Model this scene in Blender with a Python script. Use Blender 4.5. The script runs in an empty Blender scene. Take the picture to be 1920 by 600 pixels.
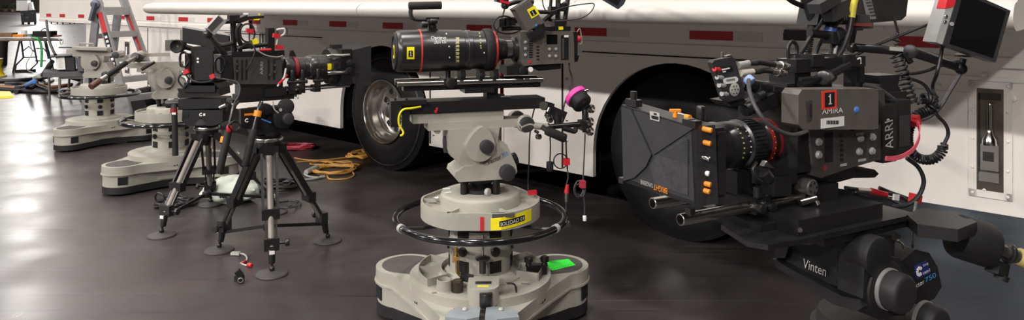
import bpy, bmesh, math, random
from mathutils import Vector, Matrix
V = Vector
PI = math.pi
random.seed(7)
SC = bpy.context.scene
COL = SC.collection
CAM_H = 1.55
FPX = 1387.0      # focal length in pixels of a 1920 wide frame
HOR = 8.0         # row of the horizon

# ------------------------------------------------------------------ materials
def lin(c):
    o = []
    for v in c:
        v = v / 255.0
        o.append(v / 12.92 if v <= 0.04045 else ((v + 0.055) / 1.055) ** 2.4)
    return o

MATS = {}
def mat(name, rgb, rough=0.5, metal=0.0, var=0.12, scale=14.0, bump=0.0, bscale=120.0, coat=0.0, emit=0.0, spec=0.5):
    if name in MATS:
        return MATS[name]
    m = bpy.data.materials.new(name)
    m.use_nodes = True
    nt = m.node_tree
    b = nt.nodes['Principled BSDF']
    c = lin(rgb)
    b.inputs['Roughness'].default_value = rough
    b.inputs['Metallic'].default_value = metal
    b.inputs['Specular IOR Level'].default_value = spec
    b.inputs['Coat Weight'].default_value = coat
    tc = nt.nodes.new('ShaderNodeTexCoord')
    n = nt.nodes.new('ShaderNodeTexNoise')
    n.inputs['Scale'].default_value = scale
    n.inputs['Detail'].default_value = 5
    nt.links.new(tc.outputs['Object'], n.inputs['Vector'])
    r = nt.nodes.new('ShaderNodeValToRGB')
    r.color_ramp.elements[0].position = 0.3
    r.color_ramp.elements[1].position = 0.7
    r.color_ramp.elements[0].color = [max(0, v * (1 - var)) for v in c] + [1]
    r.color_ramp.elements[1].color = [min(1, v * (1 + var)) for v in c] + [1]
    nt.links.new(n.outputs['Fac'], r.inputs['Fac'])
    nt.links.new(r.outputs['Color'], b.inputs['Base Color'])
    if emit > 0:
        nt.links.new(r.outputs['Color'], b.inputs['Emission Color'])
        b.inputs['Emission Strength'].default_value = emit
    if bump > 0:
        n2 = nt.nodes.new('ShaderNodeTexNoise')
        n2.inputs['Scale'].default_value = bscale
        n2.inputs['Detail'].default_value = 3
        nt.links.new(tc.outputs['Object'], n2.inputs['Vector'])
        bp = nt.nodes.new('ShaderNodeBump')
        bp.inputs['Strength'].default_value = bump
        bp.inputs['Distance'].default_value = 0.002
        nt.links.new(n2.outputs['Fac'], bp.inputs['Height'])
        nt.links.new(bp.outputs['Normal'], b.inputs['Normal'])
    MATS[name] = m
    return m

BLACK = mat('black anodised metal', (25, 24, 25), 0.4, 0.0, 0.25, 30)
BLACKM = mat('satin black metal', (30, 29, 30), 0.3, 0.0, 0.2, 25, spec=0.7)
BLACKP = mat('matt black plastic', (25, 24, 25), 0.6, 0.0, 0.2, 40, 0.3, 300, spec=0.35)
RUBBER = mat('black rubber', (22, 21, 22), 0.7, 0.0, 0.25, 20, 0.3, 200)
GLOSSB = mat('glossy black coating', (22, 22, 24), 0.14, 0.0, 0.1, 10, coat=0.4)
CABLE = mat('black cable jacket', (27, 26, 28), 0.45, 0.0, 0.2, 40)
CABLEG = mat('dark grey cable jacket', (62, 60, 62), 0.5, 0.0, 0.2, 40)
CHAR = mat('charcoal panel', (46, 45, 47), 0.5, 0.0, 0.15, 30)
CAMGREY = mat('warm grey camera shell', (88, 82, 78), 0.45, 0.0, 0.1, 40, 0.15, 400)
CAMDARK = mat('dark grey camera side', (60, 57, 56), 0.5, 0.0, 0.12, 30)
CREAM = mat('cream grey painted casting', (162, 158, 147), 0.45, 0.0, 0.07, 6, 0.1, 90)
CREAMD = mat('worn cream paint', (152, 147, 137), 0.5, 0.0, 0.12, 5, 0.15, 60)
RODM = mat('polished steel rod', (196, 192, 186), 0.24, 1.0, 0.05, 10)
CHROME = mat('chrome', (205, 203, 200), 0.12, 1.0, 0.05, 10)
STEEL = mat('brushed steel', (176, 172, 168), 0.28, 1.0, 0.1, 30)
ALU = mat('ladder aluminium', (150, 150, 152), 0.42, 0.4, 0.08, 12)
SILVER = mat('silver plastic', (172, 170, 168), 0.4, 0.3, 0.06, 20)
TRUCKW = mat('white truck paint', (228, 221, 214), 0.38, 0.0, 0.035, 1.6, coat=0.15)
TRUCKD = mat('black truck chassis', (12, 12, 13), 0.8, 0.0, 0.2, 4)
TIRE = mat('tyre rubber', (17, 16, 17), 0.65, 0.0, 0.3, 9, 0.4, 60, spec=0.3)
RED = mat('red reflective tape', (176, 22, 30), 0.45, 0.0, 0.1, 40)
WTAPE = mat('white reflective tape', (206, 202, 198), 0.45, 0.0, 0.06, 40)
REDP = mat('red plastic', (196, 34, 44), 0.45, 0.0, 0.1, 30)
REDL = mat('red lens band', (190, 52, 46), 0.4, 0.0, 0.1, 30)
PINK = mat('pink rubber', (240, 70, 170), 0.5, 0.0, 0.08, 30)
PINKR = mat('pink red ribbon', (226, 78, 98), 0.55, 0.0, 0.1, 30)
ORANGE = mat('orange plastic', (228, 138, 34), 0.45, 0.0, 0.1, 30)
YELLOW = mat('yellow tape', (246, 226, 24), 0.5, 0.0, 0.05, 30)
GREEN = mat('fluorescent green tape', (44, 236, 60), 0.5, 0.0, 0.05, 30)
WHITE = mat('white print', (232, 230, 226), 0.5, 0.0, 0.04, 30)
GREYP = mat('grey print', (168, 164, 160), 0.5, 0.0, 0.04, 30)
BLUE = mat('blue print', (70, 120, 190), 0.5, 0.0, 0.06, 30)
NAVY = mat('navy sticker', (28, 38, 104), 0.45, 0.0, 0.06, 30)
SCREEN = mat('dark screen glass', (14, 14, 16), 0.08, 0.0, 0.3, 4, coat=0.5)
PAD = mat('dark rubber grip pad', (78, 72, 70), 0.75, 0.0, 0.15, 14, 0.4, 150)
BRASS = mat('brass', (190, 160, 100), 0.3, 1.0, 0.1, 20)
WOOD = mat('brown wooden grip', (84, 52, 40), 0.5, 0.0, 0.25, 25)
FABRIC = mat('grey chair fabric', (82, 82, 84), 0.85, 0.0, 0.15, 60, 0.4, 300)
FLIGHT = mat('black case laminate', (30, 30, 32), 0.5, 0.0, 0.15, 20)
PAPER = mat('white paper', (222, 220, 216), 0.7, 0.0, 0.03, 20)
BAG = mat('white plastic bag', (196, 202, 190), 0.45, 0.0, 0.1, 10, 0.5, 25)
ORCAB = mat('orange cable', (214, 158, 78), 0.5, 0.0, 0.12, 8)
REDCAB = mat('crimson cable', (168, 50, 66), 0.5, 0.0, 0.12, 8)
GREYCAB = mat('grey cable', (176, 176, 168), 0.5, 0.0, 0.08, 8)
GRNCAB = mat('green cable', (62, 168, 92), 0.5, 0.0, 0.08, 8)
BRNCAB = mat('brown cable', (150, 104, 76), 0.5, 0.0, 0.08, 8)
MARK = mat('yellow green lens markings', (176, 172, 110), 0.5, 0.0, 0.06, 30)
PEDALG = mat('blue grey pedal', (140, 146, 152), 0.5, 0.0, 0.08, 20)
TRAYG = mat('grey tray', (150, 145, 136), 0.5, 0.0, 0.08, 10)
YRUG = mat('yellow ramp plastic', (232, 200, 30), 0.5, 0.0, 0.08, 6)
LEAF = mat('green foliage', (72, 88, 52), 0.7, 0.0, 0.4, 9)
BROWN = mat('brown cardboard', (120, 92, 70), 0.7, 0.0, 0.2, 9)
TABLETOP = mat('dark tan table top', (96, 82, 70), 0.5, 0.0, 0.15, 9)

# ------------------------------------------------------------------ text cache
TXT = {}
def text_mesh(s):
    if s in TXT:
        return TXT[s]
    cu = bpy.data.curves.new('lettering_source', 'FONT')
    cu.body = s
    cu.size = 1.0
    cu.resolution_u = 3
    ob = bpy.data.objects.new('lettering_source', cu)
    COL.objects.link(ob)
    dg = bpy.context.evaluated_depsgraph_get()
    me = bpy.data.meshes.new_from_object(ob.evaluated_get(dg))
    vs = [v.co.copy() for v in me.vertices]
    fs = [tuple(p.vertices) for p in me.polygons]
    bpy.data.objects.remove(ob)
    bpy.data.curves.remove(cu)
    bpy.data.meshes.remove(me)
    x0 = min(v.x for v in vs); x1 = max(v.x for v in vs)
    y0 = min(v.y for v in vs); y1 = max(v.y for v in vs)
    vs = [((v.x - x0) / (x1 - x0), (v.y - y0) / (y1 - y0)) for v in vs]
    TXT[s] = (vs, fs)
    return TXT[s]
for s in ['SOLEDAD 01', 'AMIRA', 'ARRI', 'Vinten', 'Optimo', 'Ultra 12x', 'BRIGHT', 'TANGERINE', '1', 'cam1', 'ENJ',
          'Vector', '750', 'T', 'Vector 7', 'LITTLE GIANT', 'Noga']:
    text_mesh(s)

# ------------------------------------------------------------------ geometry
def basis(d):
    d = V(d).normalized()
    a = V((0, 0, 1)) if abs(d.z) < 0.9 else V((1, 0, 0))
    u = d.cross(a).normalized()
    w = d.cross(u).normalized()
    return d, u, w

def smooth_path(pts, sub=5, closed=False):
    pts = [V(p) for p in pts]
    if len(pts) < 3 or sub < 2:
        return pts
    n = len(pts)
    out = []
    rng = range(n) if closed else range(n - 1)
    for i in rng:
        if closed:
            p0, p1, p2, p3 = pts[(i - 1) % n], pts[i], pts[(i + 1) % n], pts[(i + 2) % n]
        else:
            p1, p2 = pts[i], pts[i + 1]
            p0 = pts[i - 1] if i > 0 else p1 * 2 - p2
            p3 = pts[i + 2] if i + 2 < n else p2 * 2 - p1
        for k in range(sub):
            t = k / sub
            out.append(0.5 * ((2 * p1) + (p2 - p0) * t + (2 * p0 - 5 * p1 + 4 * p2 - p3) * t * t + (3 * p1 - p0 - 3 * p2 + p3) * t ** 3))
    if not closed:
        out.append(pts[-1])
    return out

class MB:
    def __init__(self):
        self.bm = bmesh.new()
    def _bev(self, verts, w, seg=2):
        es = set()
        for v in verts:
            for e in v.link_edges:
                es.add(e)
        es = [e for e in es if len(e.link_faces) == 2 and e.calc_face_angle(0) > 0.6]
        if es:
            bmesh.ops.bevel(self.bm, geom=es, offset=w, segments=seg, affect='EDGES', profile=0.5, clamp_overlap=True)
    def hull8(self, c, bev=0.0, seg=2):
        # eight corners: 0-3 bottom loop, 4-7 top loop
        vs = [self.bm.verts.new(V(p)) for p in c]
        for f in ((3, 2, 1, 0), (4, 5, 6, 7), (0, 1, 5, 4), (1, 2, 6, 5), (2, 3, 7, 6), (3, 0, 4, 7)):
            self.bm.faces.new([vs[i] for i in f])
        if bev:
            self._bev(vs, bev, seg)
        return self
    def box(self, x0, x1, y0, y1, z0, z1, bev=0.0, seg=2):
        return self.hull8([(x0, y0, z0), (x1, y0, z0), (x1, y1, z0), (x0, y1, z0), (x0, y0, z1), (x1, y0, z1), (x1, y1, z1), (x0, y1, z1)], bev, seg)
    def obox(self, c, sx, sy, sz, ux=(1, 0, 0), uz=(0, 0, 1), bev=0.0, seg=2):
        ux = V(ux).normalized(); uz = V(uz); uz = (uz - ux * uz.dot(ux)).normalized(); uy = uz.cross(ux)
        c = V(c); P = []
        for z in (-1, 1):
            for (a, b) in ((-1, -1), (1, -1), (1, 1), (-1, 1)):
                P.append(c + ux * sx / 2 * a + uy * sy / 2 * b + uz * sz / 2 * z)
        return self.hull8(P, bev, seg)
    def bar(self, p0, p1, w, h, up=(0, 0, 1), bev=0.0):
        p0 = V(p0); p1 = V(p1); d = p1 - p0
        if abs(d.normalized().dot(V(up))) > 0.98:
            up = (0, 1, 0)
        return self.obox((p0 + p1) / 2, d.length, w, h, d, up, bev)
    def prism(self, poly, o, ux, uy, depth, bev=0.0, seg=2):
        # polygon poly (2D) in the plane o,ux,uy; extruded by vector depth
        o = V(o); ux = V(ux); uy = V(uy); dv = V(depth)
        a = [self.bm.verts.new(o + ux * p[0] + uy * p[1]) for p in poly]
        b = [self.bm.verts.new(o + ux * p[0] + uy * p[1] + dv) for p in poly]
        n = len(a)
        self.bm.faces.new(a)
        self.bm.faces.new(b[::-1])
        for i in range(n):
            self.bm.faces.new([a[i], b[i], b[(i + 1) % n], a[(i + 1) % n]])
        if bev:
            self._bev(a + b, bev, seg)
        return self
    def ppoly(self, pts, depth, bev=0.0, seg=2):
        # 3D polygon extruded by vector depth
        pts = [V(p) for p in pts]; dv = V(depth)
        a = [self.bm.verts.new(p) for p in pts]
        b = [self.bm.verts.new(p + dv) for p in pts]
        n = len(a)
        self.bm.faces.new(a); self.bm.faces.new(b[::-1])
        for i in range(n):
            self.bm.faces.new([a[i], b[i], b[(i + 1) % n], a[(i + 1) % n]])
        if bev:
            self._bev(a + b, bev, seg)
        return self
    def lathe(self, p0, d, prof, n=32, cap=True):
        # prof: list of (distance along d, radius)
        d, u, w = basis(d); p0 = V(p0)
        rings = []
        for (h, r) in prof:
            rings.append([self.bm.verts.new(p0 + d * h + (u * math.cos(2 * PI * i / n) + w * math.sin(2 * PI * i / n)) * max(r, 1e-5)) for i in range(n)])
        for a, b in zip(rings, rings[1:]):
            for i in range(n):
                self.bm.faces.new([a[i], a[(i + 1) % n], b[(i + 1) % n], b[i]])
        if cap:
            self.bm.faces.new(rings[0][::-1]); self.bm.faces.new(rings[-1])
        return self
    def cyl(self, p0, p1, r, r2=None, n=20, bev=0.0):
        p0 = V(p0); p1 = V(p1); L = (p1 - p0).length
        r2 = r if r2 is None else r2
        if bev:
            return self.lathe(p0, p1 - p0, [(0, r - bev), (bev * 0.3, r - bev * 0.3), (bev, r), (L - bev, r2), (L - bev * 0.3, r2 - bev * 0.3), (L, r2 - bev)], n)
        return self.lathe(p0, p1 - p0, [(0, r), (L, r2)], n)
    def pipe(self, p0, p1, r, ri, n=24):
        p0 = V(p0); p1 = V(p1); L = (p1 - p0).length
        return self.lathe(p0, p1 - p0, [(L, ri), (0.0, ri), (0, r - 0.0008), (0.0008, r), (L, r), (L, ri)], n, cap=False)
    def tube(self, pts, r, n=8, sub=5, closed=False, cap=True, r2=None):
        pts = smooth_path(pts, sub, closed)
        m = len(pts)
        t0 = (pts[1] - pts[0]).normalized()
        _, u, w = basis(t0)
        rings = []
        prev = t0
        for i, p in enumerate(pts):
            if closed:
                t = (pts[(i + 1) % m] - pts[(i - 1) % m])
            else:
                t = (pts[min(i + 1, m - 1)] - pts[max(i - 1, 0)])
            if t.length < 1e-9:
                t = prev.copy()
            t.normalize()
            q = prev.rotation_difference(t)
            u = q @ u; w = q @ w; prev = t
            rr = r if r2 is None else r + (r2 - r) * i / (m - 1)
            rings.append([self.bm.verts.new(p + (u * math.cos(2 * PI * k / n) + w * math.sin(2 * PI * k / n)) * rr) for k in range(n)])
        prs = list(zip(rings, rings[1:]))
        for a, b in prs:
            for k in range(n):
                self.bm.faces.new([a[k], a[(k + 1) % n], b[(k + 1) % n], b[k]])
        if closed:
            a, b = rings[-1], rings[0]
            off = min(range(n), key=lambda s: sum((a[k].co - b[(k + s) % n].co).length for k in range(n)))
            for k in range(n):
                self.bm.faces.new([a[k], a[(k + 1) % n], b[(k + 1 + off) % n], b[(k + off) % n]])
        elif cap:
            self.bm.faces.new(rings[0][::-1]); self.bm.faces.new(rings[-1])
        return self
    def torus(self, c, R, r, nrm=(0, 0, 1), n=48, k=12, a0=0, a1=2 * PI):
        d, u, w = basis(nrm); c = V(c)
        full = abs(a1 - a0 - 2 * PI) < 1e-6
        N = n if full else n + 1
        pts = [c + (u * math.cos(a0 + (a1 - a0) * i / n) + w * math.sin(a0 + (a1 - a0) * i / n)) * R for i in range(N)]
        return self.tube(pts, r, k, 1, closed=full)
    def coil(self, path, R, turns, r, n=6, per=10):
        pts = smooth_path(path, 12)
        L = [0]
        for a, b in zip(pts, pts[1:]):
            L.append(L[-1] + (b - a).length)
        tot = L[-1]; out = []
        N = int(turns * per); j = 0
        prev = (pts[1] - pts[0]).normalized(); _, u, w = basis(prev)
        for i in range(N + 1):
            s = tot * i / N
            while j < len(L) - 2 and L[j + 1] < s:
                j += 1
            t = (s - L[j]) / max(1e-9, L[j + 1] - L[j])
            p = pts[j].lerp(pts[j + 1], t)
            tg = (pts[j + 1] - pts[j]).normalized()
            q = prev.rotation_difference(tg); u = q @ u; w = q @ w; prev = tg
            a = 2 * PI * i / per
            out.append(p + (u * math.cos(a) + w * math.sin(a)) * R)
        return self.tube(out, r, n, 1)
    def sphere(self, c, r, sx=1, sy=1, sz=1, n=20):
        M = Matrix.Translation(V(c)) @ Matrix.Diagonal((sx, sy, sz, 1))
        bmesh.ops.create_uvsphere(self.bm, u_segments=n, v_segments=max(6, n // 2), radius=r, matrix=M)
        return self
    def plate(self, a, b, c, t=0.0008, grow=0.0):
        # rectangle with corner a, edge a-b and edge a-c; thickness t along (b-a)x(c-a)
        a = V(a); b = V(b); c = V(c); u = b - a; w = c - a
        nn = u.cross(w).normalized() * t
        return self.hull8([a, a + u, a + u + w, a + w, a + nn, a + u + nn, a + u + w + nn, a + w + nn])
    def text(self, s, a, b, c, t=0.0012):
        vs, fs = text_mesh(s)
        a = V(a); u = V(b) - a; w = V(c) - a
        nn = u.cross(w).normalized() * t
        va = [self.bm.verts.new(a + u * x + w * y + nn) for x, y in vs]
        for f in fs:
            try:
                self.bm.faces.new([va[i] for i in f])
            except ValueError:
                pass
        return self
    def pieces(self):
        """the separate pieces of this mesh, touching ones kept together"""
        bm = self.bm; seen = set(); isl = []
        for v in bm.verts:
            if v in seen: continue
            st = [v]; seen.add(v); g = []
            while st:
                a = st.pop(); g.append(a)
                for e in a.link_edges:
                    c = e.other_vert(a)
                    if c not in seen: seen.add(c); st.append(c)
            lo = [min(q.co[i] for q in g) - .0005 for i in range(3)]; hi = [max(q.co[i] for q in g) + .0005 for i in range(3)]
            isl.append([set(g), lo, hi])
        k = 0
        while k < len(isl):
            j = k + 1; hit = False
            while j < len(isl):
                if all(isl[k][1][i] <= isl[j][2][i] and isl[j][1][i] <= isl[k][2][i] for i in range(3)):
                    isl[k][0] |= isl[j][0]
                    isl[k][1] = [min(a, b) for a, b in zip(isl[k][1], isl[j][1])]; isl[k][2] = [max(a, b) for a, b in zip(isl[k][2], isl[j][2])]
                    isl.pop(j); hit = True
                else: j += 1
            if not hit: k += 1
        out = []
        for g, lo, hi in isl:
            mb = MB(); mp_ = {}
            for v in g: mp_[v] = mb.bm.verts.new(v.co)
            for f in bm.faces:
                if f.verts[0] in g: mb.bm.faces.new([mp_[v] for v in f.verts])
            out.append(mb)
        bm.free()
        return out
    def build(self, name, m, parent=None, off=None, ang=40, norm=True):
        bm = self.bm
        if norm:
            bmesh.ops.recalc_face_normals(bm, faces=bm.faces)
        me = bpy.data.meshes.new(name)
        if off is not None:
            bmesh.ops.translate(bm, verts=bm.verts, vec=-V(off))
        bm.to_mesh(me); bm.free()
        me.materials.append(m)
        me.shade_smooth()
        me.set_sharp_from_angle(angle=math.radians(ang))
        o = bpy.data.objects.new(name, me)
        COL.objects.link(o)
        if parent is not None:
            o.parent = parent
        return o

def numeral_one(mb, a, b, c, t=0.0006):
    # the figure 1 inside the rectangle a-b (width) and a-c (height)
    a = V(a); u = V(b) - a; w = V(c) - a; n = u.cross(w).normalized() * t
    for x0, x1, y0, y1 in ((.4, .62, 0, 1), (.1, .92, 0, .09), (.12, .5, .74, .84)):
        mb.hull8([a + u * x0 + w * y0, a + u * x1 + w * y0, a + u * x1 + w * y1, a + u * x0 + w * y1, a + u * x0 + w * y0 + n, a + u * x1 + w * y0 + n, a + u * x1 + w * y1 + n, a + u * x0 + w * y1 + n])
    return mb

# ------------------------------------------------------------------ frames and things
class Frame:
    def __init__(self, ox, oy, deg, oz=0.0):
        self.o = V((ox, oy, oz)); self.deg = deg
        self.R = Matrix.Rotation(math.radians(deg), 3, 'Z'); self.Ri = self.R.inverted()
    def _ray(self, px, py):
        return self.Ri @ (V((0, 0, CAM_H)) - self.o), self.Ri @ V(((px - 960) / FPX, 1, -(py - HOR) / FPX))
    def p(self, px, py, y=0.0):
        o, d = self._ray(px, py); return o + d * ((y - o.y) / d.y)
    def pz(self, px, py, z=0.0):
        o, d = self._ray(px, py); return o + d * ((z - o.z) / d.z)
    def px(self, px, py, x=0.0):
        o, d = self._ray(px, py); return o + d * ((x - o.x) / d.x)
    def w(self, p):
        return self.R @ V(p) + self.o
    def inv(self, p):
        return self.Ri @ (V(p) - self.o)
WORLD = Frame(0, 0, 0)

SPLIT = {'hand_hole', 'panel_seam', 'rivet', 'flag_hinge', 'clamp_screw', 'mount_post', 'caster', 'motor_bracket', 'stop_screw', 'end_stop',
         'paper_tape', 'hub_label', 'door_molding', 'stop_pin', 'top_clamp', 'case_latch', 'air_hose', 'side_rod', 'stage_knob', 'knob_screw', 'eyepiece_mount', 'yellow_tag', 'bar_sleeve', 'tray_clip', 'bar_band', 'side_groove', 'pan_bar'}
class Thing:
    """an Empty at the thing's base that parents its parts; geometry is given in the frame's own coordinates"""
    def __init__(self, name, label, cat, at=(0, 0, 0), fr=WORLD, group=None):
        self.at = V(at); self.fr = fr
        o = bpy.data.objects.new(name, None)
        COL.objects.link(o)
        o.location = fr.w(at); o.rotation_euler = (0, 0, math.radians(fr.deg))
        o.empty_display_size = 0.05
        o['label'] = label; o['category'] = cat
        if group: o['group'] = group
        self.e = o
    def part(self, name, mb, m, label=None, parent=None, ang=40, norm=True):
        if name in SPLIT:
            for piece in mb.pieces():
                o = self._part(name, piece, m, label, parent, ang, norm)
            return o
        return self._part(name, mb, m, label, parent, ang, norm)
    def _part(self, name, mb, m, label=None, parent=None, ang=40, norm=True):
        o = mb.build(name, m, parent or self.e, self.at, ang, norm)
        if label: o['label'] = label
        return o

def solo(name, label, cat, mb, m, at=(0, 0, 0), fr=WORLD, group=None, kind=None, ang=40):
    o = mb.build(name, m, None, at, ang)
    o.location = fr.w(at); o.rotation_euler = (0, 0, math.radians(fr.deg))
    o['label'] = label; o['category'] = cat
    if group: o['group'] = group
    if kind: o['kind'] = kind
    return o

def struct(name, mb, m):
    o = mb.build(name, m)
    o['kind'] = 'structure'
    return o

def cable(label, pts, r=0.003, m=None, fr=WORLD, name='cable', sub=6, n=8, group=None, cat='cable'):
    b = MB(); b.tube(pts, r, n, sub)
    return solo(name, label, cat, b, m or CABLE, pts[0], fr, group)

# ------------------------------------------------------------------ hall
def floor_mat():
    m = bpy.data.materials.new('polished dark concrete'); m.use_nodes = True
    nt = m.node_tree; L = nt.links.new; b = nt.nodes['Principled BSDF']
    tc = nt.nodes.new('ShaderNodeTexCoord')
    n1 = nt.nodes.new('ShaderNodeTexNoise'); n1.inputs['Scale'].default_value = 0.9; n1.inputs['Detail'].default_value = 8; n1.inputs['Roughness'].default_value = 0.65
    L(tc.outputs['Object'], n1.inputs['Vector'])
    r1 = nt.nodes.new('ShaderNodeValToRGB')
    r1.color_ramp.elements[0].position = 0.33; r1.color_ramp.elements[0].color = lin((50, 45, 46)) + [1]
    r1.color_ramp.elements[1].position = 0.68; r1.color_ramp.elements[1].color = lin((72, 65, 66)) + [1]
    L(n1.outputs['Fac'], r1.inputs['Fac'])
    # scuffs: thin stretched streaks in two directions
    mx = None; prev = r1.outputs['Color']
    for ang, sx, sy, lo in ((0.5, 0.8, 26, 0.66), (-0.9, 1.1, 34, 0.68), (1.6, 0.6, 30, 0.69)):
        mp = nt.nodes.new('ShaderNodeMapping'); mp.inputs['Rotation'].default_value = (0, 0, ang); mp.inputs['Scale'].default_value = (sx, sy, 1)
        L(tc.outputs['Object'], mp.inputs['Vector'])
        n = nt.nodes.new('ShaderNodeTexNoise'); n.inputs['Scale'].default_value = 1.0; n.inputs['Detail'].default_value = 2
        L(mp.outputs['Vector'], n.inputs['Vector'])
        rr = nt.nodes.new('ShaderNodeValToRGB')
        rr.color_ramp.elements[0].position = lo; rr.color_ramp.elements[0].color = (0, 0, 0, 1)
        rr.color_ramp.elements[1].position = lo + 0.06; rr.color_ramp.elements[1].color = (0.75, 0.75, 0.75, 1)
        L(n.outputs['Fac'], rr.inputs['Fac'])
        mix = nt.nodes.new('ShaderNodeMix'); mix.data_type = 'RGBA'
        L(rr.outputs['Color'], mix.inputs['Factor']); L(prev, mix.inputs['A'])
        mix.inputs['B'].default_value = lin((30, 27, 28)) + [1]
        prev = mix.outputs['Result']
    for ang, sx, sy, lo in ((0.95, 0.5, 60, 0.70), (-0.35, 0.45, 70, 0.71)):   # pale hairline scratches
        mp = nt.nodes.new('ShaderNodeMapping'); mp.inputs['Rotation'].default_value = (0, 0, ang); mp.inputs['Scale'].default_value = (sx, sy, 1)
        L(tc.outputs['Object'], mp.inputs['Vector'])
        n = nt.nodes.new('ShaderNodeTexNoise'); n.inputs['Scale'].default_value = 1.0; n.inputs['Detail'].default_value = 1
        L(mp.outputs['Vector'], n.inputs['Vector'])
        rr = nt.nodes.new('ShaderNodeValToRGB')
        rr.color_ramp.elements[0].position = lo; rr.color_ramp.elements[0].color = (0, 0, 0, 1)
        rr.color_ramp.elements[1].position = lo + 0.05; rr.color_ramp.elements[1].color = (0.5, 0.5, 0.5, 1)
        L(n.outputs['Fac'], rr.inputs['Fac'])
        mix = nt.nodes.new('ShaderNodeMix'); mix.data_type = 'RGBA'
        L(rr.outputs['Color'], mix.inputs['Factor']); L(prev, mix.inputs['A'])
        mix.inputs['B'].default_value = lin((112, 105, 104)) + [1]
        prev = mix.outputs['Result']
    L(prev, b.inputs['Base Color'])
    n3 = nt.nodes.new('ShaderNodeTexNoise'); n3.inputs['Scale'].default_value = 2.2; n3.inputs['Detail'].default_value = 6
    L(tc.outputs['Object'], n3.inputs['Vector'])
    mr = nt.nodes.new('ShaderNodeMapRange'); mr.inputs['To Min'].default_value = 0.27; mr.inputs['To Max'].default_value = 0.42
    mr.inputs['From Min'].default_value = 0.3; mr.inputs['From Max'].default_value = 0.7
    L(n3.outputs['Fac'], mr.inputs['Value']); L(mr.outputs['Result'], b.inputs['Roughness'])
    n4 = nt.nodes.new('ShaderNodeTexNoise'); n4.inputs['Scale'].default_value = 5; n4.inputs['Detail'].default_value = 4
    L(tc.outputs['Object'], n4.inputs['Vector'])
    bp = nt.nodes.new('ShaderNodeBump'); bp.inputs['Strength'].default_value = 0.06; bp.inputs['Distance'].default_value = 0.006
    L(n4.outputs['Fac'], bp.inputs['Height']); L(bp.outputs['Normal'], b.inputs['Normal'])
    return m
FLOORM = floor_mat()
HWALL = mat('hall wall paint', (168, 160, 152), 0.8, 0.0, 0.08, 0.4)
HCEIL = mat('hall ceiling', (120, 116, 112), 0.9, 0.0, 0.1, 0.3)
X0, X1, Y0, Y1, HT = -150, 30, -30, 190, 9.5
struct('floor', MB().box(X0, X1, Y0, Y1, -0.2, 0), FLOORM)
struct('ceiling', MB().box(X0, X1, Y0, Y1, HT, HT + 0.2), HCEIL)
struct('wall_back', MB().box(X0, X1, Y1, Y1 + 0.2, -0.2, HT), HWALL)
struct('wall_front', MB().box(X0, X1, Y0 - 0.2, Y0, -0.2, HT), HWALL)
struct('wall_left', MB().box(X0 - 0.2, X0, Y0, Y1, -0.2, HT), HWALL)
struct('wall_right', MB().box(X1, X1 + 0.2, Y0, Y1, -0.2, HT), HWALL)

def lamp(x, y, z, sx, sy, e, col=(1, 0.965, 0.925), aim=None):
    l = bpy.data.lights.new('hall_lamp', 'AREA'); l.shape = 'RECTANGLE'; l.size = sx; l.size_y = sy; l.energy = e; l.color = col
    o = bpy.data.objects.new('hall_lamp', l); COL.objects.link(o); o.location = (x, y, z)
    if aim is not None:
        d = V(aim) - V((x, y, z)); o.rotation_euler = d.to_track_quat('-Z', 'Y').to_euler()
    return o
KEY = 470
def tl(x, y): # position given along and off the trailer's side
    a = math.radians(-42.1); return (1.059 + x * math.cos(a) - y * math.sin(a), 4.816 + x * math.sin(a) + y * math.cos(a))
def row(y, xs, e, size=0.5):
    for x in xs:
        lx, ly = tl(x, y); lamp(lx, ly, 8.8, size, size, e)
row(-2.2, (4.5, -0.5, -5.5, -10.5, -15.5), 240)     # three rows of high bay lamps in front of the trailer
row(-6.4, (6.0, 1.0, -4.0, -9.0, -14.0), 130)
row(-17.0, (9.0, 2.5, -4.0, -10.5), 2250, 0.8)
for k, dd in enumerate((20, 27, 35, 46, 60, 80, 105, 135)):  # the aisle to the far left
    lamp(-0.635 * dd - 0.3, dd, 8.9, 1.6, 2.4, KEY * (0.36 + 0.8 * k))
for gx, gy in ((-34, 22), (-50, 45), (-28, 60), (-80, 80), (-60, 110), (-110, 140), (-90, 170)):
    lamp(gx, gy, 8.9, 2.5, 2.5, KEY * 8)

for gx, gy, e in ((12, 14, 60), (21, 28, 260), (26, 44, 500)):   # cool lamps added behind the trailer to tint the floor under it
    lamp(gx, gy, 8.9, 1.5, 1.5, e, (0.78, 0.87, 1.0))
w = bpy.data.worlds.new('hall air'); SC.world = w; w.use_nodes = True
w.node_tree.nodes['Background'].inputs[0].default_value = (1, 0.96, 0.93, 1)
w.node_tree.nodes['Background'].inputs[1].default_value = 0.3

cd = bpy.data.cameras.new('camera'); cam = bpy.data.objects.new('camera', cd); COL.objects.link(cam)
cam.location = (0, 0, CAM_H); cam.rotation_euler = (PI / 2, 0, 0)
cd.sensor_width = 36; cd.sensor_fit = 'HORIZONTAL'; cd.lens = FPX / 1920 * 36
cd.shift_y = (HOR - 300) / 1920
cd.clip_start = 0.05; cd.clip_end = 300
SC.camera = cam
SC.view_settings.view_transform = 'Standard'; SC.view_settings.look = 'None'
SC.view_settings.gamma = 1; SC.view_settings.use_curve_mapping = False
SC.view_settings.exposure = 0.0
# ------------------------------------------------------------------ the long white trailer
TF = Frame(1.059, 4.816, -42.1)
def tx(px): return TF.p(px, 60, 0.0).x
T = Thing('trailer', 'long white trailer with two wheels on show and red reflective tape along its side', 'trailer', (0, 0, 0), TF)
xl = tx(74); xr = 4.2
WX = (-3.07, 0.0); AR = 0.66; AZ = 0.505
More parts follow.
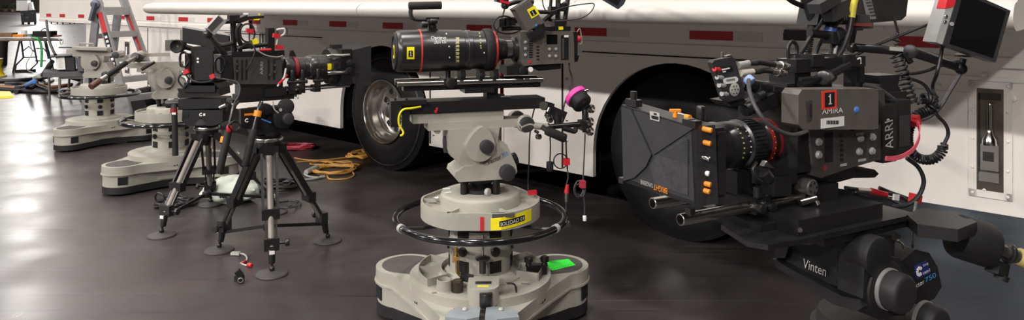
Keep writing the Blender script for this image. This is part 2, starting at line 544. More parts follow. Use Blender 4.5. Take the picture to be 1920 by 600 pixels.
# upper side
b = MB(); b.box(xl, xr, 0.0, 2.5, 1.235, 3.9, 0.01)
T.part('side_wall', b, TRUCKW)
b = MB()
b.box(xl, xr, -0.012, 0.0, 1.24, 1.29, 0.003)
for pz in (1.318,):
    b.box(xl, xr, -0.003, 0.0, pz, pz + 0.006)
T.part('rub_rail', b, TRUCKW)
# skirt with wheel arches
def arch(cx):
    pts = [(cx - AR, 0.32)]
    for i in range(25):
        a = PI - PI * i / 24
        pts.append((cx + AR * math.cos(a), AZ + AR * math.sin(a)))
    pts.append((cx + AR, 0.32))
    return pts
xs0 = tx(160)
poly = [(xs0, 0.32)] + arch(WX[0]) + arch(WX[1])
poly[-1] = (AR, 0.52)
poly += [(xr, 0.52), (xr, 1.24), (xs0 + 0.0, 1.24)]
b = MB(); b.prism(poly, (0, 0.012, 0), (1, 0, 0), (0, 0, 1), (0, 0.035, 0))
T.part('side_skirt', b, TRUCKW)
# seams, rivets, door gaps
b = MB()
for px in (276, 338, 486, 491, 805, 1053):
    x = tx(px); b.box(x - 0.006, x + 0.006, 0.006, 0.0125, 0.34, 1.22)
for (pa, pb) in ((420, 520), (530, 602), (760, 800), (1090, 1500)):
    b.box(tx(pa), tx(pb), 0.006, 0.0125, 1.205, 1.213)
T.part('panel_seam', b, TRUCKD)
b = MB()
for px in (1061, 811):
    x = tx(px)
    for z in (0.42, 0.55, 0.7, 0.85, 1.0, 1.12):
        b.lathe((x, 0.013, z), (0, -1, 0), [(0, 0.012), (0.004, 0.011), (0.007, 0.006)], 10)
T.part('rivet', b, STEEL)
b = MB()
b.box(tx(1740), xr, 0.004, 0.0125, 1.17, 1.19)
b.box(tx(1640), tx(1900), 0.006, 0.0125, 1.10, 1.108)
for px, pz in ((1758, 1.13), (1846, 1.2), (1845, 0.63), (1900, 1.09)):
    b.lathe((tx(px), 0.012, pz), (0, -1, 0), [(0, 0.016), (0.006, 0.014), (0.01, 0.006)], 12)
T.part('door_molding', b, TRUCKW)
# chassis / wheel boxes
b = MB()
b.box(xs0, xr, 0.75, 1.75, 0.62, 1.23)
for cx in WX:
    b.box(cx - 0.72, cx + 0.72, 0.05, 0.62, 1.175, 1.23)
    b.box(cx - 0.9, cx + 0.9, 0.62, 0.75, 0.45, 1.23)
b.box(xs0, 0.7, 2.44, 2.48, 0.3, 1.23)  # unseen far skirt, added to block light and keep the underside dark
for cx in WX:
    for s in (-1, 1):
        b.box(cx + s * 0.72 - 0.015, cx + s * 0.72 + 0.015, 0.05, 0.62, 0.4, 1.23)
T.part('chassis', b, TRUCKD)
# wheels
for cx in WX:
    R = 0.55
    t = MB()
    t.lathe((cx, 0.03, R), (0, 1, 0), [(0.02, 0.29), (0.0, 0.31), (-0.006, 0.36), (0.0, 0.44), (0.012, 0.485), (0.03, 0.512), (0.045, R), (0.08, R), (0.083, R - 0.012),
            (0.093, R - 0.012), (0.096, R), (0.14, R), (0.143, R - 0.012), (0.153, R - 0.012), (0.156, R), (0.2, R), (0.203, R - 0.012), (0.213, R - 0.012), (0.216, R), (0.26, R), (0.29, 0.48), (0.3, 0.31)], 64, cap=False)
    to = T.part('tire', t, TIRE)
    if cx < -1:
        g = MB()
        g.lathe((cx, 0.03, R), (0, 1, 0), [(0.014, 0.496), (0.006, 0.4975), (0.02, 0.5045), (0.026, 0.501)], 64, cap=False)
        T.part('wear_stripe', g, mat('grey scuffed rubber', (92, 86, 80), 0.8, 0, 0.5, 20), parent=to)
    r = MB()
    r.lathe((cx, 0.03, R), (0, 1, 0), [(0.0, 0.300), (-0.012, 0.297), (-0.014, 0.288), (-0.004, 0.278), (0.03, 0.268), (0.07, 0.262), (0.12, 0.262), (0.15, 0.25), (0.165, 0.235), (0.17, 0.14), (0.15, 0.11), (0.15, 0.0)], 56, cap=False)
    ro = T.part('rim', r, mat('polished wheel metal', (214, 210, 204), .2, 1.0, .06, 12), 'polished metal rim')
    h = MB()
    for i in range(10):
        a = 2 * PI * i / 10 + 0.2
        c = V((cx + 0.195 * math.cos(a), 0.198, R + 0.195 * math.sin(a)))
        h.lathe(c, (0, -1, 0), [(0, 0.031), (0.002, 0.031)], 16)
    T.part('hand_hole', h, TRUCKD, parent=ro)
    h = MB()
    h.lathe((cx, 0.18, R), (0, -1, 0), [(0, 0.085), (0.06, 0.085), (0.08, 0.07), (0.1, 0.06), (0.11, 0.03)], 24)
    for i in range(10):
        a = 2 * PI * i / 10 + 0.5
        h.lathe((cx + 0.125 * math.cos(a), 0.19, R + 0.125 * math.sin(a)), (0, -1, 0), [(0, 0.014), (0.03, 0.014), (0.04, 0.006)], 8)
    T.part('hub', h, STEEL, parent=ro)
# slide-out box with the round padded lower edge
LO = -1.1
LF = Frame(*TF.w((0, LO, 0)).xy, -42.1)
la = LF.p(286, 20, 0).x; lb = LF.p(1911, 20, 0).x
b = MB(); b.box(la + 0.03, lb - 0.02, LO, 0.0, 1.52, 3.9, 0.02)
T.part('slide_out_wall', b, mat('off white slide out panel', (205, 199, 192), .4, 0, .03, 1.5))
cuts = [la, LF.p(690, 20, 0).x, LF.p(1080, 20, 0).x, lb]
for i in range(3):
    prof = []
    for k in range(15):
        a = -PI / 2 + PI * k / 14
        prof.append((LO - 0.015 - 0.085 * math.cos(a), 1.506 + 0.053 * math.sin(a)))
    prof += [(LO + 0.02, 1.572), (-0.0, 1.56), (-0.0, 1.468), (LO + 0.1, 1.456)]
    b = MB(); b.prism(prof, (cuts[i] + 0.004, 0, 0), (0, 1, 0), (0, 0, 1), (cuts[i + 1] - cuts[i] - 0.008, 0, 0))
    T.part('edge_cushion', b, mat('pale vinyl edge', (192, 187, 181), .5, 0, .04, 3), ang=30)
# reflective tape
reds = [(60, 72), (87, 96), (112, 122), (147, 158), (183, 193), (225, 234), (275, 290), (335, 353), (389, 402), (466, 488), (531, 558), (618, 650), (718, 756), (875, 922), (1078, 1138), (1293, 1375), (1684, 1772)]
whites = [(290, 302), (353, 365), (558, 577), (650, 672), (756, 780), (1138, 1180), (1375, 1430)]
for a, c in reds:
    a = max(a, 76)
    if c <= a: continue
    T.part('red_tape', MB().box(tx(a), tx(c), -0.003, 0.0, 1.326, 1.382), RED)
for a, c in whites:
    T.part('white_tape', MB().box(tx(a), tx(c), -0.003, 0.0, 1.326, 1.382), WTAPE)
# small grab hinge under the cushion
b = MB(); x0, x1 = tx(1472), tx(1512)
b.box(x0, x1, -0.02, 0, 1.385, 1.4, 0.003)
b.box(x0 - 0.01, x1 + 0.01, -0.004, 0, 1.34, 1.384)
T.part('hinge', b, BLACKM)
# recessed latch handles
def latch(cx, z0, z1, hw, full=True):
    f = MB()
    m = 0.035 if full else 0.018
    for (a0, a1, c0, c1) in ((cx - hw, cx - hw + m, z0, z1), (cx + hw - m, cx + hw, z0, z1), (cx - hw, cx + hw, z0, z0 + m), (cx - hw, cx + hw, z1 - m, z1)):
        f.box(a0, a1, 0.002, 0.0125, c0, c1, 0.002)
    if full:
        for z in [z0 + (z1 - z0) * k / 4 for k in range(5)]:
            for s in (-1, 1):
                f.lathe((cx + s * (hw - m / 2), 0.002, min(max(z, z0 + m / 2), z1 - m / 2)), (0, -1, 0), [(0, 0.008), (0.004, 0.007), (0.006, 0.003)], 8)
    fo = T.part('latch_frame', f, TRUCKW)
    r = MB(); r.box(cx - hw + m, cx + hw - m, 0.003, 0.0115, z0 + m, z1 - m)
    ro = T.part('latch_pan', r, mat('dull dark steel', (104, 96, 88), 0.3, 0.8, 0.3, 9), parent=fo)
    h = MB()
    zz = z1 - z0
    h.box(cx - hw * 0.5, cx + hw * 0.42, -0.006, 0.006, z0 + zz * 0.14, z0 + zz * 0.22, 0.003)
    h.box(cx - hw * 0.42, cx + hw * 0.42, -0.012, 0.006, z0 + zz * 0.24, z0 + zz * 0.46, 0.006)
    h.lathe((cx, -0.006, z0 + zz * 0.46), (0, 0, 1), [(0, hw * 0.4), (zz * 0.05, hw * 0.36), (zz * 0.1, hw * 0.2), (zz * 0.14, hw * 0.13), (zz * 0.34, hw * 0.13), (zz * 0.36, hw * 0.08)], 14)
    T.part('latch_handle', h, CHROME, parent=fo)
    k = MB()
    k.box(cx - hw * 0.55, cx + hw * 0.5, 0.0, 0.004, z0 + zz * 0.84, z0 + zz * 0.9)
    k.box(cx - hw * 0.55, cx - hw * 0.45, 0.0, 0.004, z0 + zz * 0.2, z0 + zz * 0.9)
    k.box(cx - hw * 0.3, cx + hw * 0.2, -0.016, -0.012, z0 + zz * 0.32, z0 + zz * 0.4)
    T.part('latch_plate', k, mat('latch dark plate', (46, 42, 38), 0.4, 0.3, 0.3, 20), parent=fo)
zz = lambda px, py: TF.p(px, py, 0.0).z
latch(tx(1856), zz(1856, 372), zz(1856, 153), (tx(1897) - tx(1815)) / 2)
latch(tx(238), zz(238, 140), zz(238, 76), (tx(243) - tx(232)) / 2 * 1.0, False)
latch(tx(924), zz(924, 310), zz(924, 180), (tx(944) - tx(906)) / 2, False)
latch(tx(548), zz(548, 184), zz(548, 110), (tx(557) - tx(537)) / 2, False)
# dark louvre at the right end, above the wall
b = MB()
for k in range(4):
    z = TF.p(1920, 3 + k * 6, 0).z
    b.box(tx(1911), xr - 0.2, -0.02, 0.0, z - 0.007, z + 0.002)
T.part('vent', b, mat('brown grey louvre', (92, 84, 78), 0.5))
# ------------------------------------------------------------------ studio camera pedestals
def base_outline(rot, rl, lr, grow=0.0, flank=0.0, half=100):
    pts = []
    for k in range(3):
        a = math.radians(rot + 120 * k)
        c = (rl * math.cos(a), rl * math.sin(a))
        for i in range(15):
            t = a + math.radians(-half + 2 * half * i / 14)
            pts.append((c[0] + (lr + grow) * math.cos(t), c[1] + (lr + grow) * math.sin(t)))
        a1 = a + math.radians(60)
        # inset flank between this lobe and the next
        h = rl * 0.5 + flank + grow
        for s in (-0.2, 0.2):
            pts.append((h * math.cos(a1) - s * rl * math.cos(a1 + PI / 2) * -1, h * math.sin(a1) - s * rl * math.sin(a1 + PI / 2) * -1))
    return pts

def disc_outline(r, flats):
    # round plate with three flattened sides
    pts = []
    for i in range(60):
        a = 2 * PI * i / 60
        rr = r
        for f in flats:
            c = math.cos(a - math.radians(f))
            if c > 0.5: rr = min(rr, r * 0.93 / c)
        pts.append((rr * math.cos(a), rr * math.sin(a)))
    return pts

def pedestal(cx, cy, rot, label, full=False, group=None):
    fr = Frame(cx, cy, 0)
    t = Thing('camera_pedestal', label, 'camera pedestal', (0, 0, 0), fr, group)
    RL, LR = 0.44, 0.155
    up = (0, 0, 1)
    def lay(mb, z0, z1, grow, flank, bev=0.0, half=100, seg=2):
        mb.prism(base_outline(rot, RL, LR, grow, flank, half), (0, 0, z0), (1, 0, 0), (0, 1, 0), (0, 0, z1 - z0), bev, seg)
    sk = MB(); lay(sk, 0.018, 0.072, -0.004, 0.05, 0.006)
    t.part('rubber_skirt', sk, RUBBER)
    lo = MB(); lay(lo, 0.07, 0.172, -0.008, 0.045, 0.006)
    t.part('lower_shell', lo, CREAM)
    bd = MB(); lay(bd, 0.166, 0.176, 0.006, 0.112, 0.004)
    tp = MB(); lay(tp, 0.174, 0.236, 0.0, 0.112, 0.022, 100, 4)
    hub = [(0.335 * math.cos(2 * PI * i / 48), 0.335 * math.sin(2 * PI * i / 48)) for i in range(48)]
    tp.prism(hub, (0, 0, 0.2), (1, 0, 0), (0, 1, 0), (0, 0, 0.075), 0.02, 4)
    to = t.part('top_shell', tp, CREAM)
    t.part('shell_rim', bd, CREAM, parent=to)
    for k in range(3):
        a = math.radians(rot + 120 * k); ca, sa = math.cos(a), math.sin(a)
        u = V((ca, sa, 0)); w = V((-sa, ca, 0)); c = u * RL
        # dark grip pad on the lobe: rounded outside, bitten by the hub inside
        pts = []
        for i in range(15):
            tt = math.radians(-98 + 196 * i / 14)
            pts.append(c + u * 0.125 * math.cos(tt) + w * 0.125 * math.sin(tt))
        for i in range(9):
            tt = math.radians(17 - 34 * i / 8)
            pts.append((u * math.cos(tt) + w * math.sin(tt)) * 0.345)
        pd = MB(); pd.ppoly([p + V((0, 0, 0.2345)) for p in pts], (0, 0, 0.004))
        t.part('grip_pad', pd, PAD)
        # square opening in the lobe skirt
        for side in (-1, 1):
            g = MB(); aa = a + side * math.radians(58)
            n = V((math.cos(aa), math.sin(aa), 0)); tg = V((-n.y, n.x, 0))
            g.obox(c + n * (LR - 0.012) + V((0, 0, 0.122)), 0.072, 0.012, 0.062, tg, up, 0.003)
            t.part('cable_opening', g, TRUCKD)
        cs = MB()
        for s in (-1, 1):
            q = c + u * 0.02 + w * 0.06 * s
            cs.cyl(q + w * -0.012 + V((0, 0, 0.028)), q + w * 0.012 + V((0, 0, 0.028)), 0.028, n=16)
        t.part('caster', cs, RUBBER)
        # bar panel set in the flank
        a1 = a + PI / 3; n = V((math.cos(a1), math.sin(a1), 0)); tg = V((-n.y, n.x, 0))
        f = MB(); f.obox(n * (RL * 0.5 + 0.04) + V((0, 0, 0.118)), 0.4, 0.022, 0.07, tg, up, 0.006)
        t.part('flank_panel', f, CREAM)
        f = MB(); f.obox(n * (RL * 0.5 + 0.113) + V((0, 0, 0.20)), 0.012, 0.004, 0.008, tg, up)
        f.obox(n * (RL * 0.5 + 0.113) + tg * 0.02 + V((0, 0, 0.203)), 0.008, 0.004, 0.01, tg, up)
        t.part('slot', f, TRUCKD)
    # column
    cb = MB()
    cb.lathe((0, 0, 0.27), up, [(0, 0.20), (0.012, 0.20), (0.02, 0.17), (0.03, 0.16), (0.034, 0.148), (0.31, 0.148)], 40)
    col = t.part('column', cb, CREAM)
    for i, aa in enumerate((240, 300, 185, 355, 90)):
        a = math.radians(aa); n = V((math.cos(a), math.sin(a), 0)); tg = V((-n.y, n.x, 0))
        for z in (0.345, 0.485):
            d = MB(); d.obox(n * 0.141 + V((0, 0, z)), 0.058, 0.02, 0.052, tg, up, 0.004)
            t.part('column_window', d, TRUCKD, parent=col)
        d = MB(); d.cyl(n * 0.145 + V((0, 0, 0.415)), n * 0.158 + V((0, 0, 0.415)), 0.022, n=20, bev=0.003)
        t.part('pulley', d, BLACK, parent=col)
    # steering ring with spokes and clamps
    ZR = 0.543
    r = MB(); r.torus((0, 0, ZR), 0.40, 0.0165, up, 96, 14)
    ro = t.part('steering_ring', r, GLOSSB)
    for aa in (rot + 60, rot - 60, rot + 180):
        a = math.radians(aa); n = V((math.cos(a), math.sin(a), 0))
        s = MB(); s.tube([n * 0.12 + V((0, 0, 0.525)), n * 0.3 + V((0, 0, 0.53)), n * 0.4 + V((0, 0, ZR))], 0.009, 8, 4)
        t.part('ring_spoke', s, BLACKM, parent=ro)
        tg = V((-n.y, n.x, 0))
        s = MB(); s.cyl(n * 0.4 + V((0, 0, ZR)) - tg * 0.012, n * 0.4 + V((0, 0, ZR)) + tg * 0.012, 0.0195, n=16)
        t.part('ring_clamp', s, GREYP if full else BLACKM, parent=ro)
    # dark collar below the plate
    b = MB(); b.lathe((0, 0, 0.5), up, [(0, 0.145), (0.03, 0.16), (0.06, 0.17)], 40)
    t.part('collar', b, BLACK)
    # top plate: a shallow tray with raised rim and a turntable disc
    pl = MB(); ol = disc_outline(0.283, (rot, rot + 120, rot + 240))
    pl.prism(ol, (0, 0, 0.552), (1, 0, 0), (0, 1, 0), (0, 0, 0.058), 0.005)
    n = len(ol)
    for i in range(n):
        p, q = ol[i], ol[(i + 1) % n]; k = 0.955
        pl.hull8([(p[0], p[1], 0.6), (q[0], q[1], 0.6), (q[0] * k, q[1] * k, 0.6), (p[0] * k, p[1] * k, 0.6),
                  (p[0] * 0.996, p[1] * 0.996, 0.628), (q[0] * 0.996, q[1] * 0.996, 0.628), (q[0] * (k + .008), q[1] * (k + .008), 0.628), (p[0] * (k + .008), p[1] * (k + .008), 0.628)])
    for aa in range(0, 360, 60):
        a = math.radians(aa + rot + 30); nn = V((math.cos(a), math.sin(a), 0))
        pl.obox(nn * 0.23 + V((0, 0, 0.615)), 0.09, 0.012, 0.02, nn, up)
    po = t.part('top_plate', pl, CREAM)
    dk = MB(); dk.lathe((0, 0, 0.605), up, [(0, 0.192), (0.045, 0.19), (0.054, 0.186), (0.058, 0.178), (0.058, 0.0)], 56)
    t.part('turntable', dk, CREAM)
    fl = MB()
    for s in (-1, 1):
        for q in (-1, 1):
            fl.cyl((s * 0.075, q * 0.06, 0.66), (s * 0.075, q * 0.06, 0.735), 0.017, n=14)
    t.part('mount_post', fl, BLACK)
    fl = MB(); fl.lathe((0, 0, 0.66), up, [(0, 0.08), (0.02, 0.08), (0.035, 0.05), (0.05, 0.06)], 32)
    t.part('mount_cup', fl, BLACK)
    if not full:
        return t, fr
    # ---- details only on the near pedestal
    P = fr
    nrm = V((0.16, -0.985, 0)).normalized()
    def on_plate(px, py): return P.p(px, py, -0.2715)
    b = MB()
    o = math.radians(rot + 30)
    # yellow name tape on the right front rim: follow the rim between two angles
    def rim(px, z, out=0.002):
        # intersection of the view ray through px with the rim circle
        for i in range(600):
            a = PI + PI * i / 600
            rr = 0.283
            for f in (rot, rot + 120, rot + 240):
                c = math.cos(a - math.radians(f))
                if c > 0.5: rr = min(rr, 0.283 * 0.93 / c)
            q = P.w(((rr + out) * math.cos(a), (rr + out) * math.sin(a), z))
            if 960 + FPX * q.x / q.y >= px: return P.inv(q)
        return P.inv(q)
    def rim_strip(mb, pa, pb, z0, z1, out, th=0.0008, n=8, za=0.0, zb=0.0):
        A = [rim(pa + (pb - pa) * i / n, z0, out) for i in range(n + 1)]
        for i in range(n):
            s0 = za + (zb - za) * i / n; s1 = za + (zb - za) * (i + 1) / n
            a, c = A[i], A[i + 1]
            tgt = (c - a).normalized(); nn = V((tgt.y, -tgt.x, 0)) * th
            u0 = V((0, 0, z1 - z0))
            a = a + V((0, 0, s0)); c = c + V((0, 0, s1))
            mb.hull8([a, c, c - nn, a - nn, a + u0, c + u0, c + u0 - nn, a + u0 - nn])
    b = MB(); rim_strip(b, 920, 996, 0.558, 0.612, 0.0026, za=-0.004, zb=0.01)
    yo = t.part('name_tape', b, YELLOW, 'yellow tape marked in black', parent=po)
    b = MB(); rim_strip(b, 936, 984, 0.572, 0.597, 0.0034, za=-0.002, zb=0.008)
    t.part('tape_patch', b, BLACK, parent=po)
    b = MB(); vs, fs = text_mesh('SOLEDAD 01')
    va = []
    for x, y in vs:
        q = rim(938 + 44 * x, 0.5755 + y * 0.0165 - 0.002 + 0.01 * x, 0.0046); va.append(b.bm.verts.new(q))
    for f_ in fs: b.bm.faces.new([va[i] for i in f_])
    t.part('lettering', b, WHITE, parent=po, norm=False)
    b = MB(); rim_strip(b, 900, 907, 0.552, 0.614, 0.0026, n=2)
    t.part('red_mark', b, REDP, 'red tape strip', parent=po)
    # things lying in the tray
    b = MB(); b.box(-0.03, 0.075, -0.255, -0.235, 0.61, 0.622, 0.004); t.part('level_vial', b, WHITE, parent=po)
    b = MB(); b.obox((0.11, -0.245, 0.618), 0.1, 0.03, 0.016, (1, .15, 0), up, 0.006); t.part('tray_pouch', b, PAD, parent=po)
    b = MB(); b.cyl((-0.13, -0.24, 0.61), (-0.13, -0.24, 0.628), 0.009, n=12); t.part('tray_knob', b, BLACK, parent=po)
    b = MB(); b.tube([(-0.25, 0.03, 0.62), (-0.22, -0.0, 0.625), (-0.2, -0.05, 0.62), (-0.24, -0.06, 0.62)], 0.004); b.cyl((-.24, .02, .61), (-.2, .02, .625), 0.008)
    t.part('tray_clip', b, STEEL, parent=po)
    b = MB(); b.cyl((0.03, -0.09, 0.68), (0.045, -0.1, 0.68), 0.018, n=18, bev=0.003); t.part('turntable_knob', b, GREYP)
    b = MB(); b.obox((-0.15, -0.04, 0.665), 0.03, 0.02, 0.002, (1, .6, 0)); b.obox((-0.165, 0.03, 0.665), 0.035, 0.02, 0.002, (1, .2, 0)); t.part('paper_tape', b, PAPER)
    # green tape on the right pad
    q = [P.pz(x, y, 0.2388) for x, y in ((1019, 491), (1066, 486), (1079, 497), (1034, 508))]
    b = MB(); b.ppoly(q, (0, 0, 0.0012)); t.part('green_tape', b, GREEN, 'bright green tape square')
    b = MB()
    for i in range(7):
        c = P.pz(1040 + i * 5, 503.5 - i * 1.3, 0.2402); b.obox(c, 0.006, 0.004, 0.0006, (1, .1, 0))
    t.part('pen_marks', b, BLACK)
    # curved parts trays on the hub
    for side in (-1, 1):
        b = MB(); N = 10; A0, A1 = (math.radians(150), math.radians(218)) if side < 0 else (math.radians(-22), math.radians(40))
        for (rr, hh) in ((0.29, 0.04), (0.185, 0.04)):
            for i in range(N):
                a = A0 + (A1 - A0) * i / N; c = A0 + (A1 - A0) * (i + 1) / N
                b.hull8([((rr + dr) * math.cos(g), (rr + dr) * math.sin(g), z) for z in (0.27, 0.27 + hh) for g, dr in ((a, 0), (c, 0), (c, .004), (a, .004))])
        for k in range(3):
            a = A0 + (A1 - A0) * k / 2; u = V((math.cos(a), math.sin(a), 0))
            b.obox(u * 0.237 + V((0, 0, 0.29)), 0.105, 0.005, 0.04, u, up)
        t.part('parts_tray', b, TRAYG)
    # cup holder, filler cap, valve, cover box, posts
    c = P.pz(833, 545, 0.276)
    b = MB(); b.lathe(c, up, [(0, 0.04), (0.004, 0.036), (0.05, 0.033), (0.052, 0.03), (0.01, 0.027)], 28); t.part('cup_holder', b, CREAMD)
    c = P.pz(858, 546, 0.276)
    b = MB(); b.lathe(c, up, [(0, 0.026), (0.045, 0.026), (0.05, 0.02)], 20); t.part('filler_cap', b, mat('dark bronze', (70, 60, 52), .4, .6, .3, 30))
    b = MB(); c = P.p(855, 485, -0.17)
    b.obox(c, 0.03, 0.03, 0.026, (1, 0, 0), up, 0.004); b.cyl(c, c + V((0, 0, 0.05)), 0.01); b.tube([c + V((0.005, -.02, 0)), c + V((0.01, -.03, -.05)), c + V((.03, -.03, -.07))], 0.008)
    t.part('air_valve', b, BRASS, 'brass air valve')
    b = MB(); c2 = c + V((0.05, -0.03, -0.075)); b.obox(c2, 0.06, 0.03, 0.028, (1, 0, -.2), up, 0.01, 3); t.part('valve_lever', b, BLACK)
    b = MB(); c = P.p(905, 510, -0.2)
    b.cyl(P.p(905, 512, -.2), P.p(905, 487, -.2), 0.015); b.lathe(P.p(905, 488, -.2), up, [(0, 0.02), (0.004, 0.032), (0.012, 0.034), (0.018, 0.02), (0.022, 0.01)], 24)
    t.part('lock_knob', b, BLACKM)
    b = MB(); b.cyl(P.p(905, 484, -.2), P.p(905, 440, -.2), 0.006); t.part('lock_rod', b, STEEL)
    b = MB()
    x0, x1 = -0.07 , 0.062; 
    cxb = P.p(905, 540, -0.36).x
    pts = [(-0.068, 0.1), (0.068, 0.1), (0.068, -0.02), (0.05, -0.05), (0.02, -0.062), (-0.02, -0.062), (-0.05, -0.05), (-0.068, -0.02)]
    b.prism(pts, (cxb, -0.3, 0.255), (1, 0, 0), (0, 1, 0), (0, 0, 0.075), 0.012, 3)
    bo = t.part('cover_box', b, CREAM)
    b = MB(); b.box(cxb - 0.035, cxb + 0.035, -0.295, -0.272, 0.33, 0.334, 0.001); t.part('cover_plate', b, BLACKM, parent=bo)
    b = MB(); b.box(cxb - 0.025, cxb + 0.025, -0.325, -0.312, 0.33, 0.3315); t.part('yellow_label', b, YELLOW, 'yellow label', parent=bo)
    b = MB(); b.box(cxb - 0.09, cxb + 0.085, -0.3, -0.24, 0.25, 0.272, 0.005); t.part('cover_base', b, CREAMD, parent=bo)
    # brake pedal with two knobs
    c = P.pz(1006, 514, 0.276)
    b = MB(); b.obox(c + V((0, 0, 0.024)), 0.095, 0.03, 0.045, (1, .12, 0), up, 0.01, 3)
    for s in (-1, 1):
        q = c + V((s * 0.038, s * 0.005, 0.04)); b.lathe(q, up, [(0, 0.016), (0.015, 0.012), (0.02, 0.02), (0.038, 0.021), (0.044, 0.014)], 18)
    t.part('brake_lever', b, BLACK)
    # foot pedals at the front lobe
    for s in (-1, 1):
        b = MB(); o = P.pz(906, 588, 0.25)
        pts = [(0.012, 0.07), (0.05, 0.085), (0.115, 0.06), (0.14, 0.02), (0.15, -0.06), (0.06, -0.09), (0.012, -0.06)]
        pts = [(p[0] * s, p[1]) for p in pts]
        b.prism(pts, (o.x, o.y - 0.06, 0.262), (1, 0, 0), (0, 1, -0.12), (0, 0, 0.018), 0.006, 3)
        pe = t.part('foot_pedal', b, PEDALG)
        b = MB(); b.lathe((o.x + s * 0.075, o.y - 0.03, 0.28), up, [(0, 0.012), (0.006, 0.009), (0.008, 0.004)], 14); t.part('pedal_stud', b, GREYP, parent=pe)
    b = MB(); c = P.pz(911, 575, 0.26); b.cyl(c, c + V((0, 0, 0.06)), 0.028, n=20, bev=0.004); t.part('pedal_post', b, BLACKM)
    b = MB()
    for s in (-1, 1):
        b.tube([(s * .17, -.25, .277), (s * .16, -.16, .278), (s * .12, -.15, .28)], 0.004)
    t.part('air_hose', b, CABLE)
    # label squares on hub
    b = MB(); 
    for px, py in ((812, 533), (818, 548), (985, 532)):
        b.obox(P.pz(px, py, 0.277), 0.04, 0.012, 0.002, (1, .5 if px < 900 else -.3, 0))
    t.part('hub_label', b, mat('grey label', (120, 116, 110), .5))
    return t, fr

def fluid_head(fr, z, label, col=CREAM, mirror=1, textured=False):
    """balanced pan head: rounded base, tilt cradle, round drag disc, long top plate. x runs along the camera, -y faces the viewer"""
    t = Thing('fluid_head', label, 'camera head', (0, 0, z), fr)
    m = mirror
    b = MB()
    prof = [(-.125, 0), (.13, 0), (.155, .03), (.15, .06), (.105, .16), (.085, .172), (.06, .165), (.03, .11), (.0, .075), (-.1, .07), (-.14, .045), (-.145, .025)]
    b.prism([(p[0] * m, p[1]) for p in prof], (0, -.095, z), (1, 0, 0), (0, 0, 1), (0, .19, 0), .016, 3)
    bo = t.part('base', b, col)
    b = MB()
    prof = [(-.168, .24), (-.17, .15), (-.16, .12), (-.11, .075), (-.02, .05), (.035, .055), (.055, .1), (.075, .24)]
    b.prism([(p[0] * m, p[1]) for p in prof], (0, -.075, z), (1, 0, 0), (0, 0, 1), (0, .15, 0), .014, 3)
    t.part('tilt_cradle', b, col)
    for s in (-1, 1):
        b = MB(); pts = []
        for i in range(40):
            a = 2 * PI * i / 40
            r1 = 0.07
            x = -.03 + r1 * math.cos(a); zz = .165 + r1 * math.sin(a)
            if math.sin(a) > 0.1:
                x = -.03 + .012 * math.sin(a) + (.07 - .022 * math.sin(a)) * math.cos(a); zz = .165 + .09 * math.sin(a)
            pts.append((x * m, zz))
        b.prism(pts, (0, s * .07, z), (1, 0, 0), (0, 0, 1), (0, s * .055, 0), .008, 3)
        do = t.part('drag_disc', b, col)
        b = MB(); c = V((-.005 * m, s * .125, z + .165)); b.cyl(c, c + V((0, s * .032, 0)), .032, n=28, bev=.004)
        t.part('drag_knob', b, CHAR, 'dark grey drag knob', parent=do)
    b = MB(); c = V((.1 * m, -.095, z + .035)); b.cyl(c, c + V((0, -.04, 0)), .037, n=28, bev=.006); t.part('pan_knob', b, CHAR)
    b = MB(); c = V((.16 * m, .03, z + .06)); b.cyl(c, c + V((.03 * m, 0, .01)), .03, n=24, bev=.006); t.part('pan_lock', b, CHAR)
    b = MB(); b.cyl((-.165 * m, 0, z + .16), (-.175 * m, 0, z + .16), .04, n=24); t.part('cap', b, CHAR)
    b = MB(); b.box(-.26, .24, -.06, .06, z + .236, z + .272, .006); t.part('bridge', b, col)
    b = MB(); b.box(-.33 if m > 0 else -.1, .1 if m > 0 else .33, -.05, .05, z + .27, z + .315, .008); t.part('wedge_plate', b, col)
    b = MB(); b.lathe((-.215, -.05, z + .232), (0, 1, 0), [(0, .014), (.1, .014)], 16); t.part('bridge_pin', b, CREAMD)
    for s in (-1, 1):
        b = MB(); c = V((.2 * m, s * .055, z + .252)); b.cyl(c, c + V((0, s * .035, 0)), .042, n=28, bev=.008)
        po = t.part('bar_rosette', b, col)
        b = MB(); b.cyl(c + V((0, s * .033, 0)), c + V((0, s * .06, 0)), .036, n=28, bev=.006); t.part('rosette_knob', b, CHAR, parent=po)
    if textured:
        a = V((.012, -.0965, z + .072)); u = V((.066, 0, .026))
        b = MB(); b.text('Vector', a, a + u, a + V((-.008, 0, .02)), .0008); t.part('lettering', b, BLACK, parent=bo)
        a = a + u * 1.08
        b = MB(); b.text('750', a, a + u * .42, a + V((-.008, 0, .02)), .0008); t.part('lettering', b, BLUE, 'blue numerals', parent=bo)
    return t

def pan_bar(t, fr, pts, gfrom, gto, gm, r=.014, joint=CREAM):
    """bar with a clamp at the head and a gripped end; added to the head thing t"""
    b = MB(); b.tube(pts, r, 12, 6); o = t.part('pan_bar', b, joint)
    b = MB(); b.cyl(gfrom, gto, r * 1.35, n=18, bev=.004); t.part('bar_grip', b, gm, parent=o)
    return o

pedestal(-0.15, 3.52, 270, 'cream camera pedestal nearest the viewer, with yellow name tape on its top plate', True)
pedestal(-4.63, 8.31, 260, 'cream camera pedestal in front of the ladder, farthest to the left')
pedestal(-2.99, 6.48, 240, 'cream camera pedestal behind the two tripods')

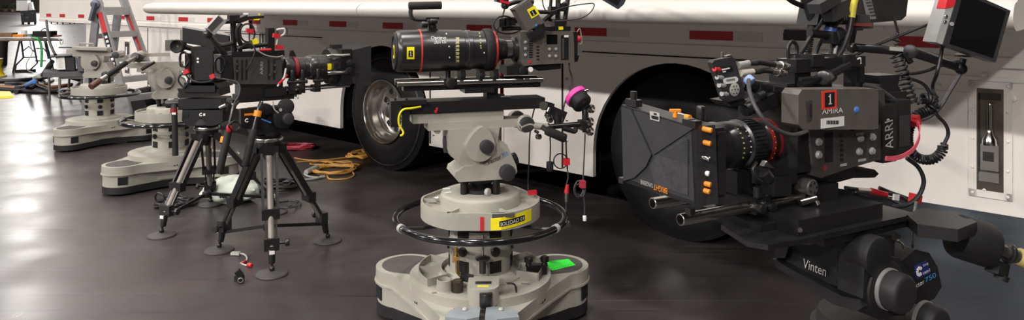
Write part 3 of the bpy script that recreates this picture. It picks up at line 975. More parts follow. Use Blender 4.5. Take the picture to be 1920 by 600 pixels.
# ------------------------------------------------------------------ near rig on the pedestal
CF = Frame(-0.15, 3.52, 16.0)
HZ = 0.733
h = fluid_head(CF, HZ, 'cream fluid head on the near pedestal, under the camera with the big zoom lens', textured=True)
p = CF.p
yb = -.1
bo = pan_bar(h, CF, [p(975, 238, yb), p(992, 232, yb), p(1005, 236, yb), p(1029, 239, yb)], p(1027, 239, yb), p(1029.5, 239, yb), BLACKM, .016)
b = MB(); b.cyl(p(1027, 238, yb), p(1086, 233, yb), .0125, n=16); h.part('bar_extension', b, BLACKM, parent=bo)
b = MB(); b.cyl(p(1024, 244, yb - .04), p(1060, 260, yb - .04), .022, n=18, bev=.006); b.cyl(p(1016, 238, yb - .02), p(1026, 245, yb - .04), .012); h.part('bar_handle', b, RUBBER, 'black foam handle', parent=bo)
b = MB()
for c in (p(1008, 256, yb - .05), p(1029, 225, yb - .05)):
    b.cyl(c, c + V((0, -.03, .004)), .013, n=16, bev=.003); b.cyl(c + V((0, 0, .02)), c + V((0, .03, .02)), .008)
h.part('clamp_screw', b, CHROME, 'chrome clamp screw', parent=bo)

# black riser and balance plate that carries the lens
s = Thing('support_plate', 'long black balance plate with riser and chrome rods under the big zoom lens', 'camera support', (0, 0, HZ + .31), CF)
def cbox(mb, pa, pb, y0, y1, bev=.003, yl=None):
    a = p(pa[0], pa[1], y0 if yl is None else yl); c = p(pb[0], pb[1], y0 if yl is None else yl)
    return mb.box(min(a.x, c.x), max(a.x, c.x), y0, y1, min(a.z, c.z), max(a.z, c.z), bev)
b = MB(); cbox(b, (762, 198), (862, 211), -.05, .05)
b2 = MB(); cbox(b2, (752, 193), (1022, 203), -.065, .065)
pl = s.part('balance_plate', b2, BLACK)
s.part('plate_slide', b, BLACKM, parent=pl)
b = MB(); cbox(b, (733, 190), (751, 238), -.09, -.03, .004); cbox(b, (755, 206), (768, 243), -.09, -.06, .004); cbox(b, (735, 190), (800, 196), -.085, .02)
s.part('end_stop', b, BLACK)
b = MB()
for q in (741, 762):
    c = p(q, 189, -.06); b.cyl(c, c + V((0, 0, .012)), .006, n=10)
s.part('stop_screw', b, BLACKM)
b = MB(); c = p(817, 209, -.066); b.obox(c, .012, .004, .012); b.obox(c + V((.005, 0, .012)), .01, .004, .012); s.part('red_mark', b, REDP, 'small red mark', parent=pl)
b = MB(); b.tube([p(789, 200, -.08), p(772, 203, -.1), p(757, 205, -.105), p(749, 215, -.105), p(748, 232, -.1), p(756, 247, -.1), p(754, 253, -.1), p(750, 254, -.1)], .0045, 8, 6)
s.part('strap', b, YELLOW, 'yellow pull strap')
b = MB(); cbox(b, (913, 158), (934, 198), -.03, .045, .004); cbox(b, (934, 186), (962, 198), -.04, .045, .004)
s.part('riser', b, BLACK)
b = MB(); cbox(b, (936, 177), (946, 196), -.06, -.03); c = p(938, 183, -.06); b.cyl(c, c + V((.05, 0, 0)), .008); s.part('riser_clamp', b, BLACKM)
b = MB()
A0, A1 = p(745, 158, -.05), p(1017, 149, -.05)
A1.z = A0.z = (A0.z + A1.z) / 2
for yy in (-.05, .05):
    b = MB(); b.pipe((A0.x, yy, A0.z), (A1.x, yy, A1.z), .0135, .009, 20); s.part('rod', b, RODM, 'chrome rod')
rz = A0.z
b = MB(); b.box(p(757, 160, -.04).x, p(1014, 160, -.04).x, -.036, .036, rz - .036, rz - .006, .004)
b.box(p(870, 160, -.04).x, p(925, 160, -.04).x, -.06, .06, rz - .052, rz - .03, .004)
s.part('rod_bridge', b, BLACKM)
b = MB(); cx = p(844, 150, -.05).x
b.box(cx - .03, cx + .03, -.065, .065, rz - .016, rz + .018, .004); b.cyl((cx, -.04, rz), (cx, -.085, rz), .024, n=20, bev=.004); b.cyl((cx, 0, rz), (cx, 0, rz + .05), .012)
s.part('lens_clamp', b, BLACKM)

# the big zoom lens
AX = p(820, 95, 0.0).z
ya = 0.0
xl_ = lambda px: p(px, 95, ya).x
x0 = xl_(741)
def P2(px, dia): return (xl_(px) - x0, dia / 2 / 398.0)
L = Thing('zoom_lens', 'huge black zoom lens with red rings and a top handle, on the near pedestal', 'lens', (x0, 0, AX), CF)
b = MB(); b.lathe((x0, 0, AX), (1, 0, 0), [P2(741, 62), P2(741.5, 70), P2(744, 75), P2(752, 77), P2(780, 78), P2(786, 79), P2(800, 79), P2(850, 77), P2(865, 76), P2(866, 74), P2(872, 74), P2(873, 76), P2(880, 76), P2(881, 73), P2(890, 72), P2(904, 72)], 64)
bo = L.part('barrel', b, GLOSSB if False else BLACKM)
b = MB(); b.lathe((x0, 0, AX), (-1, 0, 0), [(0, .088), (.008, .084), (.009, .07), (.004, .068), (.004, .05), (.008, .048), (.008, 0)], 48); fc = L.part('front_cap', b, BLACKP)
b = MB(); b.lathe((x0, 0, AX), (1, 0, 0), [P2(784, 78), P2(784.3, 81), P2(787, 81.5), P2(787.4, 78)], 64, cap=False); L.part('red_ring', b, REDL, 'red ring', parent=bo)
b = MB(); b.lathe((x0, 0, AX), (1, 0, 0), [P2(904, 66), P2(905, 78), P2(908, 81), P2(917, 81), P2(921, 77), P2(922, 66)], 64); L.part('focus_gear', b, BLACKP)
b = MB(); b.lathe((x0, 0, AX), (1, 0, 0), [P2(922, 66), P2(922.5, 71), P2(926, 71), P2(927, 66)], 64, cap=False); L.part('red_ring', b, REDL, 'red ring', parent=bo)
b = MB(); b.lathe((x0, 0, AX), (1, 0, 0), [P2(921, 68), P2(926, 66), P2(930, 56), P2(934, 44), P2(940, 40), P2(948, 36)], 48); L.part('rear_cone', b, BLACKM)
b = MB(); b.lathe((x0, 0, AX), (1, 0, 0), [P2(946, 33), P2(947, 36), P2(955, 36), P2(958, 36), P2(959, 30)], 40); L.part('mount_ring', b, STEEL, 'silver mount ring')
# engraved marks on the side that faces the viewer
def on_lens(px, py, r, lift=.0006):
    # point on the barrel surface, on the viewing side, at pixel
    a = CF.p(px, py, 0)
    o = CF.inv((0, 0, CAM_H)); d = (a - o)
    lo, hi = 0.7, 1.0
    for _ in range(40):
        t_ = (lo + hi) / 2; q = o + d * t_
        if math.hypot(q.y, q.z - AX) > r + lift: lo = t_
        else: hi = t_
    return o + d * lo
def lens_patch(mb, x0_, x1_, y0_, y1_, r, lift, n=5):
    for i in range(n):
        ya_, yb_ = y0_ + (y1_ - y0_) * i / n, y0_ + (y1_ - y0_) * (i + 1) / n
        q = [on_lens(x0_, yb_, r, lift), on_lens(x1_, yb_, r, lift), on_lens(x1_, ya_, r, lift), on_lens(x0_, ya_, r, lift)]
        back = [v - V((0, (v.y) * .02, (v.z - AX) * .02)) for v in q]
        mb.hull8(back + q)
R1 = 79 / 2 / 398
b = MB(); lens_patch(b, 763, 777, 88, 111, R1, .0008); tp = L.part('yellow_tape', b, YELLOW, 'yellow tape square with number', parent=bo)
b = MB(); lens_patch(b, 766, 774, 95, 107, R1, .0014); L.part('tape_patch', b, BLACK, parent=bo)
a_ = on_lens(768, 105, R1, .002); b = MB(); numeral_one(b, a_, on_lens(772.5, 105, R1, .002), on_lens(768, 96.5, R1, .002), .0004); L.part('lettering', b, WHITE, parent=bo)
def cap_pt(px, py): return CF.px(px, py, x0 - .009)
b = MB(); b.box(x0 - .0105, x0 - .0085, -.045, -.01, AX - .03, AX + .03); L.part('cap_tape', b, YELLOW, 'yellow tape square', parent=fc)
b = MB(); b.box(x0 - .0115, x0 - .0105, -.036, -.018, AX - .016, AX + .016); L.part('cap_tape_patch', b, BLACK, parent=fc)
b = MB(); a_ = on_lens(808, 76, R1, .0012); b.text('Optimo', a_, on_lens(836.5, 75.5, R1, .0012), on_lens(808, 68, R1, .0012), .0004); L.part('lettering', b, WHITE, parent=bo)
b = MB(); a_ = on_lens(814, 82, R1, .0012); b.text('Ultra 12x', a_, on_lens(837, 81, R1, .0012), on_lens(814, 76.7, R1, .0012), .0004); L.part('lettering', b, WHITE, parent=bo)
b = MB()
for k in range(7):
    lens_patch(b, 854, 861, 70 + k * 7, 74.5 + k * 7, 76.5 / 2 / 398, .0008, 1)
L.part('distance_scale', b, MARK, parent=bo)
b = MB()
for px, py in ((899, 62), (900, 68), (901, 74), (901, 80), (901.5, 86), (902, 90)):
    lens_patch(b, px - 1.2, px + 1.2, py - 1.2, py + 1.2, 72 / 2 / 398, .0008, 1)
L.part('iris_scale', b, MARK, parent=bo)
b = MB()
for px, py in ((843, 108), (842, 87), (837, 63), (908, 99)):
    lens_patch(b, px - 1, px + 1, py - 1.2, py + 1.2, (81 if px > 900 else 78) / 2 / 398, .0012, 1)
L.part('index_dot', b, WHITE, parent=bo)
# top handle
b = MB(); b.cyl(p(766, 11, 0), p(828, 10, 0), .0185, n=24, bev=.005); hg = L.part('handle_grip', b, RUBBER, 'black foam grip')
b = MB(); b.tube([p(771, 11, 0), p(770, 25, 0), p(774, 34, 0), p(784, 36.5, 0), p(800, 37, 0)], .010, 8, 5)
b.box(p(798, 38, 0).x, p(822, 38, 0).x, -.02, .02, p(0, 41, 0).z, p(0, 36, 0).z, .003)
L.part('handle_arm', b, BLACKM)
b = MB(); b.ppoly([p(803, 38, -.02), p(815, 38, -.02), p(819, 54, -.02), p(824, 58, -.02), p(804, 58, -.02)], (0, .04, 0), .003)
b.cyl(p(790, 46, -.03), p(802, 46, -.03), .015, n=18, bev=.003); b.cyl(p(806, 40, -.03), p(820, 40, -.03), .012, n=18, bev=.003)
br = L.part('handle_bracket', b, BLACKM)
b = MB(); c = p(809.5, 50, -.021); b.cyl(c, c + V((0, -.003, 0)), .006, n=14); L.part('bracket_screw', b, CHROME, parent=br)
# lens motor brackets under the lens
b = MB()
for q in (868, 904, 930):
    cbox(b, (q - 4, 130), (q + 5, 152), -.06, .02, .003); c = p(q, 140, -.06); b.cyl(c, c + V((0, -.025, 0)), .01, n=14)
L.part('motor_bracket', b, BLACK)

# ------------------------------------------------------------------ camera behind the big lens
K = Thing('cinema_camera', 'grey cinema camera behind the huge zoom lens on the near pedestal', 'camera', (p(1020, 128, 0).x, 0, p(1020, 128, 0).z), CF)
yc = -.085
b = MB(); b.ppoly([p(976, 60, yc), p(1074, 59, yc), p(1076, 70, yc), p(1077, 117, yc), p(1052, 119, yc), p(1010, 121, yc), p(982, 124, yc), p(977, 116, yc)], (0, .17, 0), .006)
body = K.part('body', b, CAMGREY)
b = MB(); cbox(b, (1025, 65), (1045, 82.5), yc - .002, yc + .01, .0005); K.part('display', b, SCREEN, parent=body)
b = MB(); cbox(b, (1052, 66), (1066, 112), yc - .0015, yc + .01, .002); K.part('media_door', b, BLACK, parent=body)
b = MB(); cbox(b, (1058, 66), (1066, 70), yc - .003, yc + .002, 0); K.part('door_label', b, WHITE, parent=body)
b = MB(); cbox(b, (1054, 72), (1058, 110), yc - .004, yc + .002, .001); K.part('door_latch', b, CAMDARK, parent=body)
for q in ((985, 79), (985, 91), (985, 103), (1030, 92), (1042, 92), (1030, 105), (1042, 105)):
    b = MB(); c = p(q[0], q[1], yc); b.cyl(c, c + V((0, -.008, 0)), .0075, n=16, bev=.002); K.part('button', b, SILVER, 'silver button', parent=body)
b = MB()
for k in range(9):
    cbox(b, (992, 72 + k * 4.2), (999, 74.4 + k * 4.2), yc - .001, yc + .004, 0); 
    if k % 2 == 0: cbox(b, (1006, 86 + k * 3), (1011, 89 + k * 3), yc - .001, yc + .004, 0)
K.part('vent', b, BLACK, parent=body)
b = MB(); c = p(993, 116, yc); b.cyl(c, c + V((0, -.002, 0)), .008, n=14); K.part('logo_dot', b, REDP, parent=body)
b = MB(); cbox(b, (1066, 60), (1083, 116), -.075, .075, .004); b.ppoly([p(1070, 104, yc + .01), p(1086, 104, yc + .01), p(1084, 113, yc + .01), p(1070, 118, yc + .01)], (0, .1, 0), .003)
K.part('rear_panel', b, BLACK)
b = MB(); b.lathe((p(958, 93, 0).x, 0, AX), (1, 0, 0), [(0, .042), (.01, .058), (.02, .06), (.055, .064)], 36); K.part('lens_mount', b, BLACKM)
b = MB(); cbox(b, (985, 120), (1052, 128), -.06, .06, .004); cbox(b, (950, 124), (990, 140), -.07, .06, .004); c = p(979, 131, -.07); b.cyl(c, c + V((0, -.02, 0)), .02, n=20, bev=.003)
b.ppoly([p(1000, 128, -.05), p(1050, 124, -.05), p(1052, 129, -.05), p(1010, 133, -.05)], (0, .1, 0), .003)
K.part('base_plate', b, BLACK)
b = MB(); c = p(994, 130, -.075); b.cyl(c, c + V((0, -.01, 0)), .012); K.part('base_lock', b, WHITE, parent=None)
b = MB(); cbox(b, (1000, 50), (1070, 60), -.05, .05, .004); cbox(b, (1040, 36), (1060, 52), -.03, .03, .004)
for pa, pb in (((940, 54), (1000, 52)), ((946, 42), (975, 38)), ((1000, 22), (1040, 23)), ((1020, 38), (1060, 6))):
    b.cyl(p(pa[0], pa[1], .0), p(pb[0], pb[1], .0), .011, n=14)
for q in ((940, 43), (950, 41), (958, 40), (1036, 20), (1052, 14)):
    b.obox(p(q[0], q[1], .0), .034, .05, .04, (1, 0, 0), (0, 0, 1), .006)
K.part('top_bracket', b, BLACK)
b = MB(); b.cyl(p(1045, 60, .02), p(1047, -20, .02), .013); b.cyl(p(1057, 50, .02), p(1066, -10, .02), .012); b.cyl(p(1030, 40, .03), p(1034, -10, .03), .008)
K.part('support_arm', b, BLACKM)
b = MB(); cbox(b, (1048, 50), (1056, 56), -.055, -.045, .001); K.part('yellow_tag', b, YELLOW, 'yellow tape tag')
# viewfinder: tilted grey box
e = Thing('viewfinder', 'tilted grey viewfinder box with a yellow numbered tape above the near pedestal camera', 'viewfinder', p(992, 62, -.09), CF)
q = [p(966, 18, -.13), p(994, 0, -.13), p(1018, 41, -.13), p(990, 58, -.13)]
b = MB(); b.ppoly(q[::-1], (0, .09, 0), .006); vo = e.part('housing', b, CAMGREY)
q = [p(988, 18.5, -.132), p(1003, 10, -.132), p(1012, 26, -.132), p(997, 35, -.132)]
b = MB(); b.ppoly(q, (0, .003, 0)); e.part('yellow_tape', b, YELLOW, 'yellow tape square', parent=vo)
q2 = [p(993, 22, -.134), p(1002, 17, -.134), p(1007, 25.5, -.134), p(998, 30.5, -.134)]
b = MB(); b.ppoly(q2, (0, .003, 0)); e.part('tape_patch', b, BLACK, parent=vo)
b = MB(); numeral_one(b, p(999.5, 28.5, -.136), p(1003, 26.5, -.136), p(996.5, 22, -.136), .0006); e.part('lettering', b, WHITE, parent=vo)
b = MB(); b.obox(p(1012, 55, -.1), .05, .05, .04, (.8, 0, .5), (0, 0, 1), .01); b.obox(p(1002, 62, -.1), .07, .06, .03, (.8, 0, .4), (0, 0, 1), .01); b.ppoly([p(963, 18, -.12), p(992, -1, -.12), p(995, 2, -.12), p(967, 22, -.12)], (0, .07, 0))
e.part('eyepiece_mount', b, BLACK)
b = MB(); c = p(1005, 47, -.132); b.cyl(c, c + V((0, -.002, 0)), .006); e.part('blue_dot', b, BLUE, parent=vo)
# microphone-like arm over the lens with a red clip
r = Thing('boom_mount', 'black arm with red clip reaching over the tail of the big zoom lens', 'camera arm', p(1000, 6, .05), CF)
b = MB(); b.tube([p(1000, 4, .05), p(975, 2, .05), p(950, 9, .05)], .012, 10, 5); b.sphere(p(947, 10, .05), .02); r.part('boom', b, BLACK)
b = MB(); b.obox(p(940, 1, .05), .06, .05, .022, (1, 0, -.25), (0, 0, 1), .006); r.part('clip', b, BLACK)
b = MB(); b.obox(p(944, 4, .045), .05, .045, .012, (1, 0, -.25), (0, 0, 1), .004); r.part('clip_band', b, REDP, 'red band')
cable('thin black lead dropping from the red clip to the big lens tail', [p(947, 12, .04), p(943, 28, .04), p(936, 46, .02), p(930, 68, .0), p(928, 76, -.02)], .004, fr=CF)
cable('black cable looping round the bracket behind the big zoom lens', [p(965, 36, -.03), p(945, 30, -.05), p(930, 36, -.06), p(926, 50, -.06), p(938, 61, -.06), p(958, 63, -.05), p(975, 58, -.03)], .004, fr=CF)
cable('thin dark lead arching out to the right of the near camera viewfinder', [p(1016, -5, -.1), p(1020, 14, -.1), p(1030, 22, -.1), p(1062, 13, -.1), p(1100, 7, -.1), p(1114, 8, -.1), p(1108, 22, -.1), p(1090, 34, -.1), p(1065, 38, -.1), p(1035, 40, -.08)], .0028, mat('purple black lead', (44, 30, 40), .45), fr=CF)
b = MB(); b.sphere(p(1083, 73, -.06), .016, 1.2, 1, 1); solo('connector_tie', 'small red tie on the cable at the back of the near camera', 'cable tie', b, REDP, p(1083, 73, -.06), CF)
cable('short white ended lead at the back of the near camera', [p(1082, 60, -.06), p(1087, 54, -.06), p(1090, 68, -.06), p(1091, 80, -.06), p(1086, 84, -.06)], .0028, mat('pale lead', (150, 140, 136), .4), fr=CF)
cable('black cable hanging from the rear of the near camera', [p(1067, 116, -.05), p(1068, 130, -.06), p(1072, 145, -.06), p(1071, 165, -.07), p(1060, 190, -.08), p(1055, 215, -.09), p(1054, 238, -.1)], .0038, fr=CF)
b = MB(); b.tube([p(942, 110, .06), p(941, 140, .06), p(941, 188, .06)], .009, 10, 3); solo('cable', 'red tube standing beside the riser under the near camera', 'cable', b, REDP, p(941, 188, .06), CF)

# ------------------------------------------------------------------ lens demands on the pan bar
z = Thing('focus_demand', 'black lens control with a pink grip wheel at the end of the pan bar', 'lens control', p(1097, 235, yb), CF)
ax = (V(p(1080, 178, yb)) - V(p(1094, 200, yb - .02))).normalized()
c0 = p(1088, 190, yb)
dv = V((-.3, .62, .5)).normalized()
b = MB(); b.lathe(c0 - dv * .03, dv, [(0, .03), (.004, .044), (.012, .05), (.05, .05), (.058, .048)], 32); zo = z.part('body', b, BLACKP)
b = MB(); b.lathe(c0 + dv * .02, dv, [(0, .052), (.002, .0575), (.026, .0575), (.028, .052), (.03, .02)], 32); z.part('wheel', b, PINK, 'pink rubber wheel', parent=zo)
b = MB(); b.cyl(p(1068, 168, yb), p(1065, 163, yb), .006); b.cyl(p(1094, 171, yb), p(1102, 169, yb), .006); z.part('stop_pin', b, CHROME, parent=zo)
b = MB(); b.cyl(p(1097, 205, yb), p(1098, 248, yb), .016, n=16, bev=.003); b.obox(p(1096, 234, yb), .05, .06, .045, (1, 0, 0), (0, 0, 1), .006); b.cyl(p(1090, 205, yb), p(1100, 198, yb), .014)
z.part('mount_post', b, BLACKM)
for q in ((1102, 204), (1100, 228), (1100, 246)):
    b = MB(); c = p(q[0], q[1], yb - .02); b.lathe(c, (.5, -1, .1), [(0, .012), (.012, .012), (.014, .02), (.03, .02), (.034, .015)], 18); z.part('clamp_knob', b, CHROME, 'chrome knob')
z = Thing('zoom_demand', 'black thumb zoom control with chrome knobs on the middle of the pan bar', 'lens control', p(1040, 238, yb), CF)
b = MB(); b.obox(p(1042, 214, yb + .03), .085, .05, .06, (1, 0, -.45), (0, 0, 1), .016, 3); b.obox(p(1030, 200, yb + .03), .03, .045, .04, (1, 0, -.3), (0, 0, 1), .01); b.cyl(p(1042, 210, yb + .02), p(1046, 236, yb + .01), .016); b.tube([p(1055, 240, yb - .02), p(1068, 244, yb - .02), p(1078, 246, yb - .02), p(1080, 238, yb - .02)], .012)
z.part('body', b, BLACKP)
b = MB(); c = p(1021, 198, yb + .02); b.lathe(c, (-.6, -.8, .1), [(0, .02), (.012, .022), (.02, .02)], 20); z.part('thumb_wheel', b, CHROME, 'chrome thumb disc')
b = MB(); c = p(1027, 218, yb - .03); b.cyl(c, c + V((0, -.03, 0)), .014, n=16, bev=.003); c = p(1027, 210, yb - .02); b.cyl(c, c + V((.01, 0, .02)), .01); z.part('clamp_knob', b, CHROME, 'chrome knob')
# hanging leads
cable('thin black lead hanging straight down left of the pan bar', [p(1002, 204, -.02), p(997, 225, -.04), p(993, 260, -.05), p(992, 300, -.05), p(990, 335, -.05), p(990, 356, -.06)], .0034, fr=CF)
b = MB(); b.obox(p(998, 361, -.06), .04, .02, .02, (1, 0, 0), (0, 0, 1), .006); solo('connector', 'red connector at the end of the lead beside the steering ring', 'connector', b, REDP, p(998, 361, -.06), CF)
cable('black lead with a plug hanging under the zoom control', [p(1031, 250, -.1), p(1032, 275, -.1), p(1031, 303, -.1)], .0034, fr=CF)
b = MB(); b.cyl(p(1031, 303, -.1), p(1031, 321, -.1), .017, n=18, bev=.004); solo('plug', 'black barrel plug hanging below the pan bar', 'connector', b, BLACKP, p(1031, 303, -.1), CF)
cable('black cable coiled into a hanging loop below the pan bar', [p(1061, 258, -.1), p(1062, 290, -.1), p(1064, 318, -.1)], .004, fr=CF)
lp = []
for k in range(15):
    a = 2 * PI * k / 7; lp.append(p(1051 + 13 * math.cos(a), 302 + 14 * math.sin(a), -.1 - .004 * k / 4))
cable('round loop of thin black cable hanging above the red tie', lp, .003, fr=CF)
b = MB(); b.obox(p(1062, 303, -.105), .026, .03, .03, (1, 0, 0), (0, 0, 1), .006); solo('cable_tie', 'red tie holding the hanging cable loop', 'cable tie', b, REDP, p(1062, 303, -.105), CF)
cable('grey wire hanging from the red tube below the cable loop', [p(1064, 318, -.1), p(1065, 334, -.1), p(1062, 346, -.1), p(1062, 365, -.1), p(1061, 400, -.1), p(1061, 418, -.1)], .0034, CABLEG, fr=CF)
b = MB(); b.cyl(p(1064, 346, -.1), p(1062, 362, -.1), .008, .012, n=14); t_ = Thing('inline_connector', 'red and silver inline connector on the long hanging wire', 'connector', p(1062, 362, -.1), CF); t_.part('boot', b, REDP, 'red boot')
b = MB(); b.cyl(p(1062, 362, -.1), p(1062, 378, -.1), .0105, n=14); t_.part('sleeve', b, STEEL, 'silver sleeve')
b = MB(); b.obox(p(1061, 422, -.1), .035, .018, .022, (1, 0, .2), (0, 0, 1), .005); b.cyl(p(1063, 414, -.1), p(1066, 420, -.1), .008); solo('crimp_clip', 'clear metal clip at the bottom end of the long hanging wire', 'clip', b, STEEL, p(1061, 422, -.1), CF)
cable('pale lead hanging down from the pink wheeled control', [p(1097, 250, yb), p(1096, 280, yb), p(1094, 320, yb), p(1093, 350, yb), p(1096, 385, yb), p(1096, 406, yb)], .0036, CABLEG, fr=CF)
lp = []
for k in range(17):
    a = 2 * PI * k / 7; lp.append(p(1086 + (7 + k * .3) * math.cos(a), 355 + (16 - (k % 3) * 3) * math.sin(a), yb - .003 * k / 4))
cable('grey coil of lead hanging beside the red tie on the right', lp, .0034, CABLEG, fr=CF)
b = MB(); b.obox(p(1092, 345, yb - .02), .024, .03, .034, (1, 0, 0), (0, 0, 1), .006); solo('cable_tie', 'crimson tie on the grey coil under the pink wheeled control', 'cable tie', b, REDCAB, p(1092, 345, yb - .02), CF)
b = MB(); b.cyl(p(1096, 404, yb), p(1096.5, 414, yb), .009, n=14, bev=.002); solo('plug', 'small white plug at the end of the pale hanging lead', 'connector', b, WHITE, p(1096, 404, yb), CF)

# heads on the two far pedestals
F1 = Frame(-4.63, 8.31, 8)
h1 = fluid_head(F1, HZ, 'cream fluid head with an empty plate on the far left pedestal', CREAMD)
q = F1.p
b = MB(); b.bar(q(112, 89, -.03), q(140, 89, -.03), .05, .012); h1.part('plate_tongue', b, BLACK)
b = MB(); b.tube([q(149, 86, .0), q(149, 81, 0), (q(175, 82, 0)), q(175, 87, 0)], .008, 8, 1); h1.part('plate_handle', b, CREAMD)
b = MB(); b.bar(q(140, 90, -.05), q(205, 92, -.05), .14, .03, bev=.006); h1.part('slide_plate', b, CREAMD)
F2 = Frame(-2.99, 6.48, 20)
h2 = fluid_head(F2, HZ, 'cream fluid head with a brown gripped pan bar behind the tripods', CREAMD)
q = F2.px
A = F2.p(262, 103, -.12); Bq = F2.p(236, 118, -.34); Cq = F2.p(170, 163, -.62)
b = MB(); b.cyl(F2.p(268, 102, -.08), F2.p(246, 110, -.16), .038, n=20, bev=.008); b.bar(F2.p(262, 103, -.05), F2.p(318, 102, -.05), .05, .03); po = h2.part('bar_clamp', b, CREAMD)
b = MB(); b.cyl(F2.p(262, 110, -.12), F2.p(252, 106, -.2), .036, n=20, bev=.006); h2.part('clamp_knob', b, CHAR, parent=po)
D = Cq - Bq
b = MB(); b.cyl(A, Bq, .018, n=14); b.cyl(Bq + D * .55, Bq + D * .78, .017, n=14); po = h2.part('pan_bar', b, STEEL)
b = MB(); b.cyl(Bq, Bq + D * .56, .022, n=16, bev=.003); h2.part('bar_sleeve', b, BLACKP, parent=po)
b = MB(); b.cyl(Bq + D * .74, Cq, .025, n=16, bev=.004); h2.part('bar_grip', b, WOOD, 'brown grip', parent=po)
b = MB(); b.cyl(F2.p(265, 131, -.2), F2.p(290, 116, -.17), .014, n=12, bev=.003); h2.part('lever', b, BLACK)
# lamp-black mount posts seen below that head
# ------------------------------------------------------------------ right hand rig (closest to the viewer)
RF = Frame(0.692, 1.5, 29.3)
p = RF.p
def rbox(mb, pa, pb, y0, y1, bev=.002, yl=None):
    a = p(pa[0], pa[1], y0 if yl is None else yl); c = p(pb[0], pb[1], y0 if yl is None else yl)
    return mb.box(min(a.x, c.x), max(a.x, c.x), y0, y1, min(a.z, c.z), max(a.z, c.z), bev)
def poly(mb, pts, y, depth, bev=.0):
    return mb.ppoly([p(q[0], q[1], y) for q in pts], (0, depth, 0), bev)
YS = -.075
CA = Thing('cinema_camera', 'warm grey cinema camera with a numbered red tape on its side, nearest to the viewer', 'camera', (p(1590, 320, 0).x, 0, p(1590, 320, 0).z), RF)
b = MB(); poly(b, [(1514, 172), (1658, 168), (1664, 298), (1640, 302), (1585, 318), (1540, 334), (1526, 330), (1518, 246)], YS, .15, .004)
body = CA.part('body', b, CAMDARK)
b = MB(); poly(b, [(1497, 178), (1504, 168), (1640, 166), (1647, 172), (1647, 238), (1640, 243), (1505, 243), (1497, 234)], YS - .034, .036, .005)
pan = CA.part('side_screen', b, CAMGREY)
b = MB(); poly(b, [(1512, 190), (1523, 188), (1523, 226), (1514, 228)], YS - .0352, .004, .001); CA.part('thumb_slot', b, CAMDARK, parent=pan)
b = MB(); poly(b, [(1519, 195), (1522, 195), (1522, 219), (1519, 220)], YS - .0362, .002); CA.part('slot_light', b, mat('dark violet glass', (48, 32, 52), .3), parent=pan)
b = MB(); rbox(b, (1542, 171), (1569, 203), YS - .0356, YS - .03, .0005); CA.part('red_tape', b, mat('red orange tape', (236, 66, 46), .5), 'red tape frame', parent=pan)
b = MB(); rbox(b, (1547, 174), (1565, 199.5), YS - .0362, YS - .03, 0); CA.part('tape_patch', b, BLACK, parent=pan)
a = p(1553, 196, YS - .0363); b = MB(); numeral_one(b, a, p(1560, 195, YS - .0363), p(1553, 177, YS - .0363), .0004); CA.part('lettering', b, WHITE, parent=pan)
a = p(1541, 214, YS - .0345); b = MB(); b.text('AMIRA', a, p(1580, 211, YS - .0345), p(1541, 204, YS - .0345), .0006); CA.part('lettering', b, WHITE, parent=pan)
b = MB(); rbox(b, (1540, 223), (1583, 236), YS - .0352, YS - .03, .001); CA.part('asset_label', b, PAPER, 'white bar code label', parent=pan)
b = MB()
for k in range(14):
    rbox(b, (1550 + k * 1.7, 226), (1550.7 + k * 1.7 + (k % 3) * .3, 233), YS - .0356, YS - .035, 0)
CA.part('bar_code', b, BLACK, parent=pan)
b = MB(); b.sphere(p(1606, 206, YS - .034), .0072, 1, .35, .85); CA.part('blue_badge', b, BLUE, 'blue badge', parent=pan)
b = MB(); c = p(1648, 205, YS - .0); b.lathe((c.x - .088, YS + .004, c.z), (1, 0, 0), [(0, .03), (.004, .035), (.03, .035), (.032, .032), (.038, .032), (.04, .035), (.055, .036), (.06, .031)], 36)
CA.part('eyepiece_tube', b, BLACKP)
for q in ((1534, 266), (1534, 290), (1612, 259), (1635, 257), (1610, 284), (1634, 283)):
    b = MB(); c = p(q[0], q[1], YS); b.lathe(c, (0, -1, 0), [(0, .0075), (.002, .0075), (.003, .006), (.0055, .0055), (.006, .003)], 18); CA.part('button', b, SILVER, 'silver button', parent=body)
b = MB()
for k in range(12):
    rbox(b, (1547, 249 + k * 4.6), (1562, 252 + k * 4.6), YS - .0008, YS + .002, 0)
CA.part('vent', b, TRUCKD, parent=body)
b = MB()
for k in range(6):
    rbox(b, (1576, 252 + k * 9), (1581, 257 + k * 9), YS - .0008, YS + .002, 0)
CA.part('port_mark', b, BLACK, parent=body)
b = MB(); c = p(1546, 315, YS); b.cyl(c, c + V((0, -.001, 0)), .006, n=18); CA.part('record_button', b, mat('dull red', (120, 50, 48), .5), 'dull red button', parent=body)
b = MB()
for q in ((1606, 250, 1620), (1640, 238, 1646), (1576, 308, 1588), (1610, 299, 1624)):
    rbox(b, (q[0], q[1]), (q[2], q[1] + 2.4), YS - .0008, YS + .002, 0)
CA.part('white_print', b, GREYP, parent=body)
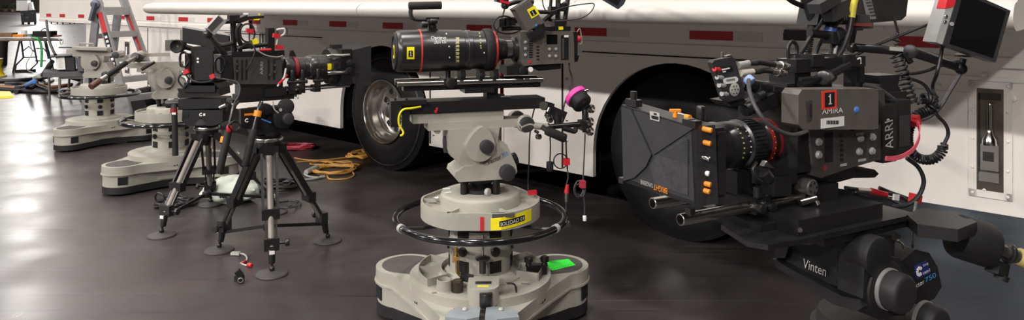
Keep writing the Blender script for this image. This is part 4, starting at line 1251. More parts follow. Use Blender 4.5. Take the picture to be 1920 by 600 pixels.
# rear module and battery
b = MB(); rbox(b, (1655, 198), (1681, 302), YS - .004, YS + .15, .003); CA.part('battery_plate', b, BLACK)
a = p(1669, 279, YS - .0045); u = p(1666, 222, YS - .0045)
b = MB(); b.text('ARRI', p(1674, 277, YS - .0045), p(1673, 224, YS - .0045), p(1659, 282, YS - .0045), .001); CA.part('lettering', b, mat('pale grey letters', (170, 168, 166), .4), parent=body)
b = MB(); b.sphere(p(1665, 225, YS - .004), .005, 1, .4, .5); CA.part('badge', b, GREYP, parent=body)
BT = Thing('camera_battery', 'black battery block clipped on the back of the nearest camera', 'battery', (p(1700, 290, 0).x, 0, p(1700, 290, 0).z), RF)
b = MB(); a = p(1684, 190, YS); c = p(1712, 292, YS); b.box(a.x, c.x, YS + .005, YS + .13, c.z, a.z, .006); BT.part('case', b, BLACKP)
b = MB(); b.box(a.x + .01, c.x - .004, YS + .004, YS + .006, c.z + .02, a.z - .03); BT.part('case_label', b, CHAR)
# front: mount and lens
AXR = p(1400, 267, 0).z
def LX(px): return p(px, 267, -.0).x
b = MB(); b.lathe((LX(1478), 0, AXR), (1, 0, 0), [(0, .036), (.006, .05), (.02, .056), (.03, .06), (.06, .066)], 40); CA.part('lens_mount', b, BLACKM)
b = MB(); rbox(b, (1500, 182), (1524, 322), -.07, .07, .006, yl=YS); CA.part('front_block', b, BLACK)
b = MB(); poly(b, [(1560, 328), (1600, 318), (1640, 318), (1648, 326), (1640, 333), (1600, 334), (1555, 346)], -.04, .08, .005); CA.part('shoulder_pad', b, BLACKP)
LN = Thing('zoom_lens', 'black zoom lens with red bands between matte box and the nearest camera', 'lens', (LX(1330), 0, AXR), RF)
def rr(px, d): return (LX(px) - LX(1320), d / 2 / 1010.0)
b = MB(); b.lathe((LX(1320), 0, AXR), (1, 0, 0), [rr(1320, 80), rr(1322, 86), rr(1340, 88), rr(1342, 80), rr(1350, 80), rr(1352, 84), rr(1372, 84), rr(1374, 78), rr(1380, 78), rr(1382, 88), rr(1406, 88), rr(1408, 80), rr(1414, 80), rr(1416, 84), rr(1424, 84), rr(1426, 80), rr(1446, 80), rr(1448, 84), rr(1466, 84), rr(1470, 72), rr(1484, 66)], 56)
lb = LN.part('barrel', b, BLACKM)
for x0_, x1_, d in ((1416, 1422, 85.5), (1433, 1437, 82)):
    b = MB(); b.lathe((LX(1320), 0, AXR), (1, 0, 0), [rr(x0_, d - 4), rr(x0_, d), rr(x1_, d), rr(x1_, d - 4)], 56, cap=False); LN.part('red_band', b, mat('deep red band', (128, 30, 34), .4), 'red band', parent=lb)
b = MB()
for k in range(40):
    a = 2 * PI * k / 40; c = V((LX(1394), .0436 * math.cos(a), AXR + .0436 * math.sin(a)))
    b.obox(c, .026, .0035, .0032, (1, 0, 0), (0, math.cos(a), math.sin(a)))
LN.part('focus_gear', b, BLACKP, parent=lb)
def ring_dots(px, r, angs, s, m, name):
    b = MB()
    for a in angs:
        a = math.radians(a); c = V((LX(px), -r * math.cos(a), AXR + r * math.sin(a)))
        b.obox(c, s, s * .7, .001, (1, 0, 0), (0, -math.cos(a), math.sin(a)))
    LN.part(name, b, m, parent=lb)
ring_dots(1362, .0425, (50, 38, 26, 14, 2, -10, -22), .0032, MARK, 'yellow_scale')
ring_dots(1377, .0395, (44, 30, 16, 2, -12), .0024, WHITE, 'white_scale')
ring_dots(1420, .0432, (34, 20, 6, -8, -22, -36), .0024, ORANGE, 'orange_scale')
ring_dots(1441, .0406, (34, 20, 6, -8), .0024, WHITE, 'white_scale')
b = MB(); a = math.radians(10); b.obox((LX(1487), -.056, AXR + .002), .008, .0015, .022, (1, 0, 0), (0, 0, 1)); CA.part('white_label', b, WHITE)

# matte box with folded flags over its front
xm = p(1305, 310, -.1).x
def mp(px, py, dx=0.0): return RF.px(px, py, xm + dx)
MX = Thing('matte_box', 'black matte box with folded front flags and orange knobs on the nearest camera', 'matte box', (xm + .03, 0, mp(1305, 388).z), RF)
fl = [(1166, 198), (1304, 240), (1310, 388), (1170, 341)]
b = MB(); b.ppoly([mp(*q) for q in fl], (.008, 0, 0), .001); f0 = MX.part('front_flag', b, CHAR)
b = MB(); b.ppoly([mp(*q) for q in ((1168, 201), (1186, 206), (1224, 290), (1214, 312), (1192, 333), (1172, 339))], (-.004, 0, 0), .001); MX.part('left_flap', b, CHAR, parent=f0)
b = MB(); b.ppoly([mp(*q) for q in ((1190, 207), (1301, 241), (1228, 290))], (-.0025, 0, 0), .0008); MX.part('top_flap', b, CHAR, parent=f0)
b = MB(); b.ppoly([mp(*q) for q in ((1230, 293), (1286, 256), (1290, 262), (1291, 366), (1230, 348), (1219, 312))], (-.0015, 0, 0), .0006); MX.part('right_flap', b, mat('ribbed charcoal flap', (52, 51, 53), .55, 0, .25, 60, .5, 90), parent=f0)
b = MB()
for k in range(12):
    q0, q1 = mp(1238 + k * 4.4, 290 - k * 2.6, -.0017), mp(1291, 306 - k * 4, -.0017)
    b.bar(q0, q1, .0012, .0012, (1, 0, 0))
MX.part('flap_rib', b, CHAR, parent=f0)
hs = MB()
A, B_, C_, D_ = mp(1304, 238), mp(1310, 388), mp(1166, 196), mp(1170, 341)
for (q0, q1) in ((A, B_), (C_, D_), (A, C_), (B_, D_)):
    o = V((.008, 0, 0)); i = ((A + B_ + C_ + D_) / 4)
    def inn(v): return v + (i - v).normalized() * .012
    hs.hull8([q0, q1, inn(q1), inn(q0), q0 + o + V((.034, 0, 0)), q1 + o + V((.034, 0, 0)), inn(q1) + o + V((.034, 0, 0)), inn(q0) + o + V((.034, 0, 0))], .001)
hd = MX.part('hood', hs, CHAR)
b = MB(); zc = (A.z + B_.z) / 2; zt = A.z - .006; zb_ = B_.z + .006
b.box(xm + .04, xm + .062, -.098, .098, zb_, zt, .004); b.lathe((xm + .06, 0, AXR), (1, 0, 0), [(0, .062), (.02, .056), (.026, .05)], 40)
st = MX.part('filter_stage', b, BLACK)
for (px_, py_, m_, L_) in ((1322, 241, ORANGE, .02), (1322, 266, ORANGE, .016), (1320, 342, ORANGE, .02), (1318, 355, ORANGE, .02), (1319, 294, CHROME, .018), (1322, 323, WHITE, .01)):
    b = MB(); c = RF.p(px_, py_, -.1); b.cyl(c + V((-.004, .006, 0)), c + V((.003, -L_ * .6, -.002)), .0042, n=14, bev=.001); MX.part('stage_knob', b, m_, {ORANGE: 'orange knob', CHROME: 'chrome knob', WHITE: 'white knob'}[m_], parent=st)
b = MB()
for c, w_ in (((1183, 193), .03), ((1292, 232), .03)):
    q = mp(*c) + V((.006, 0, 0)); b.obox(q, .014, w_, .012, (1, 0, 0), (0, 0, 1), .003); b.cyl(q, q + V((0, 0, .02 if c[0] < 1200 else .006)), .006, n=12)
for c in ((1168, 338), (1294, 396)):
    b.obox(mp(*c), .01, .012, .01, (1, 0, 0), (0, 0, 1), .002)
MX.part('flag_hinge', b, BLACKM)
b = MB(); q = mp(1266, 207, .02); b.cyl(q, q + V((0, 0, -.02)), .004, n=12); b.obox(q, .007, .018, .004, (.5, 1, 0)); q = mp(1286, 219, .03); b.cyl(q, q + V((0, -.01, 0)), .0045, n=12)
MX.part('top_clamp', b, ORANGE, 'orange clamp')
b = MB(); q = mp(1314, 226, .05); b.cyl(q, q + V((0, 0, .024)), .007, n=14, bev=.002); b.cyl(q, q + V((0, 0, -.02)), .005); MX.part('side_post', b, BLACKM)
b = MB(); b.ppoly([mp(*q, -.0032) for q in ((1219, 208), (1237, 212), (1237, 228), (1220, 224))], (-.001, 0, 0), .0008); bo = MX.part('badge', b, GREYP, parent=f0)
b = MB(); b.ppoly([mp(*q, -.0046) for q in ((1221.5, 216), (1234.5, 219), (1234.5, 225), (1222, 222))], (-.0006, 0, 0)); b.ppoly([mp(*q, -.0046) for q in ((1226, 211.5), (1231, 212.5), (1231, 216), (1226, 215))], (-.0006, 0, 0)); MX.part('badge_window', b, BLACK, parent=f0)
def mtext(s, a, bq, cq, m):
    b = MB(); b.text(s, mp(*a, -.0022), mp(*bq, -.0022), mp(*cq, -.0022), .0007); MX.part('lettering', b, m, parent=f0)
mtext('BRIGHT', (1251.5, 353), (1226, 344.5), (1251.5, 364), ORANGE)
mtext('TANGERINE', (1225, 344), (1201.5, 336.5), (1225, 352.5), GREYP)
b = MB(); b.box(xm + .045, xm + .06, -.104, -.097, zc - .05, zc + .05, .002); MX.part('tray_lock', b, BLACKM, parent=st)

# rods, bridge plate, lens support
RZ = (p(1275, 412, -.05).z + p(1490, 372, -.05).z) / 2
xr0 = p(1275, 412, -.05).x; xr1 = p(1512, 370, -.05).x
SP = Thing('rod_support', 'pair of chrome rods with black bridge plate under the nearest camera and its matte box', 'camera support', (xr1, 0, RZ - .03), RF)
for yy, xa, xb in ((-.05, xr0, xr1), (.05, p(1223, 387, .05).x, xr1)):
    b = MB(); b.pipe((xa, yy, RZ), (xb, yy, RZ), .0098, .0078, 28); SP.part('rod', b, RODM, 'chrome rod')
b = MB(); b.box(xr1 - .03, xr1 + .06, -.072, .072, RZ - .02, RZ + .022, .004); b.box(xr1 - .06, xr1 + .14, -.05, .05, RZ + .018, RZ + .05, .005); b.box(xr1 - .05, xr1 + .1, -.06, .06, RZ + .045, p(1540, 336, -.06).z, .004)
br = SP.part('bridge_plate', b, BLACK)
b = MB(); c = p(1523, 352, -.08); b.lathe(c + V((0, .03, 0)), (0, -1, 0), [(0, .013), (.012, .015), (.03, .015), (.032, .013)], 24); c2 = c + V((.0, -.002, 0))
SP.part('bridge_knob', b, mat('grey disc', (96, 94, 92), .35, .5), parent=br)
b = MB()
for k in range(5):
    a = 2 * PI * k / 5; b.cyl(c2 + V((.009 * math.cos(a), 0, .009 * math.sin(a))), c2 + V((.009 * math.cos(a), -.001, .009 * math.sin(a))), .0022, n=8)
SP.part('knob_screw', b, BLACK, parent=br)
b = MB(); b.cyl(p(1500, 380, -.075), p(1530, 372, -.085), .006); b.cyl(p(1528, 373, -.085), p(1534, 384, -.09), .004); c = p(1430, 322, -.03)
SP.part('lock_lever', b, STEEL)
for q in (1371, 1390):
    b = MB(); X_ = p(q, 350, 0).x
    b.box(X_ - .006, X_ + .006, -.062, .062, RZ - .012, RZ + .014, .003); b.box(X_ - .006, X_ + .006, -.02, .02, RZ + .01, AXR - .045, .003)
    b.cyl((X_, -.06, RZ + .018), (X_, -.06, RZ + .036), .007, n=12); b.cyl((X_, -.055, RZ + .0), (X_, -.075, RZ), .009, n=14, bev=.002)
    SP.part('lens_bracket', b, BLACKM)
b = MB(); b.obox(p(1462, 327, -.06), .055, .03, .026, (1, 0, -.1), (0, 0, 1), .008); b.obox(p(1456, 347, -.07), .042, .03, .032, (1, 0, -.1), (0, 0, 1), .008); b.cyl(p(1440, 335, -.07), p(1430, 322, -.07), .012, n=14)
b.tube([p(1418, 305, -.06), p(1411, 318, -.07), p(1417, 333, -.075), p(1430, 342, -.075)], .003)
SP.part('focus_unit', b, BLACK)
b = MB(); poly(b, [(1432, 312), (1438, 302), (1452, 316)], -.077, .01); SP.part('unit_plate', b, STEEL)

# black fluid head
HD = Thing('fluid_head', 'large black fluid head with white lettering carrying the nearest camera', 'camera head', RF.p(1585, 590, 0), RF)
yt = -.13
zt1 = RZ - .03
b = MB(); xa = p(1440, 392, -.10).x; xb = p(1560, 375, -.10).x
b.box(xa, p(1620, 370, -.1).x, -.085, .085, zt1 - .012, zt1 + .008, .003); HD.part('camera_plate', b, BLACK)
a = p(1497, 446, yt); c = p(1655, 399, yt)
b = MB(); b.box(a.x, c.x, yt, .06, a.z, p(1497, 414, yt).z, .004); sl = HD.part('slide_block', b, BLACK)
b = MB(); q = p(1499, 430, yt); b.cyl(q, q + V((-.003, -.004, 0)), .004, n=12); HD.part('slide_screw', b, STEEL, parent=sl)
zpl = a.z
b = MB(); b.ppoly([RF.pz(x_, y_, zpl + .002) for x_, y_ in ((1352, 421), (1400, 452), (1440, 459), (1500, 449), (1700, 405), (1690, 392), (1480, 398))], (0, 0, -.009), .002); HD.part('top_plate', b, BLACK)
b = MB(); q0 = p(1545, 462, yt - .002); q1 = p(1705, 421, yt - .002); b.box(q0.x, q1.x + .05, yt - .002, .07, p(1545, 462, yt).z, p(1545, 448, yt).z, .004); HD.part('under_plate', b, BLACK)
yv = -.12
xh = p(1592, 545, yv).x
def hp(px_, py_, dx=0.0): return RF.px(px_, py_, xh + dx)
q4 = [hp(1478, 458), hp(1594, 462), hp(1588, 545), hp(1470, 497)]
b = MB(); b.ppoly(q4, (.13, 0, 0), .004); hb = HD.part('body', b, BLACKP)
b = MB(); b.ppoly([hp(*c_, -.02) for c_ in ((1449, 485), (1462, 493), (1500, 514), (1580, 556), (1612, 562), (1618, 576), (1606, 584), (1560, 570), (1500, 528), (1456, 502))], (.06, 0, 0), .006); HD.part('lower_fairing', b, BLACK)
b = MB(); b.ppoly([hp(*c_, -.01) for c_ in ((1450, 462), (1466, 455), (1480, 458), (1472, 484), (1456, 484))], (.03, 0, 0), .004); HD.part('corner_tab', b, BLACK)
b = MB(); b.text('Vinten', hp(1505.5, 501, -.0008), hp(1549, 518.5, -.0008), hp(1507, 484, -.0008), .001); HD.part('lettering', b, mat('pale print', (208, 206, 204), .4), parent=hb)
b = MB(); c = p(1600, 590, 0); b.lathe((c.x, -.03, c.z - .03), (0, 0, 1), [(-.05, .07), (-.02, .072), (-.018, .1), (0, .105), (.02, .105), (.024, .095), (.045, .09)], 48); HD.part('pan_base', b, BLACKP)
# drag housing and knobs on the viewer side
yd = yv - .045
b = MB()
c = p(1650, 484, yd); b.cyl(c + V((0, .05, 0)), c, .036, n=40, bev=.006)
c = p(1666, 545, yd); b.cyl(c + V((0, .05, 0)), c, .052, n=48, bev=.008)
poly(b, [(1622, 480), (1686, 484), (1712, 520), (1716, 560), (1696, 592), (1640, 592), (1618, 560)], yd + .006, .05, .006)
dh = HD.part('drag_housing', b, BLACKP)
def dial(px_, py_, y_, r, L_, n1, n2, par):
    c = p(px_, py_, y_); d = (0, -1, 0)
    b = MB(); b.lathe(c, d, [(0, r + .0015), (.006, r + .0015), (.007, r)], 40); HD.part(n1, b, mat('grey dial', (150, 148, 146), .4, .4), 'grey dial ring', parent=par)
    b = MB(); b.lathe(c + V((0, -.006, 0)), d, [(0, r), (L_ - .006, r - .001), (L_ - .001, r - .005), (L_, r - .009), (L_, 0)], 40); HD.part(n2, b, mat('soft dark knob', (36, 35, 36), .55, spec=.35), parent=par)
dial(1664, 541, yd, .0345, .03, 'knob_ring', 'drag_knob', dh)
dial(1730, 598, yv - .03, .033, .03, 'knob_ring', 'pan_knob', None)
# electronics box on the right
b = MB(); poly(b, [(1690, 490), (1716, 468), (1742, 474), (1758, 500), (1766, 538), (1752, 560), (1730, 572), (1690, 566)], yv + .01, .1, .004); eb = HD.part('electronics_box', b, BLACKP)
def etx(s, a, bq, cq, m, y_=yv + .009):
    b = MB(); b.text(s, p(*a, y_), p(*bq, y_), p(*cq, y_), .0007); HD.part('lettering', b, m, parent=eb)
b = MB(); poly(b, [(1714, 500), (1737, 489), (1745, 512), (1720, 524)], yv + .0085, .003); HD.part('sticker', b, NAVY, 'navy round emblem sticker', parent=eb)
b = MB(); c = p(1724, 509, yv + .007)
for k in range(9):
    a = 2 * PI * (k + .5) / 11 + .5; b.bar(c + V((.004 * math.cos(a), 0, .004 * math.sin(a))), c + V((.0095 * math.cos(a), 0, .0095 * math.sin(a))), .0035, .0015, (0, 1, 0))
HD.part('emblem', b, WHITE, parent=eb)
etx('cam1', (1730, 515), (1743.5, 508.5), (1728.5, 509), WHITE, yv + .008)
etx('ENJ', (1731, 501), (1740, 497), (1730, 496), WHITE, yv + .008)
etx('Vector', (1708, 545), (1733, 531), (1706, 537), WHITE)
etx('750', (1735, 530), (1755, 519), (1733, 521), mat('sky blue print', (60, 160, 220), .4))
b = MB(); b.obox(p(1680, 445, yv - .01), .02, .004, .014, (1, 0, -.5), (0, 0, 1), .001); b.tube([p(1684, 450, yv - .012), p(1692, 458, yv - .012), p(1694, 466, yv - .01)], .002); HD.part('silver_clip', b, STEEL, 'silver clip')
# pan bar socket behind, and the bar running out to the right
yk = .02
b = MB(); b.ppoly([RF.pz(x_, y_, zpl + .0) for x_, y_ in ((1700, 402), (1726, 390), (1800, 398), (1832, 416), (1796, 430), (1720, 420))], (0, 0, -.022), .005); HD.part('socket_arm', b, BLACK)
YK = RF.w(RF.pz(1800, 412, zpl)).y + .02
q = lambda px_, py_: WORLD.p(px_, py_, YK)
w2 = lambda px_, py_: RF.inv(q(px_, py_))
b = MB(); b.cyl(w2(1790, 440), w2(1858, 462), .040, n=28, bev=.008); so = HD.part('bar_socket', b, BLACKP)
b = MB(); b.cyl(w2(1796, 432), w2(1806, 412), .018, n=20, bev=.004); b.cyl(w2(1866, 462), w2(1853, 459), .022, n=20); HD.part('socket_knob', b, BLACKM, parent=so)
b = MB(); b.cyl(w2(1855, 460), w2(1990, 515), .012, n=18); pb = HD.part('pan_bar', b, mat('dark steel bar', (96, 94, 92), .35, .8))
b = MB(); b.cyl(w2(1888, 474), w2(1896, 477), .019, n=18, bev=.003); HD.part('bar_collar', b, BLACKM, parent=pb)
b = MB(); b.cyl(w2(1908, 480), w2(1990, 514), .016, n=18, bev=.003); HD.part('bar_end', b, mat('pale gold sleeve', (206, 190, 120), .4, .3), 'pale gold sleeve', parent=pb)
b = MB(); b.obox(w2(1870, 502), .034, .024, .024, (1, 0, -.4), (0, 0, 1), .009, 3); b.cyl(w2(1880, 515), w2(1876, 524), .012); HD.part('bar_joint', b, BLACKP, parent=pb)

# rigging over the camera
RG = Thing('top_handle', 'black top handle rail with brackets over the nearest camera', 'camera handle', (p(1560, 165, 0).x, 0, p(1560, 165, 0).z), RF)
yr = -.03
b = MB(); rbox(b, (1493, 112), (1600, 130), -.035, .01, .004); 
for q0, q1 in ((1525, 1546), (1585, 1604)):
    rbox(b, (q0, 103), (q1, 124), -.042, .014, .004)
rbox(b, (1600, 106), (1623, 124), -.04, .01, .004)
RG.part('handle_rail', b, BLACKM)
b = MB(); rbox(b, (1490, 124), (1520, 170), -.03, .03, .004); rbox(b, (1598, 122), (1606, 168), -.02, .0, .002); rbox(b, (1612, 122), (1621, 168), -.02, .0, .002); rbox(b, (1598, 156), (1621, 164), -.02, .0, .002)
rbox(b, (1476, 158), (1560, 172), -.03, .03, .004); b.tube([p(1500, 160, -.04), p(1560, 138, -.04), p(1592, 122, -.04)], .008)
RG.part('handle_post', b, BLACK)
b = MB(); numeral_one(b, p(1612, 120, -.041), p(1616, 119, -.041), p(1612, 109, -.041), .0005); b.bar(p(1608, 111, -.041), p(1613, 108, -.041), .002, .002); RG.part('lettering', b, WHITE)
b = MB(); b.cyl(p(1543, 146, -.05), p(1556, 142, -.02), .014, n=16, bev=.003); b.cyl(p(1500, 150, -.04), p(1545, 146, -.045), .005); RG.part('rail_clamp', b, BLACKM)
EV = Thing('viewfinder_mount', 'small black box standing on the rear top edge of the nearest camera', 'camera part', (p(1668, 170, 0).x, 0, p(1668, 170, 0).z), RF)
b = MB(); poly(b, [(1645, 142), (1688, 140), (1684, 160), (1692, 174), (1646, 176), (1652, 158)], -.03, .05, .004); EV.part('box', b, BLACK)
b = MB(); rbox(b, (1640, 176), (1700, 188), -.04, .05, .003); EV.part('foot', b, BLACKM)
# front rod with grip and control box
FB = Thing('rod_extension', 'black round bar reaching forward over the nearest lens to the small control box', 'camera arm', p(1500, 176, -.0), RF)
b = MB(); b.cyl(p(1388, 157, -.02), p(1505, 176, -.02), .0115, n=18); fr_ = FB.part('bar', b, BLACKM)
b = MB(); b.cyl(p(1395, 207, -.03), p(1412, 199, -.03), .0125, n=18, bev=.004); b.obox(p(1425, 193, -.03), .05, .03, .024, (1, 0, .25), (0, 0, 1), .006); b.obox(p(1465, 195, -.02), .04, .03, .04, (1, 0, .1), (0, 0, 1), .006); b.obox(p(1440, 186, -.02), .02, .03, .03, (1, 0, .1), (0, 0, 1), .004)
b.obox(p(1478, 215, -.0), .06, .06, .03, (1, 0, .1), (0, 0, 1), .006); b.cyl(p(1420, 183, -.04), p(1432, 178, -.04), .008)
FB.part('bar_clamp', b, BLACK)
b = MB()
for q0 in (1415, 1440):
    b.cyl(p(q0, 161 + (q0 - 1388) * .16, -.02), p(q0 + 3, 161.5 + (q0 - 1388) * .16, -.02), .0135, n=18)
FB.part('bar_band', b, RUBBER, parent=fr_)
WT = Thing('control_box', 'flat grey control box with a round vent and bar code label over the matte box', 'control box', p(1385, 188, -.03), RF)
yw = -.05
fc_ = [(1336, 118), (1340, 113), (1372, 107), (1378, 110), (1398, 178), (1395, 184), (1366, 191), (1359, 187)]
b = MB(); poly(b, fc_, yw, .012, .002); wb = WT.part('case', b, CHAR)
b = MB(); poly(b, [(1352, 127), (1372, 123), (1375, 133), (1355, 137)], yw - .0006, .002); WT.part('name_plate', b, BLACK, parent=wb)
b = MB(); poly(b, [(1353, 129.5), (1368, 126.5), (1369, 129), (1354, 132)], yw - .001, .002); poly(b, [(1355, 134), (1361, 133), (1361.5, 135), (1355.5, 136)], yw - .001, .002); WT.part('name_print', b, WHITE, parent=wb)
b = MB(); poly(b, [(1356, 150), (1360, 146.5), (1380, 143.5), (1384, 147), (1384, 151), (1380, 155), (1361, 158), (1357, 155)], yw - .0006, .002); WT.part('bar_label', b, PAPER, 'white bar code label', parent=wb)
b = MB()
for k in range(9):
    poly(b, [(1362.5 + k * 1.8, 149 - k * .25), (1363.4 + k * 1.8, 149 - k * .25), (1363.8 + k * 1.8, 153 - k * .25), (1363 + k * 1.8, 153 - k * .25)], yw - .001, .001)
WT.part('bar_code', b, BLACK, parent=wb)
b = MB(); c = p(1377, 168, yw); b.lathe(c, (0, -1, 0), [(0, .0115), (.001, .0115), (.0015, .0105)], 28); vt = WT.part('vent_disc', b, mat('speckled grey vent', (178, 174, 168), .5, .2, .3, 400), 'grey vent disc', parent=wb)
b = MB()
for k in range(6):
    a = 2 * PI * k / 6; b.cyl(c + V((.007 * math.cos(a), -.0014, .007 * math.sin(a))), c + V((.007 * math.cos(a), -.0019, .007 * math.sin(a))), .0012, n=8)
b.cyl(c + V((0, -.0014, 0)), c + V((0, -.0019, 0)), .0015, n=8); WT.part('vent_hole', b, BLACK, parent=wb)
for k, (x_, y_) in enumerate(((1335, 131), (1340, 146), (1344, 161), (1349, 177))):
    b = MB(); c = p(x_ + 6, y_, yw + .006); b.lathe(c + V((.012, 0, 0)), (-1, -.25, .1), [(0, .0052), (.012, .0052), (.014, .0042), (.02, .004)], 16); WT.part('connector', b, REDP if k == 0 else SILVER, 'red ringed socket' if k == 0 else 'chrome socket', parent=wb)
b = MB(); c = p(1354, 111, yw + .012); b.cyl(c, c + V((0, 0, .012)), .003, n=10); b.obox(p(1364, 108, yw + .012), .012, .008, .008, (1, 0, .2)); WT.part('toggle', b, STEEL, parent=wb)
b = MB(); poly(b, [(1362, 190), (1394, 184), (1400, 190), (1392, 198), (1372, 200)], yw + .01, .04, .003); WT.part('mount', b, BLACK, parent=wb)
def plugcable(lbl, a, m_, bq, c, ends=CHROME):
    t = Thing('cable', lbl, 'cable', p(a[0], a[1], yw), RF)
    b = MB(); b.cyl(p(a[0], a[1], yw + .005), p(m_[0], m_[1], yw + .005), .0062, .0052, n=14); t.part('plug', b, GREYCAB if ends is None else ends, 'pale plug')
    b = MB(); b.tube([p(m_[0], m_[1], yw + .005)] + [p(x_, y_, yw + .01) for x_, y_ in bq] + [p(c[0], c[1], yw + .015)], .0052, 10, 5); t.part('jacket', b, CABLE)
    q = p(c[0], c[1], yw + .015); q2 = p(c[0] + 26, c[1] + 4, yw + .02)
    b = MB(); b.cyl(q, q2, .0058, n=14); b.cyl(q + (q2 - q) * .4, q + (q2 - q) * .8, .0085, n=14, bev=.001); t.part('end_plug', b, STEEL, 'metal plug')
plugcable('upper cable with a silver plug running from the control box to the handle', (1384, 123), (1404, 118), [(1416, 118), (1426, 117)], (1452, 121), SILVER)
plugcable('lower cable with a pale plug running from the control box to the handle', (1388, 137), (1412, 134), [(1422, 134), (1432, 132)], (1446, 133), mat('cream plug', (206, 200, 184), .5))
b = MB(); c = p(1400, 146, yw - .01); b.cyl(c, p(1410, 155, yw - .02), .009, n=16, bev=.002); solo('connector_boot', 'pale blue connector boot right of the control box', 'connector', b, mat('pale blue boot', (136, 160, 196), .5), c, RF)
cable('thick black cable drooping from the blue boot across the nearest lens', [p(1404, 150, yw - .02), p(1405, 170, yw - .04), p(1415, 198, yw - .06), p(1436, 228, yw - .075), p(1462, 246, yw - .08), p(1486, 253, yw - .075), p(1510, 247, yw - .06), p(1522, 238, yw - .03)], .0036, CABLEG, fr=RF)

# arm, monitors, uprights
AR_ = Thing('articulating_arm', 'black two part jointed arm from the top handle to the right hand monitor', 'camera arm', p(1600, 95, .0), RF)
wq = lambda x_, y_, Y_=1.55: RF.inv(WORLD.p(x_, y_, Y_))
b = MB(); b.cyl(wq(1596, 88), wq(1704, 97), .0095, n=18, bev=.002); b.cyl(wq(1591, 92), wq(1602, 84), .013, n=18, bev=.003); sg = AR_.part('rear_link', b, BLACKM)
b = MB(); b.bar(wq(1668, 91, 1.538), wq(1694, 93, 1.538), .004, .008); AR_.part('link_badge', b, GREYP, parent=sg)
b = MB(); b.cyl(wq(1706, 96), wq(1800, 128), .011, .008, n=18, bev=.002); AR_.part('front_link', b, BLACKM)
b = MB(); b.cyl(wq(1706, 97, 1.53), wq(1706, 97, 1.57), .015, n=20, bev=.003); b.bar(wq(1696, 100, 1.535), wq(1708, 118, 1.535), .008, .01, bev=.003); AR_.part('center_joint', b, BLACK)
b = MB(); b.sphere(wq(1802, 128), .013); b.cyl(wq(1802, 128), wq(1806, 110), .007, n=14); b.lathe(wq(1808, 106), (0, 0, 1), [(0, .018), (.004, .018), (.006, .013)], 20); AR_.part('ball_mount', b, BLACK)
b = MB(); b.cyl(wq(1594, 84), wq(1600, 55), .0085, n=14); b.obox(wq(1602, 48), .024, .024, .02, (1, 0, 0), (0, 0, 1), .005); AR_.part('upright_stub', b, BLACKM)
MO = Thing('monitor', 'small silver sided monitor with dark screen on the jointed arm at upper right', 'monitor', wq(1815, 100, 1.45), RF)
def wm(x_, y_, Y_=1.45): return RF.inv(WORLD.p(x_, y_, Y_))
fm = [(1768, 84), (1867, 117), (1895, 20), (1800, -22)]
dpt = RF.Ri @ V((0, .035, 0))
b = MB(); b.ppoly([wm(*q) for q in fm], dpt, .004); mh = MO.part('housing', b, mat('dark monitor frame', (46, 45, 46), .4))
b = MB(); q4 = [(1780, 82), (1862, 109), (1887, 22), (1806, -12)]; b.ppoly([wm(*q, 1.4495) for q in q4], RF.Ri @ V((0, .002, 0))); MO.part('screen', b, SCREEN, 'dark glossy screen', parent=mh)
side = [(1753, 78), (1769, 85), (1801, -23), (1785, -28)]
b = MB(); b.ppoly([wm(1754, 79, 1.453), wm(1768, 84, 1.453), wm(1800, -22, 1.453), wm(1786, -27, 1.453)], RF.Ri @ V((-.002, .042, 0)), .003); sd = MO.part('side_shell', b, SILVER, 'silver side shell')
b = MB(); b.ppoly([wm(1772, 16, 1.4515), wm(1789, 12, 1.4515), wm(1797, -18, 1.4515), wm(1782, -22, 1.4515)], RF.Ri @ V((0, .03, 0))); MO.part('red_corner', b, REDP, 'red corner', parent=sd)
for x_, y_ in ((1773, 31), (1771, 41)):
    b = MB(); c = wm(x_ , y_, 1.4525); b.lathe(c, RF.Ri @ V((-.2, -1, 0)), [(0, .0035), (.002, .0035), (.003, .002)], 12); MO.part('side_button', b, CHROME, parent=sd)
b = MB(); c = wm(1784, 45, 1.4495); b.cyl(c, c + RF.Ri @ V((0, -.002, 0)), .004, n=16); MO.part('menu_button', b, SILVER, parent=mh)
# upper monitor, seen from behind and below
UM = Thing('monitor', 'black monitor back with grey stickers cut by the upper photo edge', 'monitor', p(1620, 48, .03), RF)
yu = .0
b = MB(); poly(b, [(1532, 47), (1600, 46), (1690, 38), (1699, 30), (1704, -12), (1545, -24)], yu, .05, .004); ub = UM.part('housing', b, BLACK)
b = MB(); poly(b, [(1614, -18), (1629, -18), (1643, 35), (1626, 37)], yu - .001, .003); UM.part('sticker', b, mat('grey sticker', (128, 124, 124), .5), parent=ub)
b = MB()
for k in range(6):
    poly(b, [(1622 + k * 2.2, -2 + k * 6), (1631 + k * 2.0, -3 + k * 6), (1632 + k * 2, 0 + k * 6), (1623 + k * 2.2, 1 + k * 6)], yu - .0016, .002)
UM.part('sticker_print', b, CHAR, parent=ub)
b = MB()
for k in range(5):
    poly(b, [(1572 + k * 4, 16), (1574 + k * 4, 16), (1577 + k * 4, 38), (1575 + k * 4, 38)], yu - .001, .002)
UM.part('vent_mark', b, mat('grey sticker', (128, 124, 124), .5), parent=ub)
b = MB(); b.obox(p(1612, 40, -.02), .03, .024, .026, (1, 0, 0), (0, 0, 1), .004); b.obox(p(1614, 48, -.02), .036, .03, .012, (1, 0, 0), (0, 0, 1), .004); UM.part('mount_block', b, CHAR)
b = MB(); b.obox(p(1614, 46, -.025), .03, .03, .006, (1, 0, 0), (0, 0, 1), .002); UM.part('mount_red', b, mat('dull red', (120, 50, 48), .5), 'dull red band')
